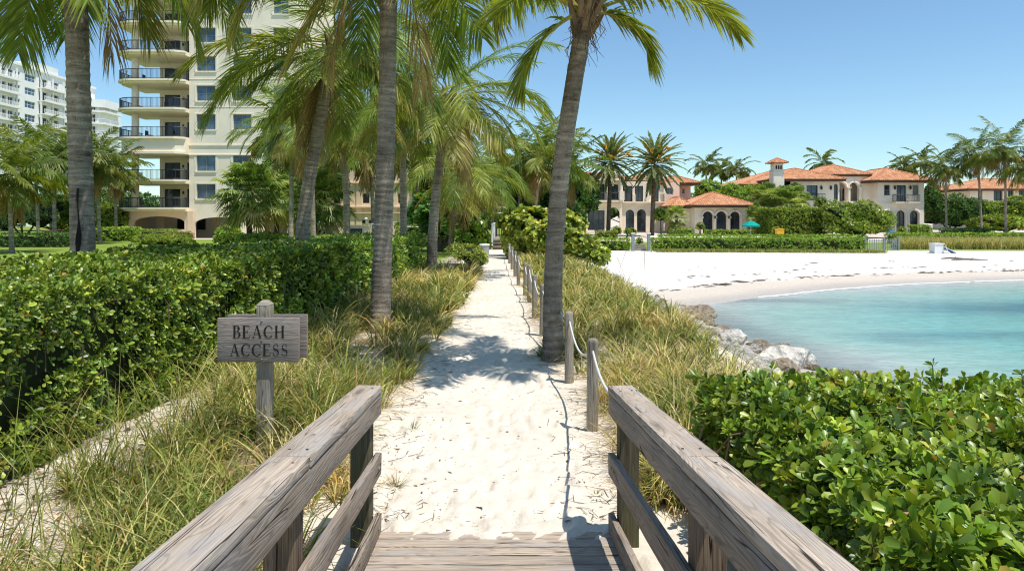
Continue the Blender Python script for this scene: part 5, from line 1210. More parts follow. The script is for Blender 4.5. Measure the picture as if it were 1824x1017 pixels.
# recessed balcony wall with door openings
pr = Pl((0, 3.2, 0)); dh = []; floors = [(-58, None), (-7, None), (44, None), (95, None), (145, None), (195, None), (246, None), (321, None), (370, None)]
dd_ = []
for fy, _ in floors:
    for u0, u1 in ((266, 295), (308, 336.5)):
        q = rectp(lx(u0), lx(u1), lz(fy) + 0.02, lz(fy) + 2.1); dh.append(q); dd_.append((q, u0))
panel(S, pr, rectp(lx(257), lx(337), lz(372), H), dh, 0.2)
S.add(np.array([(lx(257), 3.2, lz(372)), (lx(257), 6.5, lz(372)), (lx(257), 6.5, H), (lx(257), 3.2, H)]), np.array([(0, 3, 2, 1)]))
S.add(np.array([(lx(257), 6.5, lz(372)), (xa, 6.5, lz(372)), (xa, 6.5, H), (lx(257), 6.5, H)]), np.array([(0, 3, 2, 1)]))
part('wall', S, M['cream'], tw)
for q in wins: window(tw, pm, q, 0.18, 2, 2, 'framegrey', 'glassb', 0.06, sill='trim')
for q, u0 in dd_: window(tw, pr, q, 0.15, 2, 1, 'frame', 'glass', 0.06, name='balcony_door')
# window surrounds
for q in wins:
    S = Soup()
    u0, u1, w0, w1 = q[0][0], q[1][0], q[0][1], q[2][1]
    slab(S, pm, u0 - 0.22, u0 - 0.003, w0, w1 + 0.15, 0, 0.04); slab(S, pm, u1 + 0.003, u1 + 0.22, w0, w1 + 0.15, 0, 0.04); slab(S, pm, u0 - 0.003, u1 + 0.003, w1 + 0.003, w1 + 0.15, 0, 0.045)
    part('window_surround', S, M['cream'], tw)
# balcony slabs with rounded left corner
def bal_outline(x0, x1, yf, yb, r=2.3, c=0.9):
    P = [(x1, yb), (x1, yf + c * 0.55), (x1 - c, yf)]
    for a in np.linspace(-PI / 2, -PI, 10): P.append((x0 + r + r * math.cos(a), yf + r + r * math.sin(a)))
    P.append((x0, yb)); return P
def prism(S, P, z0, z1, mat=0):
    n = len(P); V = [(x, y, z0) for x, y in P] + [(x, y, z1) for x, y in P]
    S.add(np.array(V), np.array([(i, (i + 1) % n, n + (i + 1) % n, n + i) for i in range(n)]), mat=mat)
    tri = tessellate_polygon([[Vector((x, y, 0)) for x, y in P]])
    for off in (0, n): S.add(np.array(V), np.array([tuple(np.array(t) + off) for t in tri]), mat=mat)
yf = -1.5
for k, (fy, _) in enumerate(floors):
    P = bal_outline(lx(208.5), lx(337) - 0.004, yf, 5.2); S = Soup(); z = lz(fy)
    P2 = bal_outline(lx(208.5) + .28, lx(337) - 0.006, yf + .28, 5.1, 2.1)
    if k == 6:
        prism(S, P, z - 0.22, z); prism(S, P2, lz(272), z - 0.222); prism(S, P, lz(276) , lz(272.1))
    else:
        prism(S, P, z - 0.20, z); prism(S, P2, z - 0.40, z - 0.202)
    b = part('balcony', S, M['soffit'], tw)
    Q = [(x, y, z) for x, y in bal_outline(lx(208.5) + .12, lx(337) - 0.12, yf + .12, 4.8, 2.2)]
    railing(b, Q, 1.02, nb=0.13)
S = Soup(); S.tube([(lx(238), 0.4, 0), (lx(238), 0.4, lz(372))], 0.36, 12)
for fy0, fy1 in zip([f for f, _ in floors][1:], [f for f, _ in floors][:-1]):
    S = Soup(); top = lz(fy1) - 0.405 if fy1 != 246 else lz(276) - 0.003
    S.tube([(lx(238.5), 0.3, lz(fy0) + .002), (lx(238.5), 0.3, top)], 0.37, 14); part('column', S, M['cream'], tw, True)
# ground floor arcade
pg_ = Pl((0, -0.3, 0)); S = Soup()
panel(S, pg_, rectp(lx(232), lx(337), 0, lz(376.5)), [archp(lx(239), lx(331), lz(409), lz(396), 0.62)], 0.5)
S.add(np.array([(lx(232), -0.3, 0), (lx(232), 9, 0), (lx(232), 9, lz(376.5)), (lx(232), -0.3, lz(376.5))]), np.array([(0, 3, 2, 1)]))
slab(S, pg_, lx(337) + .003, lx(347), 0, lz(376.5), -0.2, 0.12)
S.box(lx(232), lx(337), 8.8, 9.0, 0, lz(376.5)); S.box(lx(337) + 0.01, xb - 0.02, 5.4, 5.6, 0, lz(374)) 
for u in (258, 312): S.box(lx(u) - .45, lx(u) + .45, 3.2, 4.1, 0, lz(377))
part('arcade', S, M['creamd'], tw)
for bq_ in ((lx(245), lx(262), 8.6, 8.78, lz(410), lz(390)), (lx(280), lx(300), 8.6, 8.78, lz(412), lz(389)), (lx(322), lx(330), 2.6, 2.8, 0.1, lz(392)), (lx(393), lx(425), 5.1, 5.38, 0.02, lz(390))):
    S = Soup(); S.box(*bq_); part('recess_shade_panel', S, M['dark'], tw)  # solid near-black panels stand in for the shade within the arcade
for fy, _ in floors[2:]:
    S = Soup()
    S.box(lx(301) - .06, lx(301) + .06, 3.05, 3.195, lz(fy) + 1.55, lz(fy) + 1.85)
    part('wall_lamp', S, M['frame'], tw)
# balcony furniture: simple loungers seen through the rails
for fy, u in ((195, 285), (145, 245), (246, 250), (246, 300), (195, 232)):
    S = Soup(); x, z = lx(u), lz(fy) + 0.003
    S.box(x, x + 0.6, 0.9, 1.5, z + 0.38, z + 0.44); S.box(x, x + 0.06, 0.9, 1.5, z + 0.441, z + 0.9)
    for a in (0.03, 0.55):
        for b_ in (0.93, 1.43): S.box(x + a, x + a + .04, b_, b_ + .04, z, z + 0.379)
    o = obj('balcony_chair', S.mesh('balcony_chair', M['railing'])); o.location = TWB
    tag(o, {(195, 285): 'dark chair before the doors of the balcony two above the solid parapet', (145, 245): 'dark chair at the left of the topmost fully visible rounded balcony', (246, 250): 'dark chair at the left of the balcony with the solid cream parapet', (246, 300): 'dark chair at the right of the balcony with the solid cream parapet', (195, 232): 'dark chair beside the column on the balcony below the topmost visible one'}[(fy, u)], 'chair', 'chairs on the tower balconies')

# ---- white condominium far left
cb = np.array((-114.0, 155.0, -0.6)); cw_ = root('white_condominium', 'long white condominium with stacked balconies far behind the lawn at left', 'building', cb)
d0 = np.array((12.0 - 0, 0)); ang = math.radians(91.0); ux = np.array((math.cos(ang), math.sin(ang), 0)); nv = np.array((math.sin(ang), -math.cos(ang), 0)); pc = Pl((0, 0, 0), ux, nv)
A0 = W(-40, 0, 139); base_pt = np.array((A0[0], A0[1], 0)) - np.array((cb[0], cb[1], 0)); pc.o = base_pt
L0 = 40.0; Hc = 35.6; fl = [2.0 + 3.0 * k for k in range(11)]
S = Soup(); holes = []; wq = []; dq = []
# which bays: positions in metres along the facade
bays_w = [(10.7, 12.3), (13.8, 17.3), (27.3, 29.0), (30.0, 31.6)]; bays_b = [(1.0, 3.2), (6.2, 8.0), (8.6, 10.2), (18.6, 21.5), (22.8, 25.6)]
for z in fl[3:]:
    for u0, u1 in bays_w: q = rectp(u0, u1, z + 0.7, z + 2.3); holes.append(q); wq.append((q, u1 - u0))
    for u0, u1 in bays_b: q = rectp(u0, u1, z + 0.05, z + 2.3); holes.append(q); dq.append(q)
panel(S, pc, rectp(0, L0, 0, Hc), holes, 0.3)
slab(S, pc, -0.2, L0 + 0.2, Hc + .003, Hc + 0.5, -14, 0.4); slab(S, pc, 16.5, 25.0, Hc + .503, Hc + 2.0, -8, 0.2); slab(S, pc, L0, L0 + 0.2, 0, Hc, -14, 0); 
part('wall', S, M['white'], cw_)
for q, w in wq: window(cw_, pc, q, 0.2, 2 if w < 2 else 3, 2, 'framew', 'glassb', 0.10)
for q in dq: window(cw_, pc, q, 0.25, 2, 1, 'framew', 'glass', 0.10, name='balcony_door')
for z in fl[3:]:
    for u0, u1 in ((0.4, 10.4), (18.0, 26.4)):
        S = Soup(); slab(S, pc, u0, u1, z - 0.25, z - 0.02, 0.003, 1.7); slab(S, pc, u0, u1, z - .017, z + 0.22, 1.62, 1.7)
        for c in (u0, (u0 + u1) / 2 - .15, u1 - .3): slab(S, pc, c, c + .3, z - 0.015, z + 2.7, 0.6, 0.9)
        b = part('balcony', S, M['white'], cw_); pts = [pc.p(u0, z + .2, 1.6), pc.p(u1, z + .2, 1.6)]
        S = Soup(); 
        for h in (0.1, 0.3, 0.5, 0.7, 0.85): S.tube(np.array(pts) + np.array([0, 0, h]), 0.035, 4)
        for i in range(12): p = pts[0] + (pts[1] - pts[0]) * i / 11; S.tube([p, p + np.array([0, 0, 0.85])], 0.035, 4)
        part('railing', S, M['white'], b)
# right wing with stacked slabs
w0_ = W(128, 0, 173); w1_ = W(186, 0, 173); S = Soup(); pw_ = Pl(np.array((w0_[0], w0_[1], 0)) - np.array((cb[0], cb[1], 0))); LW = w1_[0] - w0_[0]; HW = 31.5; hs = []
for z in fl[3:10]: hs.append(rectp(LW * 0.50, LW * 0.72, z + 0.05, z + 2.2))
panel(S, pw_, rectp(0, LW * 0.8, 0, HW - 1.6), hs, 0.3); slab(S, pw_, LW * .8 - .2, LW * .8, 0, HW - 1.6, -10, -.003)
P = bal_outline(0, LW, -2.0, 8, 0.5, 4.0); o0 = pw_.o
prism(S, [(x + o0[0], y + o0[1]) for x, y in P], HW - 1.6 + .003, HW + 0.4)
part('wall', S, M['white'], cw_)
for q in hs: window(cw_, pw_, q, 0.25, 2, 1, 'framew', 'glass', 0.1, name='balcony_door')
for z in fl[3:10]:
    S = Soup(); prism(S, [(x + o0[0], y + o0[1]) for x, y in P], z - 0.35, z); b = part('balcony', S, M['white'], cw_)
    Q = np.array([(x + o0[0], y + o0[1], z) for x, y in bal_outline(0.1, LW - .15, -1.9, 7.9, 0.5, 3.9)]); railing(b, Q, 1.0, 'paint', 0.5, 'railing', 0.04, 0.03)

# ---- low cream building behind the palms
lb = np.array(((655 - CX) / F * 62, 62.0, -0.6)); lw_ = root('low_building', 'three storey cream building with columns behind the straight tall palm', 'building', lb); s6 = 62 / F
ux_ = lambda px: (px - 655) * s6; uz_ = lambda py: CZ - (py - HY) * s6 - lb[2]
pb = Pl((0, 0, 0)); S = Soup(); hs = []; aw = []
for c in (575, 600, 652, 690, 715, 745): 
    for a, b_ in ((345, 362), (295, 318)): q = rectp(ux_(c - 6), ux_(c + 6), uz_(b_), uz_(a)); hs.append(q); aw.append(q)
ar = [archp(ux_(c - 8), ux_(c + 8), 0.001, uz_(396), 0.3) for c in (545, 582, 700)]
sm = [rectp(ux_(c - 3), ux_(c + 3), uz_(398), uz_(392)) for c in (648, 660)]
panel(S, pb, rectp(ux_(530), ux_(778), 0, uz_(262)), hs + ar + sm, 0.4)
S.box(ux_(530), ux_(778), 0.5, 12, uz_(262) - .3, uz_(262)); S.box(ux_(778) - .2, ux_(778), 0.003, 12, 0, uz_(262) - .31)
for py in (378, 368, 325, 270): slab(S, pb, ux_(530), ux_(778), uz_(py + 2.2), uz_(py), 0, 0.3)
for c in (588, 627, 640, 668, 703, 730, 760): slab(S, pb, ux_(c) - .25, ux_(c) + .25, 0, uz_(264), 0, 0.12)
part('wall', S, M['creamd'], lw_)
for q in aw: window(lw_, pb, q, 0.3, 2, 1, 'frame', 'glass', 0.08)
for q in sm: window(lw_, pb, q, 0.3, 1, 1, 'frame', 'glass', 0.06)
S = Soup(); S.box(ux_(533), ux_(720), 3, 3.2, 0, uz_(385)); part('recess_shade_panel', S, M['dark'], lw_)  # dark sheet painted as the shade behind the arches
S = Soup(); x = ux_(654); S.tube([(x, -0.5, uz_(396)), (x, -0.5, uz_(390))], 0.05, 6); S.tube([(x, -.5, uz_(390) + .002), (x, -.5, uz_(387.5))], [0.16, 0.1], 8); S.box(x - .04, x + .04, -.5, -.003, uz_(396) - .08, uz_(396) - .003); part('wall_lamp', S, M['paint'], lw_)
# entrance wall with sign plate, white gate
def simple(name, label, cat, base, fn, mat, group=None):
    S = Soup(); fn(S); o = obj(name, S.mesh(name, mat)); o.location = base; tag(o, label, cat, group); return o
gx, gy = (637 - CX) / F * 44, 44.0; gz = -0.5; rt = root('entrance_wall', 'low cream entrance wall with a dark name plate behind the hedge', 'wall', (gx, gy, gz)); s4 = 44 / F
S = Soup(); S.box(-.55, .75, -.15, .15, 0, 1.62); S.box(-.62, .82, -.2, .2, 1.622, 1.72); part('wall', S, M['creamd'], rt)
S = Soup(); S.box(-.5, .33, -.19, -.153, 1.02, 1.5); pn = part('name_plate', S, M['frame'], rt)
S = Soup()
for k in range(9): S.box(-.42 + k * .078, -.42 + k * .078 + .045, -.195, -.1905, 1.28, 1.30 + 0.03 * (k % 3))
part('lettering', S, M['framegrey'], pn)
def gate(S):
    for k in range(9): S.box(k * .16, k * .16 + .05, -.02, .02, 0.0, 1.75)
    S.box(-.03, 1.4, -.03, .03, 1.752, 1.82)
simple('picket_gate', 'white picket gate between the entrance wall and the straight palm trunk', 'gate', ((657 - CX) / F * 44, 44, -.5), gate, M['paint'])
def rail_(S):
    S.tube([(0, 0, 1.35), (3.4, 0, 1.35)], 0.035, 6)
    for k in range(6): S.tube([(k * .68, 0, 0), (k * .68, 0, 1.35)], 0.03, 6)
simple('white_railing', 'thin white metal railing above the small far clipped hedge', 'railing', ((703 - CX) / F * 40, 40.6, -.2), rail_, M['paint'])

# ---- left villa
VD = 97.0; vs = VD / F; vb = np.array(((1182 - CX) * vs, VD, -0.5))
v1 = root('balcony_villa', 'two storey cream and pink villa with columned balcony behind the date palms', 'villa', vb)
vx = lambda px: (px - 1182) * vs; vz = lambda py: CZ - (py - HY) * vs - vb[2]
pv = Pl((0, 0, 0)); S = Soup(); hs = []; W_ = []
def addw(q, nx, nz, nm='window'): hs.append(q); W_.append((q, nx, nz, nm))
addw(rectp(vx(1057), vx(1077), vz(357), vz(328)), 2, 1, 'balcony_door'); addw(rectp(vx(1087), vx(1101), vz(357), vz(329)), 2, 1, 'balcony_door')
addw(rectp(vx(1047), vx(1077), vz(410), vz(375)), 3, 2, 'terrace_door'); addw(rectp(vx(1030), vx(1044), vz(410), vz(378)), 2, 2, 'terrace_door')
addw(archp(vx(1006), vx(1019), vz(410), vz(385)), 2, 2, 'arched_window')
hs.append(archp(vx(1082), vx(1104), 0.01, vz(381), 0.9))
panel(S, pv, rectp(vx(1003), vx(1108), 0, vz(318)), hs, 0.35)
# middle wing set back, with arcade below
hs2 = []; W2 = []
pv2 = Pl((0, 0.6, 0))
for a, b_ in ((1108.5, 1128), (1132, 1147), (1162, 1175)): q = rectp(vx(a), vx(b_), vz(359), vz(331)); hs2.append(q); W2.append((q, 2, 1, 'balcony_door'))
for a, b_ in ((1116, 1131), (1136, 1152)): q = archp(vx(a), vx(b_), 0.01, vz(381)); hs2.append(q); W2.append((q, 2, 2, 'arched_door'))
panel(S, pv2, rectp(vx(1108) + .003, vx(1184), 0, vz(323)), hs2, 0.35)
for u in (1130, 1154.5, 1109.5): slab(S, pv2, vx(u) - .2, vx(u) + .2, vz(359), vz(346), 0.003, 0.35)
slab(S, pv2, vx(1108) + .1, vx(1184), vz(361.5), vz(359.1), 0, 0.45); slab(S, pv, vx(1003), vx(1108), vz(360), vz(357), 0, 0.9); slab(S, pv, vx(1003), vx(1108), vz(366), vz(362), 0, 0.12)
part('wall', S, M['villa'], v1)
for q, nx, nz, nm in W_: window(v1, pv, q, 0.25, nx, nz, 'frame', 'glass', 0.10, name=nm)
for q, nx, nz, nm in W2: window(v1, pv2, q, 0.25, nx, nz, 'frame', 'glass', 0.10, name=nm)
for u in (1031, 1082, 1105):
    S = Soup(); S.tube([(vx(u), -0.7, vz(357)), (vx(u), -0.7, vz(322))], 0.24, 10); part('column', S, M['trim'], v1)
S = Soup(); slab(S, pv, vx(1003) - .2, vx(1108) + .2, vz(322), vz(318), -.3, 1.1); part('balcony_beam', S, M['trim'], v1)
railing(v1, [(vx(1003), -0.8, vz(357)), (vx(1105), -0.8, vz(357))], 1.05, nb=0.22)
for u in (1049, 1106): S = Soup(); S.box(vx(u) - .35, vx(u) + .35, -1.0, -.55, vz(357) + .003, vz(341)); part('balcony_pier', S, M['villa'], v1)
S = Soup(); hs3 = [rectp(vx(1188.5), vx(1199.5), vz(346.5), vz(334.5))]; pp = Pl((0, 0.2, 0)); panel(S, pp, rectp(vx(1184), vx(1211), 0, vz(325)), hs3, 0.3)
pp2 = Pl((0, 3.0, 0)); hs4 = [rectp(vx(1211.5), vx(1214), vz(347), vz(334)), rectp(vx(1224.5), vx(1229), vz(344), vz(335))]; panel(S, pp2, rectp(vx(1211), vx(1240), 0, vz(327)), hs4, 0.3)
S.box(vx(1211) - .2, vx(1211), 0.203, 3.0, 0, vz(325)); S.box(vx(1240) - .2, vx(1240), 3.003, 12, 0, vz(327))
part('wall', S, M['pink'], v1); window(v1, pp, hs3[0], 0.2, 2, 2, 'framegrey', 'glassb', 0.08)
for q in hs4: window(v1, pp2, q, 0.2, 1, 2, 'framegrey', 'glassb', 0.07)
roof(v1, vx(1000), vx(1112), -0.4, 13, vz(317), 0.9); roof(v1, vx(1112.5) + .8, vx(1184), 1.4, 13, vz(321.5), 1.0); roof(v1, vx(1186), vx(1240), 1.0, 12, vz(325.5), 1.1)
# pavilion
pvb = np.array(((1284 - CX) / F * 90, 90.0, -0.5)); pa = root('arched_pavilion', 'one storey pavilion with three dark arched doors and a terracotta hip roof', 'pavilion', pvb); s9 = 90 / F
ax_ = lambda px: (px - 1284) * s9; az_ = lambda py: CZ - (py - HY) * s9 - pvb[2]
pq = Pl((0, 0, 0)); S = Soup(); hs = [archp(ax_(a), ax_(b_), 0.02, az_(385.5)) for a, b_ in ((1252, 1269.5), (1276, 1294), (1301, 1318))]
panel(S, pq, rectp(ax_(1238), ax_(1331), 0, az_(366)), hs, 0.35)
S.box(ax_(1238), ax_(1238) + .2, 0.003, 9, 0, az_(366)); S.box(ax_(1331) - .2, ax_(1331), 0.003, 9, 0, az_(366))
S.box(ax_(1205), ax_(1238) - .003, 2.2, 2.4, 0, az_(366)); part('wall', S, M['villaw'], pa)
S = Soup()
for a, b_ in ((1252, 1269.5), (1276, 1294), (1301, 1318)):
    u0, u1 = ax_(a), ax_(b_); r = (u1 - u0) / 2; c = (u0 + u1) / 2; w = az_(385.5); th = np.linspace(0, PI, 14); 
    P = [pq.p(c + (r + .18) * math.cos(t), w + (r + .18) * math.sin(t), 0.03) for t in th]; S.tube(P, 0.15, 6)
    for sg_ in (u0 - .18, u1 + .18): S.tube([pq.p(sg_, 0.0, .03), pq.p(sg_, w - .25, .03)], 0.14, 8); slab(S, pq, sg_ - .22, sg_ + .22, w - .24, w - .02, 0.003, 0.24)
slab(S, pq, ax_(1238) - .1, ax_(1331) + .1, az_(367) - .35, az_(367) - .05, 0.0, 0.16)
part('arch_trim', S, M['trim'], pa)
for q in hs: window(pa, pq, q, 0.28, 2, 3, 'frame', 'glass', 0.09, name='arched_door')
roof(pa, ax_(1238), ax_(1331), 0, 9.2, az_(366), 1.75, over=0.9); roof(pa, ax_(1205), ax_(1240) - .2, 2.3, 8.0, az_(367), 1.2, name='side_roof', over=0.5)

# ---- right villa
rb = np.array(((1530 - CX) / F * 98, 98.0, -0.5)); v2 = root('loggia_villa', 'grand cream villa with red tile roofs, arched loggia and square chimney', 'villa', rb); sv = 98 / F
rx = lambda px: (px - 1530) * sv; rz = lambda py: CZ - (py - HY) * sv - rb[2]
pl1 = Pl((0, 0.8, 0)); S = Soup(); hs = [rectp(rx(1441), rx(1461), rz(357), rz(330)), archp(rx(1490), rx(1497.5), rz(358), rz(331))]
panel(S, pl1, rectp(rx(1412), rx(1500), 0, rz(320)), hs, 0.35)
pl2 = Pl((0, 2.2, 0)); lg = [archp(rx(a), rx(b_), rz(358), rz(332.5)) for a, b_ in ((1503, 1520), (1527, 1543))]
panel(S, pl2, rectp(rx(1500), rx(1564), 0, rz(313)), lg, 0.45)
S.box(rx(1500) - .2, rx(1500), 0.803, 2.2, 0, rz(320))
pl3 = Pl((0, 0, 0)); dr = [rectp(rx(1597), rx(1614.5), rz(360), rz(330)), rectp(rx(1575), rx(1586), rz(348.5), rz(329.5)), rectp(rx(1625.5), rx(1636.5), rz(348.5), rz(329.5))]
ga = [archp(rx(1596.5), rx(1612.5), 0.02, rz(383)), archp(rx(1620.5), rx(1636), 0.02, rz(383)), archp(rx(1574), rx(1589), 0.02, rz(383))]
panel(S, pl3, rectp(rx(1564), rx(1646), 0, rz(324)), dr + ga, 0.35)
S.box(rx(1564) - .003, rx(1564) + .2, 0.003, 2.2, 0, rz(324)); S.box(rx(1646) - .2, rx(1646) - .002, 0.003, 12, 0, rz(324)); 
sd = Pl((rx(1564) - .004, 1.9, 0), (0, -1, 0), (-1, 0, 0))
part('wall', S, M['villaw'], v2)
S = Soup(); S.box(rx(1500), rx(1564), 4.6, 4.8, 0, rz(313)); part('loggia_back_wall', S, M['villa'], v2)
pl4 = Pl((0, 4.6, 0))
for a, b_ in ((1504, 1514), (1517, 1524), (1528, 1540)): window(v2, pl4, archp(rx(a), rx(b_), rz(358), rz(338)), -0.06, 2, 2, 'frame', 'glass', 0.09, name='loggia_door')
window(v2, pl1, hs[0], 0.25, 2, 2, 'frame', 'glassb', 0.09, name='balcony_door'); window(v2, pl1, hs[1], 0.25, 1, 2, 'frame', 'glass', 0.08, name='arched_window')
window(v2, pl3, dr[0], 0.25, 2, 1, 'frame', 'glassb', 0.10, name='balcony_door')
for q in dr[1:]: window(v2, pl3, q, 0.22, 1, 2, 'framegrey', 'glass', 0.08)
for q in ga: window(v2, pl3, q, 0.3, 2, 3, 'frame', 'glass', 0.09, name='arched_door')
for u in (1501.5, 1523.5, 1545):
    S = Soup(); S.tube([(rx(u), 1.9, rz(358)), (rx(u), 1.9, rz(334))], 0.22, 10); S.box(rx(u) - .3, rx(u) + .3, 1.6, 2.19, rz(334) + .002, rz(332.5)); part('loggia_column', S, M['trim'], v2)
for (a, b_), ypl in (((1503, 1520), pl2), ((1527, 1543), pl2), ((1596.5, 1612.5), pl3), ((1620.5, 1636), pl3), ((1574, 1589), pl3)):
    S = Soup(); w = rz(332.5) if ypl is pl2 else rz(383); u0, u1 = rx(a), rx(b_); r = (u1 - u0) / 2; c = (u0 + u1) / 2
    legs = [] if ypl is pl2 else [(u0 - .15, 0.02), (u1 + .15, 0.02)]; th = np.linspace(0, PI, 14)
    pts_ = [ypl.p(c + (r + .15) * math.cos(t), w + (r + .15) * math.sin(t), 0.03) for t in th]
    if legs: pts_ = [ypl.p(u1 + .15, 0.02, .03)] + pts_ + [ypl.p(u0 - .15, 0.02, .03)]
    S.tube(pts_, 0.13, 6); part('arch_trim', S, M['trim'], v2)
S = Soup(); slab(S, pl3, rx(1564), rx(1646), rz(363.5), rz(361.5), 0, 0.10); part('string_course', S, M['trim'], v2)
S = Soup(); slab(S, pl3, rx(1589), rx(1633), rz(362), rz(360), 0.003, 1.0); slab(S, pl3, rx(1593), rx(1630), rz(366), rz(362.1), 0.003, 0.6); b = part('balcony', S, M['trim'], v2)
railing(b, [pl3.p(rx(1589.5), rz(360), 0.1), pl3.p(rx(1589.5), rz(360), 0.9), pl3.p(rx(1632.5), rz(360), 0.9), pl3.p(rx(1632.5), rz(360), 0.1)], 1.0, nb=0.17)
railing(v2, [pl1.p(rx(1432), rz(357), 0.5), pl1.p(rx(1472), rz(357), 0.5)], 0.9, nb=0.2)
for u, ypl in ((1434, pl1), (1467, pl1), (1593, pl3), (1621, pl3), (1484, pl1)):
    S = Soup(); p = ypl.p(rx(u), rz(334), 0.16); S.tube([p + np.array([0, 0, -.32]), p, p + np.array([0, 0, .3])], [0.1, 0.17, 0.04], 6); S.tube([p, p + np.array([0, .16, 0])], .03, 4); part('wall_lantern', S, M['frame'], v2)
roof(v2, rx(1386), rx(1496), 0.4, 12, rz(319.5), 1.8, over=0.8); roof(v2, rx(1478), rx(1558), 2.6, 13, rz(309.5), 1.6, over=0.7); roof(v2, rx(1558.5), rx(1650), 0, 12, rz(322), 1.95, over=1.0); roof(v2, rx(1350), rx(1560), 6, 22, rz(326), 2.75, over=0.8)
S = Soup(); S.box(rx(1350), rx(1478), 6, 22, 0, rz(326) - .31); S.box(rx(1412.5), rx(1645), 8, 12, 0, rz(325)); S.box(rx(1479), rx(1557), 4.9, 12.5, rz(325), rz(310) - .31); part('rear_wall', S, M['villaw'], v2)
S = Soup(); S.box(rx(1375.5), rx(1394.5), -0.5, 1.1, 0, rz(305)); S.box(rx(1377), rx(1393), -0.4, 1.0, rz(305) + .003, rz(292)); S.box(rx(1375), rx(1395), -.55, 1.15, rz(304), rz(302.5)); ch = part('chimney', S, M['villaw'], v2)
S = Soup()
pc2 = Pl((0, -0.4, 0))
for a, b_ in ((1379.5, 1382.3), (1383.7, 1386.5), (1387.8, 1390.6)):
    S = Soup(); poly = archp(rx(a), rx(b_), rz(302), rz(296.5)); tri = tessellate_polygon([[Vector((q, w, 0)) for q, w in poly]]); S.add(np.array([pc2.p(q, w, 0.01) for q, w in poly]), np.array([tuple(t) for t in tri])); part('chimney_opening', S, M['dark'], ch)
S = Soup(); hip_roof(S, rx(1370.5), rx(1400), -0.95, 1.55, rz(291), 0.65, 0.22); part('chimney_cap', S, M['tile'], ch)
# ---- far right house
hb = np.array(((1790 - CX) / F * 112, 112.0, -0.5)); v3 = root('red_roof_house', 'house with long red tile roof behind the palms at the right picture edge', 'house', hb); sh_ = 112 / F
hx = lambda px: (px - 1790) * sh_; hz = lambda py: CZ - (py - HY) * sh_ - hb[2]
ph = Pl((0, 0, 0)); S = Soup(); hs = [rectp(hx(a), hx(b_), hz(358), hz(340)) for a, b_ in ((1742, 1750), (1770, 1786), (1795, 1806), (1815, 1830))]
panel(S, ph, rectp(hx(1728), hx(1900), 0, hz(338)), hs, 0.4); S.box(hx(1728), hx(1728) + .2, .003, 10, 0, hz(338)); part('wall', S, M['villa'], v3)
for q in hs: window(v3, ph, q, 0.3, 2, 1, 'frame', 'glass', 0.1)
roof(v3, hx(1728), hx(1900), 0, 12, hz(337), 1.9, over=0.9)
# ------------------------------------------------------------------ planting further off
def hedge_px(name, label, px0, px1, d, py0, depth, zt, leaf=0.14, dens=70, pal=GREEN, wts=GREENW, faces='fltr', cr=0.1, T=TC, zb=None, rough=0.05, group='low hedges in the gardens'):
    x0, x1 = (px0 - CX) / F * d, (px1 - CX) / F * d; z0 = ground_z((x0 + x1) / 2, d) if zb is None else zb
    return box_hedge(name, label, 'hedge', x0, x1, d, d + depth, z0, zt, leaf, dens, T, pal, wts, group, 4, None, faces, rough, None, 'bgleaf')
ptop = lambda py, d: CZ - (py - HY) / F * d
hedge_px('clipped_hedge', 'long clipped hedge along the back of the beach', 1166, 1541, 47.6, 445, 1.3, ptop(424.5, 47.6), 0.10, 120, LIME, LIMEW)
hedge_px('clipped_hedge', 'short clipped hedge left of the garden gate posts at the beach', 1062, 1122, 47.6, 445, 1.3, ptop(425, 47.6), 0.10, 120, LIME, LIMEW)
hedge_px('clipped_hedge', 'second low hedge running behind the long beach hedge', 1178, 1545, 55, 440, 1.5, ptop(419.5, 55), 0.12, 90, LIME, LIMEW)
hedge_px('clipped_hedge', 'low hedge strip behind the beach grass at right', 1598, 1900, 58, 430, 2.0, ptop(417, 58), 0.15, 80, LIME, LIMEW, rough=0.14)
hedge_px('tall_hedge', 'tall dense clipped hedge block before the right villa', 1377, 1470, 76, 420, 6, ptop(371.5, 76), 0.16, 60, GREEN, GREENW, group='tall hedges')
hedge_px('clipped_hedge', 'low clipped hedge in front of the pavilion arches', 1258, 1372, 84, 415, 1.0, ptop(410, 84), 0.14, 70, LIME, LIMEW)
hedge_px('clipped_hedge', 'two step low hedge left of the pavilion', 1195, 1236, 82, 415, 2.0, ptop(408, 82), 0.14, 70, LIME, LIMEW)
hedge_px('clipped_hedge', 'low hedge on the villa terrace between the date palms', 1062, 1100, 74, 420, 1.0, ptop(412, 74), 0.14, 70, GREEN, GREENW)
hedge_px('clipped_hedge', 'bright green hedge beside the arched doors of the right villa', 1633, 1661, 88, 415, 2, ptop(401.5, 88), 0.15, 70, LIME, LIMEW)
hedge_px('clipped_hedge', 'dark low hedge under the palms at right', 1690, 1770, 84, 415, 2, ptop(408, 84), 0.15, 60, DARKG, DARKGW)
# left lawn
hedge_px('clipped_hedge', 'dark low hedge on the lawn at the left picture edge', -40, 112, 52, 437, 2.6, ptop(417, 52), 0.12, 70, DARKG, DARKGW)
hedge_px('clipped_hedge', 'yellow green hedge between the big trunk and the cream tower', 164, 232, 64, 427, 2.0, ptop(406, 64), 0.14, 70, LIME, LIMEW)
hedge_px('clipped_hedge', 'yellow green hedge in front of the tower arcade', 232, 310, 68, 425, 1.2, ptop(409.5, 68), 0.13, 70, LIME, LIMEW)
hedge_px('clipped_hedge', 'reddish low hedge bed left of the big trunk', 72, 126, 60, 425, 1.5, ptop(411.5, 60), 0.13, 70, [(0.16, 0.07, 0.035), (0.10, 0.08, 0.03), (0.07, 0.10, 0.025)], [3, 2, 2])
hedge_px('clipped_hedge', 'small far clipped hedge under the thin white railing', 704, 796, 38.5, 420, 1.6, ptop(398.5, 38.5), 0.10, 110, GREEN, GREENW)
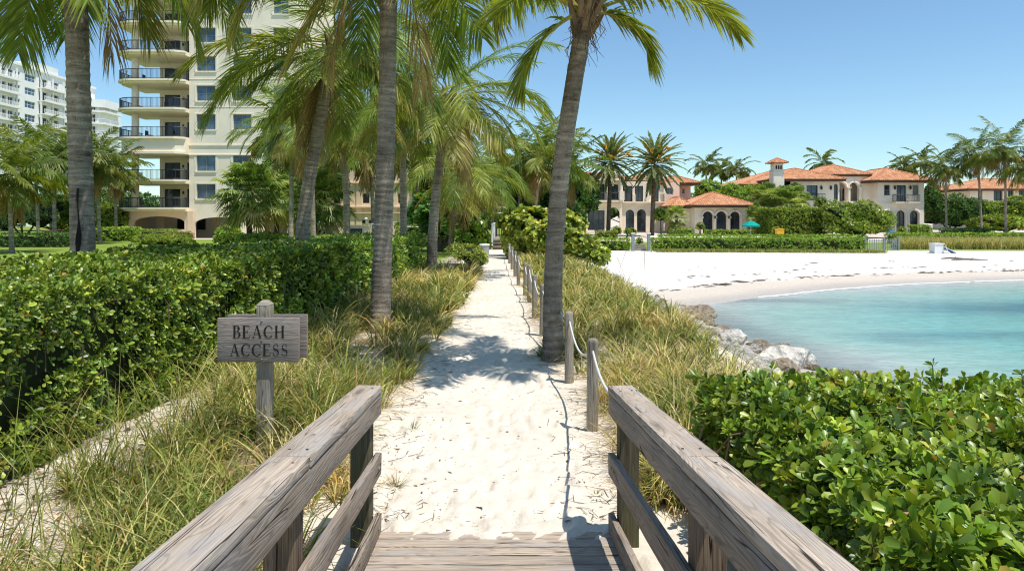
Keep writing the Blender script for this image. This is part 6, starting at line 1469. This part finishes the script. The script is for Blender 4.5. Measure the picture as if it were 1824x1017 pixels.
hedge_px('clipped_hedge', 'hedge of mixed green behind the long left hedge under the fan palms', 380, 640, 42, 430, 3, ptop(420, 42), 0.11, 90, GREEN, GREENW, rough=0.1)
leafy('boxwood_mound', 'flat rounded boxwood bed on the lawn before the tower arcade', 'shrub', gp((290 - CX) / F * 58, 58), [bl(262, 427, 58, 24, 9, 1.6), bl(290, 426.5, 58, 28, 9.5, 1.8), bl(316, 427, 58, 24, 9, 1.6)], 0.10, 120, group='garden shrubs')
leafy('flower_bed', 'low bed with red flowers at the foot of the tower arcade', 'flower bed', gp((330 - CX) / F * 66, 66), [bl(285, 417, 66, 14, 5), bl(320, 418, 66, 18, 6), bl(337, 420, 66, 9, 8)], 0.10, 90, pal=[(0.45, 0.07, 0.05), (0.10, 0.15, 0.03), (0.12, 0.18, 0.035), (0.5, 0.2, 0.16)], wts=[1, 4, 3, 0.6], group='garden shrubs')
leafy('round_shrub', 'bright clipped round shrub beside the garage arch of the tower', 'shrub', gp((408 - CX) / F * 56, 56), [bl(406, 413, 56, 22, 10), bl(428, 424, 56, 24, 10), bl(395, 425, 56, 14, 9)], 0.11, 110, pal=LIME, wts=LIMEW, group='garden shrubs')
leafy('round_shrub', 'low green shrub between the fan palm trunks', 'shrub', gp((470 - CX) / F * 54, 54), [bl(465, 422, 54, 24, 10), bl(495, 424, 54, 18, 9)], 0.11, 100, group='garden shrubs')
leafy('broadleaf_tree', 'silvery green bushy tree on the lawn at far left', 'tree', gp((40 - CX) / F * 66, 66), [bl(35, 372, 66, 34, 34), bl(70, 385, 66, 28, 28), bl(10, 392, 66, 26, 26)], 0.20, 40, pal=[(0.13, 0.17, 0.07), (0.18, 0.22, 0.10), (0.07, 0.11, 0.035)], wts=[3, 2, 2], group='broadleaf trees')
leafy('broadleaf_tree', 'green bushes behind the big trunk at the lawn edge', 'tree', gp((110 - CX) / F * 72, 72), [bl(110, 380, 72, 36, 30), bl(165, 385, 72, 34, 28), bl(200, 390, 72, 30, 26), bl(140, 400, 72, 40, 20)], 0.22, 34, group='broadleaf trees')
leafy('broadleaf_tree', 'dense green tree behind the fan palms before the low building', 'tree', gp((545 - CX) / F * 60, 60), [bl(535, 330, 60, 38, 44), bl(585, 320, 60, 36, 40), bl(500, 310, 60, 30, 40)], 0.22, 30, pal=DARKG, wts=DARKGW, group='broadleaf trees')
# sea grapes round the path
leafy('sea_grape', 'dark sea grape tree with round leaves left of the path end', 'sea grape', gp((782 - CX) / F * 34, 34), [bl(768, 372, 34, 36, 26), bl(810, 378, 34, 32, 30), bl(840, 395, 34, 24, 24), bl(745, 385, 34, 20, 20), bl(790, 400, 34, 40, 26)], 0.20, 62, TR, [(0.05, 0.125, 0.02), (0.085, 0.18, 0.03), (0.13, 0.225, 0.04), (0.03, 0.075, 0.014)], [3, 3, 1.5, 2], 'sea grapes', 4, 'leaf', (40, 95))
leafy('sea_grape', 'large bright sea grape bush right of the path, behind the leaning palm', 'sea grape', gp(2.1, 28.5), [bl(948, 405, 29, 46, 34), bl(985, 425, 27, 52, 34), bl(1030, 440, 26.5, 40, 24), bl(925, 432, 29, 28, 34), bl(1062, 457, 26, 24, 14), bl(1010, 400, 29, 34, 22), bl(915, 395, 31, 24, 24)], 0.17, 95, TR, [(0.15, 0.195, 0.02), (0.21, 0.25, 0.028), (0.29, 0.31, 0.04), (0.085, 0.125, 0.015), (0.36, 0.30, 0.05)], [3, 3, 2, 2, .3], 'sea grapes', 4, 'leaf', (40, 95))
leafy('leafy_bush', 'bright green feathery bush left of the path end', 'bush', gp((836 - CX) / F * 31, 31), [bl(838, 424, 31, 26, 22), bl(858, 432, 31, 16, 20)], 0.16, 90, TC, LIME, LIMEW, 'garden shrubs', 6)
leafy('leafy_bush', 'yellow green bush at the left edge of the path before the far palms', 'bush', gp((842 - CX) / F * 24, 24), [bl(835, 452, 24, 26, 16), bl(856, 462, 23.5, 15, 16), bl(815, 447, 24.5, 18, 12)], 0.11, 150, TB, [(0.16, 0.22, 0.03), (0.24, 0.27, 0.04), (0.34, 0.30, 0.06), (0.08, 0.13, 0.02)], [3, 3, 1.5, 2], 'garden shrubs', 6, 'leaf')
leafy('broadleaf_tree', 'dark casuarina like tree closing the end of the path on the left', 'tree', gp((880 - CX) / F * 46, 46), [bl(872, 380, 46, 24, 40), bl(890, 360, 48, 20, 30), bl(858, 395, 46, 20, 30)], 0.14, 70, TC, DARKG, DARKGW, 'broadleaf trees', 6)
leafy('broadleaf_tree', 'dark green trees behind the path end on the right', 'tree', gp((935 - CX) / F * 62, 62), [bl(930, 362, 62, 40, 44), bl(975, 372, 62, 44, 38), bl(1015, 385, 62, 30, 30), bl(905, 390, 60, 22, 30)], 0.22, 32, TC, DARKG, DARKGW, 'broadleaf trees')
leafy('broadleaf_tree', 'green trees between the low building and the path palms', 'tree', gp((790 - CX) / F * 62, 62), [bl(780, 330, 62, 46, 50), bl(840, 325, 66, 44, 44), bl(725, 325, 64, 36, 44), bl(865, 350, 60, 30, 36)], 0.24, 28, TC, GREEN, GREENW, 'broadleaf trees')
# villa gardens
leafy('round_tree', 'small round clipped tree between date palm and pavilion', 'tree', gp((1178 - CX) / F * 80, 80), [bl(1177, 384, 80, 13, 14)], 0.16, 60, TC, LIME, LIMEW, 'garden shrubs')
for px, py, r, d, lb in ((1125, 414, 8, 78, 'round dark shrub at the foot of the villa arches'), (1117, 413, 6, 76, 'small dark shrub left of the round one before the villa arches'), (1098, 412, 9, 76, 'low shrub on the terrace right of the left date palm'), (1247, 404, 8, 86, 'square little shrub left of the first pavilion arch'), (1383, 413, 9, 74, 'pale round shrub at the foot of the tall clipped hedge'), (1462, 362, 12, 90, 'round shrub top showing over the tall clipped hedge'), (1606, 412, 8, 84, 'small shrub before the arched doors of the right villa'), (1138, 430, 6, 50, 'small olive shrub between the gate posts')):
    leafy('round_shrub', lb, 'shrub', gp((px - CX) / F * d, d), [bl(px, py, d, r, r)] , 0.13, 70, TC, GREEN, GREENW, 'garden shrubs')
leafy('broadleaf_tree', 'big spreading shrub with white flowers beside the tall clipped hedge', 'tree', gp((1530 - CX) / F * 75, 75), [bl(1495, 385, 75, 36, 26), bl(1535, 382, 74, 34, 24), bl(1560, 400, 74, 28, 22), bl(1515, 405, 74, 44, 20), bl(1578, 392, 75, 16, 16)], 0.18, 46, TC, GREEN + [(0.7, 0.7, 0.66)], GREENW + [0.16], 'broadleaf trees')
leafy('broadleaf_tree', 'light green trees behind the pavilion roof', 'tree', gp((1290 - CX) / F * 104, 104), [bl(1262, 340, 104, 26, 18), bl(1300, 345, 104, 30, 16), bl(1340, 347, 103, 26, 16), bl(1320, 362, 104, 40, 24), bl(1270, 365, 104, 30, 28), bl(1370, 350, 104, 24, 22)], 0.30, 22, TC, LIME, LIMEW, 'broadleaf trees')
leafy('broadleaf_tree', 'dark trees behind the fan palms between the villas', 'tree', gp((1385 - CX) / F * 100, 100), [bl(1360, 375, 96, 26, 34), bl(1400, 370, 100, 30, 40), bl(1425, 385, 98, 20, 30)], 0.28, 24, TC, DARKG, DARKGW, 'broadleaf trees')
leafy('broadleaf_tree', 'dense dark tree right of the right villa wall', 'tree', gp((1690 - CX) / F * 100, 100), [bl(1668, 375, 100, 18, 34), bl(1700, 380, 98, 30, 34), bl(1735, 385, 97, 30, 30), bl(1660, 350, 106, 12, 26)], 0.28, 26, TC, DARKG, DARKGW, 'broadleaf trees')
leafy('broadleaf_tree', 'bushy green trees at the right picture edge below the palms', 'tree', gp((1790 - CX) / F * 96, 96), [bl(1765, 385, 96, 30, 26), bl(1805, 380, 95, 34, 30), bl(1850, 380, 95, 34, 34), bl(1780, 400, 92, 50, 16)], 0.28, 26, TC, GREEN, GREENW, 'broadleaf trees')
for k, (px, w, h, lb) in enumerate(((640, 70, 60, 'far dark tree line behind the low building'), (1130, 90, 44, 'far tree line behind the balcony villa'), (1560, 110, 46, 'far tree line behind the right villa'), (1760, 110, 50, 'far tree line behind the red roofed house'), (100, 140, 44, 'far tree line below the white condominium'), (960, 80, 66, 'far tree line behind the path end'))):
    d = 132 if px > 1000 else 84
    if px == 100: d = 110
    leafy('broadleaf_tree', lb, 'tree', gp((px - CX) / F * d, d), [bl(px + (q - 2) * w * 0.5, 402 - h * (0.55 + 0.25 * R.random()), d, w * 0.36, h * 0.66) for q in range(5)], 0.42, 10, TC, DARKG, DARKGW, 'broadleaf trees')
# grass strips at the back of the beach
S = Soup(); cx, cy = [], []
for _ in range(3000):
    px = 1598 + 300 * R.random(); d = 50.5 + 5 * R.random(); x = (px - CX) / F * d
    if fbm(np.array([x * .5]), np.array([d * .5]), 111)[0] > 0.3: cx.append(x); cy.append(d)
def far_grass(S, cx, cy, h, wts, n=12):
    for x, y, gz_ in zip(cx, cy, height(np.array(cx), np.array(cy), False)):
        a = R.random(n) * 6.28; P = np.column_stack([x + R.normal(0, .2, n), y + R.normal(0, .2, n), np.full(n, gz_)])
        blades(S, P, h * (0.5 + 0.8 * R.random(n)), a, 0.15 + 0.4 * R.random(n), 0.3 + 0.9 * R.random(n), np.full(n, 0.045), palette(n, GP, wts, .2), 4)
far_grass(S, cx, cy, 0.75, [2, 4, 3, 2, 1, 0.5])
o = obj('beach_grass', S.mesh('beach_grass', M['grass'])); tag(o, 'tawny grass strip at the back of the beach at right', 'grass', kind='stuff')
S = Soup(); cx, cy = [], []
for _ in range(1100):
    px = 1170 + 400 * R.random(); d = 46.2 + 1.2 * R.random(); cx.append((px - CX) / F * d); cy.append(d)
far_grass(S, cx, cy, 0.22, [5, 4, 1, .4, 2, 0], 9)
o = obj('beach_grass', S.mesh('beach_grass', M['grass'])); tag(o, 'low green ground cover along the foot of the beach hedge', 'grass', kind='stuff')
S = Soup(); cx = []; cy = []
for _ in range(380):
    px, d = 1040 + 55 * R.random(), 24.5 + 3 * R.random(); cx.append((px - CX) / F * d); cy.append(d)
far_grass(S, cx, cy, 0.2, [6, 3, 1, .2, 2, 0], 9)
o = obj('beach_grass', S.mesh('beach_grass', M['grass'])); tag(o, 'green ground cover at the foot of the bright sea grape bush', 'grass', kind='stuff')

# ------------------------------------------------------------------ small things
# wooden steps and gate at the path end
ex, ey = (892 - CX) / F * 36.5, 36.5; st = root('wooden_steps', 'wooden steps with side posts at the far end of the sandy path', 'steps', (ex, ey, 0))
for k, (y, z) in enumerate(((0, 0.18), (0.4, 0.36), (0.8, 0.5))):
    S = Soup(); S.box(-.42, .42, y, y + .42 if k < 2 else y + 6, z - .05, z); part('tread', S, M['wood_rope'], st); S = Soup(); S.box(-.42, .42, y + .02, y + .05, z - .2 if k else -.05, z - .052); part('riser', S, M['wood_brown'], st)
S = Soup()
for y in (0.1, 2.5, 5): S.box(-.50, -.42, y, y + .08, 0, 1.35)
S.box(-.5, -.42, 0.05, 5.2, 1.352, 1.40); part('handrail', S, M['paint'], st)
S = Soup()
for y in (0.1, 2.5, 5): S.box(.42, .50, y, y + .08, 0, 1.35)
S.box(.42, .5, 0.05, 5.2, 1.352, 1.40); part('handrail', S, M['wood_post'], st)
gt = root('garden_gate', 'dark slatted gate with pale arch top beyond the wooden steps', 'gate', (ex - .05, ey + 7, 0.45))
S = Soup()
for k in range(7): S.box(-.5 + k * .15, -.44 + k * .15, 0, .04, 0.05, 1.1)
S.box(-.55, .55, -.02, .06, 1.102, 1.2); S.box(-.62, -.552, -.05, .08, 0, 1.9); S.box(.552, .62, -.05, .08, 0, 1.9); part('slats', S, M['frame'], gt)
S = Soup(); S.tube([(.58 * math.cos(t), 0, 1.5 + .42 * math.sin(t)) for t in np.linspace(0, PI, 14)], 0.045, 6); S.tube([(-.5, 0, 1.55), (.5, 0, 1.55)], .03, 6); part('arch_top', S, M['paint'], gt)
bx_ = (863 - CX) / F * 27.5
rt = root('litter_bin', 'small grey bin behind the yellow green bush left of the path end', 'bin', (bx_, 27.5, 0)); S = Soup(); S.tube([(0, 0, 0), (0, 0, .62)], [.17, .2], 14); part('body', S, M['greybin'], rt); S = Soup(); S.tube([(0, 0, .622), (0, 0, .68)], [.22, .2], 14); part('lid', S, M['paint'], rt)
# gate posts of the beach garden
for px, lb in ((1127.5, 'left white gate post between the beach hedges'), (1155.5, 'right white gate post between the beach hedges')):
    x = (px - CX) / F * 47.3; rt = root('gate_post', lb, 'post', gp(x, 47.3), group='garden gate posts'); h = ptop(415, 47.3) - ground_z(x, 47.3)
    S = Soup(); S.box(-.1, .1, -.1, .1, 0, h - .07); part('shaft', S, M['greyfence'], rt); S = Soup(); S.box(-.13, .13, -.13, .13, h - .068, h); part('cap', S, M['trim'], rt)
rt = root('garden_steps', 'low wooden steps up from the beach between the white gate posts', 'steps', gp((1142 - CX) / F * 47.6, 47.6)); 
for k in range(3): S = Soup(); S.box(-.42, .42, .3 * k, .3 * k + .32, 0.0, .14 * (k + 1)); part('tread', S, M['wood_rope'], rt)
# green umbrella
ux0 = (1337.5 - CX) / F * 78; rt = root('garden_umbrella', 'open teal green garden umbrella in front of the pavilion', 'umbrella', gp(ux0, 78)); gzu = ground_z(ux0, 78); s7 = 78 / F
zt = ptop(393, 78) - gzu; ze = ptop(401.5, 78) - gzu; rad = 16.5 * s7; S = Soup(); n = 8; th = np.arange(n) * 2 * PI / n
V = [(0, 0, zt)]; V += [(rad * .5 * math.cos(t), rad * .5 * math.sin(t), zt * .5 + ze * .5 + .06) for t in th]; V += [(rad * math.cos(t), rad * math.sin(t), ze) for t in th]; V += [(rad * math.cos(t), rad * math.sin(t), ze - .16) for t in th]
S.add(np.array(V), [np.array([(0, 1 + k, 1 + (k + 1) % n) for k in range(n)]), np.array([(1 + k, 1 + n + k, 1 + n + (k + 1) % n, 1 + (k + 1) % n) for k in range(n)] + [(1 + n + k, 1 + 2 * n + k, 1 + 2 * n + (k + 1) % n, 1 + n + (k + 1) % n) for k in range(n)])]); part('canopy', S, M['teal'], rt)
S = Soup(); S.tube([(0, 0, 0), (0, 0, zt + .08)], .035, 6); part('pole', S, M['paint'], rt); S = Soup(); S.tube([(0, 0, 0), (0, 0, .12)], .3, 10); part('base', S, M['greybin'], rt)
yb_ = (1379 - CX) / F * 74.5
rt = root('yellow_box', 'small yellow box beside the foot of the tall clipped hedge', 'box', gp(yb_, 73)); S = Soup(); S.box(-.38, .38, -.3, .3, .45, .95); part('body', S, M['yellow'], rt); S = Soup(); S.box(-.42, .42, -.34, .34, .952, 1.02); part('lid', S, M['yellow'], rt)
S = Soup(); [S.box(a, a + .06, b_, b_ + .06, 0, .448) for a in (-.35, .29) for b_ in (-.27, .21)]; part('stand', S, M['frame'], rt)
# pool edge and terrace strip
S = Soup(); x0, x1 = (1160 - CX) / F * 72, (1375 - CX) / F * 72; S.box(x0, x1, 70, 78, -.62, -.45); struct('terrace', S, M['trim'])
# beach fence
fx0, fx1 = (1541 - CX) / F * 47.8, (1600 - CX) / F * 49.5; rt = root('beach_fence', 'low pale picket fence beside the end of the long beach hedge', 'fence', gp(fx0, 47.8)); L0 = fx1 - fx0; zf = 0.85
S = Soup()
for k in range(15): S.box(k * L0 / 15, k * L0 / 15 + .04, k * .11, k * .11 + .03, 0.03, zf)
part('pickets', S, M['greyfence'], rt)
S = Soup(); S.tube([(0, 0.05, .72), (L0, 1.7, .72)], .025, 4); S.tube([(0, .05, .2), (L0, 1.7, .2)], .025, 4); part('rails', S, M['greyfence'], rt)
for u in (0, .55, 1.0): S = Soup(); S.box(u * L0 - .06, u * L0 + .06, u * 1.65 - .06, u * 1.65 + .06, 0, .98); part('fence_post', S, M['greyfence'], rt)
# white box, blue lounger, driftwood on the beach
wx0, wy0 = (1668 - CX) / F * 46.5, 46.5; rt = root('white_locker', 'white beach storage locker standing on the sand at right', 'locker', gp(wx0, wy0)); S = Soup(); S.box(-.3, .3, -.3, .3, 0, .62); part('body', S, M['paint'], rt); S = Soup(); S.box(-.34, .34, -.34, .34, .622, .68); part('lid', S, M['framew'], rt)
rt = root('beach_lounger', 'blue folded beach lounger leaning beside the white locker', 'lounger', gp(wx0 + .75, wy0 - .2))
S = Soup(); S.add(np.array([(-.45, -.25, .45), (-.45, .25, .45), (.3, .25, .06), (.3, -.25, .06), (-.45, -.25, .40), (-.45, .25, .40), (.3, .25, .01), (.3, -.25, .01)]), np.array([(0, 1, 2, 3), (4, 7, 6, 5), (0, 3, 7, 4), (1, 5, 6, 2), (0, 4, 5, 1), (3, 2, 6, 7)])); part('canvas', S, M['blue'], rt)
S = Soup(); [S.tube([(-.5, s_, .46), (.4, s_, .0)], .02, 5) for s_ in (-.27, .27)]; [S.tube([(-.4, s_, .42), (-.2, s_, 0)], .02, 5) for s_ in (-.27, .27)]; part('frame', S, M['paint'], rt)
for k, (px, py, ln, lb) in enumerate(((1700, 456, 0.8, 'short driftwood stick lying right of the blue lounger'), (1728, 457.5, 1.1, 'long thin driftwood branch on the sand at right'))):
    x, y = U(px, py, -.62); S = Soup(); S.tube([(-ln, 0, .03), (-ln * .3, .05, .07), (ln * .3, -.04, .05), (ln, .06, .02)], [.03, .05, .04, .015], 6, (0.14, 0.11, 0.09)); S.tube([(0, 0, .05), (ln * .3, .2, .15)], [.03, .01], 5, (0.14, 0.11, 0.09))
    o = obj('driftwood', S.mesh('driftwood', M['litter'])); o.location = gp(x, y); tag(o, lb, 'driftwood', 'driftwood on the beach')
bx0 = (1589 - CX) / F * 82; rt = root('garden_chair', 'blue and white garden chair on the terrace of the right villa', 'chair', gp(bx0, 82)); S = Soup(); S.box(-.35, .35, -.3, .3, .4, .48); S.box(-.35, .35, .24, .3, .482, 1.1); part('seat', S, M['blue'], rt)
S = Soup(); [S.box(a, a + .05, b_, b_ + .05, 0, .398) for a in (-.35, .3) for b_ in (-.3, .25)]; part('legs', S, M['paint'], rt)

# ------------------------------------------------------------------ light, sky, camera
sun_dir = Vector((0.30, -0.24, 1.0)).normalized()         # towards the sun
el = math.asin(sun_dir.z); azm = math.atan2(sun_dir.x, sun_dir.y)
w = bpy.data.worlds.new('World'); SC.world = w; w.use_nodes = True; nt = w.node_tree
sky = nt.nodes.new('ShaderNodeTexSky'); sky.sky_type = 'NISHITA'; sky.sun_disc = False
sky.sun_elevation = el; sky.sun_rotation = azm; sky.air_density = 1.0; sky.dust_density = 0.25; sky.ozone_density = 1.6; sky.altitude = 0
w.cycles.sampling_method = 'NONE'      # the sky is smooth: gather it by bounces, spend the light samples on the sun
bg = nt.nodes['Background']; bg.inputs['Strength'].default_value = 0.15; tint = mixc(nt, 1.0, sky.outputs[0], (0.84, 1.02, 1.07), 'MULTIPLY'); nt.links.new(tint, bg.inputs[0])
ld = bpy.data.lights.new('sun', 'SUN'); ld.energy = 5.0; ld.angle = math.radians(0.5); ld.color = (1.0, 0.955, 0.88)
lo = bpy.data.objects.new('sun', ld); COL.objects.link(lo); lo.rotation_euler = (-sun_dir).to_track_quat('-Z', 'Y').to_euler(); lo.location = (10, 0, 60)
cam = bpy.data.cameras.new('camera'); cam.sensor_width = 36; cam.lens = 24.0; cam.shift_y = -(508.5 - HY) / 1824; cam.clip_start = 0.05; cam.clip_end = 6000
co = bpy.data.objects.new('camera', cam); COL.objects.link(co); co.location = (0, 0, CZ); co.rotation_euler = (PI / 2, 0, 0); SC.camera = co
SC.view_settings.view_transform = 'Standard'; SC.view_settings.look = 'None'; SC.view_settings.exposure = 0; SC.view_settings.gamma = 1
SC.render.engine = 'CYCLES'; SC.cycles.max_bounces = 8; SC.cycles.transmission_bounces = 4; SC.cycles.use_denoising = True; SC.cycles.denoising_prefilter = 'ACCURATE'; SC.cycles.denoising_input_passes = 'RGB_ALBEDO_NORMAL'; SC.cycles.filter_width = 1.15; SC.cycles.caustics_reflective = False; SC.cycles.caustics_refractive = False; SC.cycles.blur_glossy = 1.0; SC.cycles.sample_clamp_indirect = 5.0
SC.cycles.use_adaptive_sampling = True; SC.cycles.adaptive_threshold = 0.01
SC.render.resolution_x = 1024; SC.render.resolution_y = 570
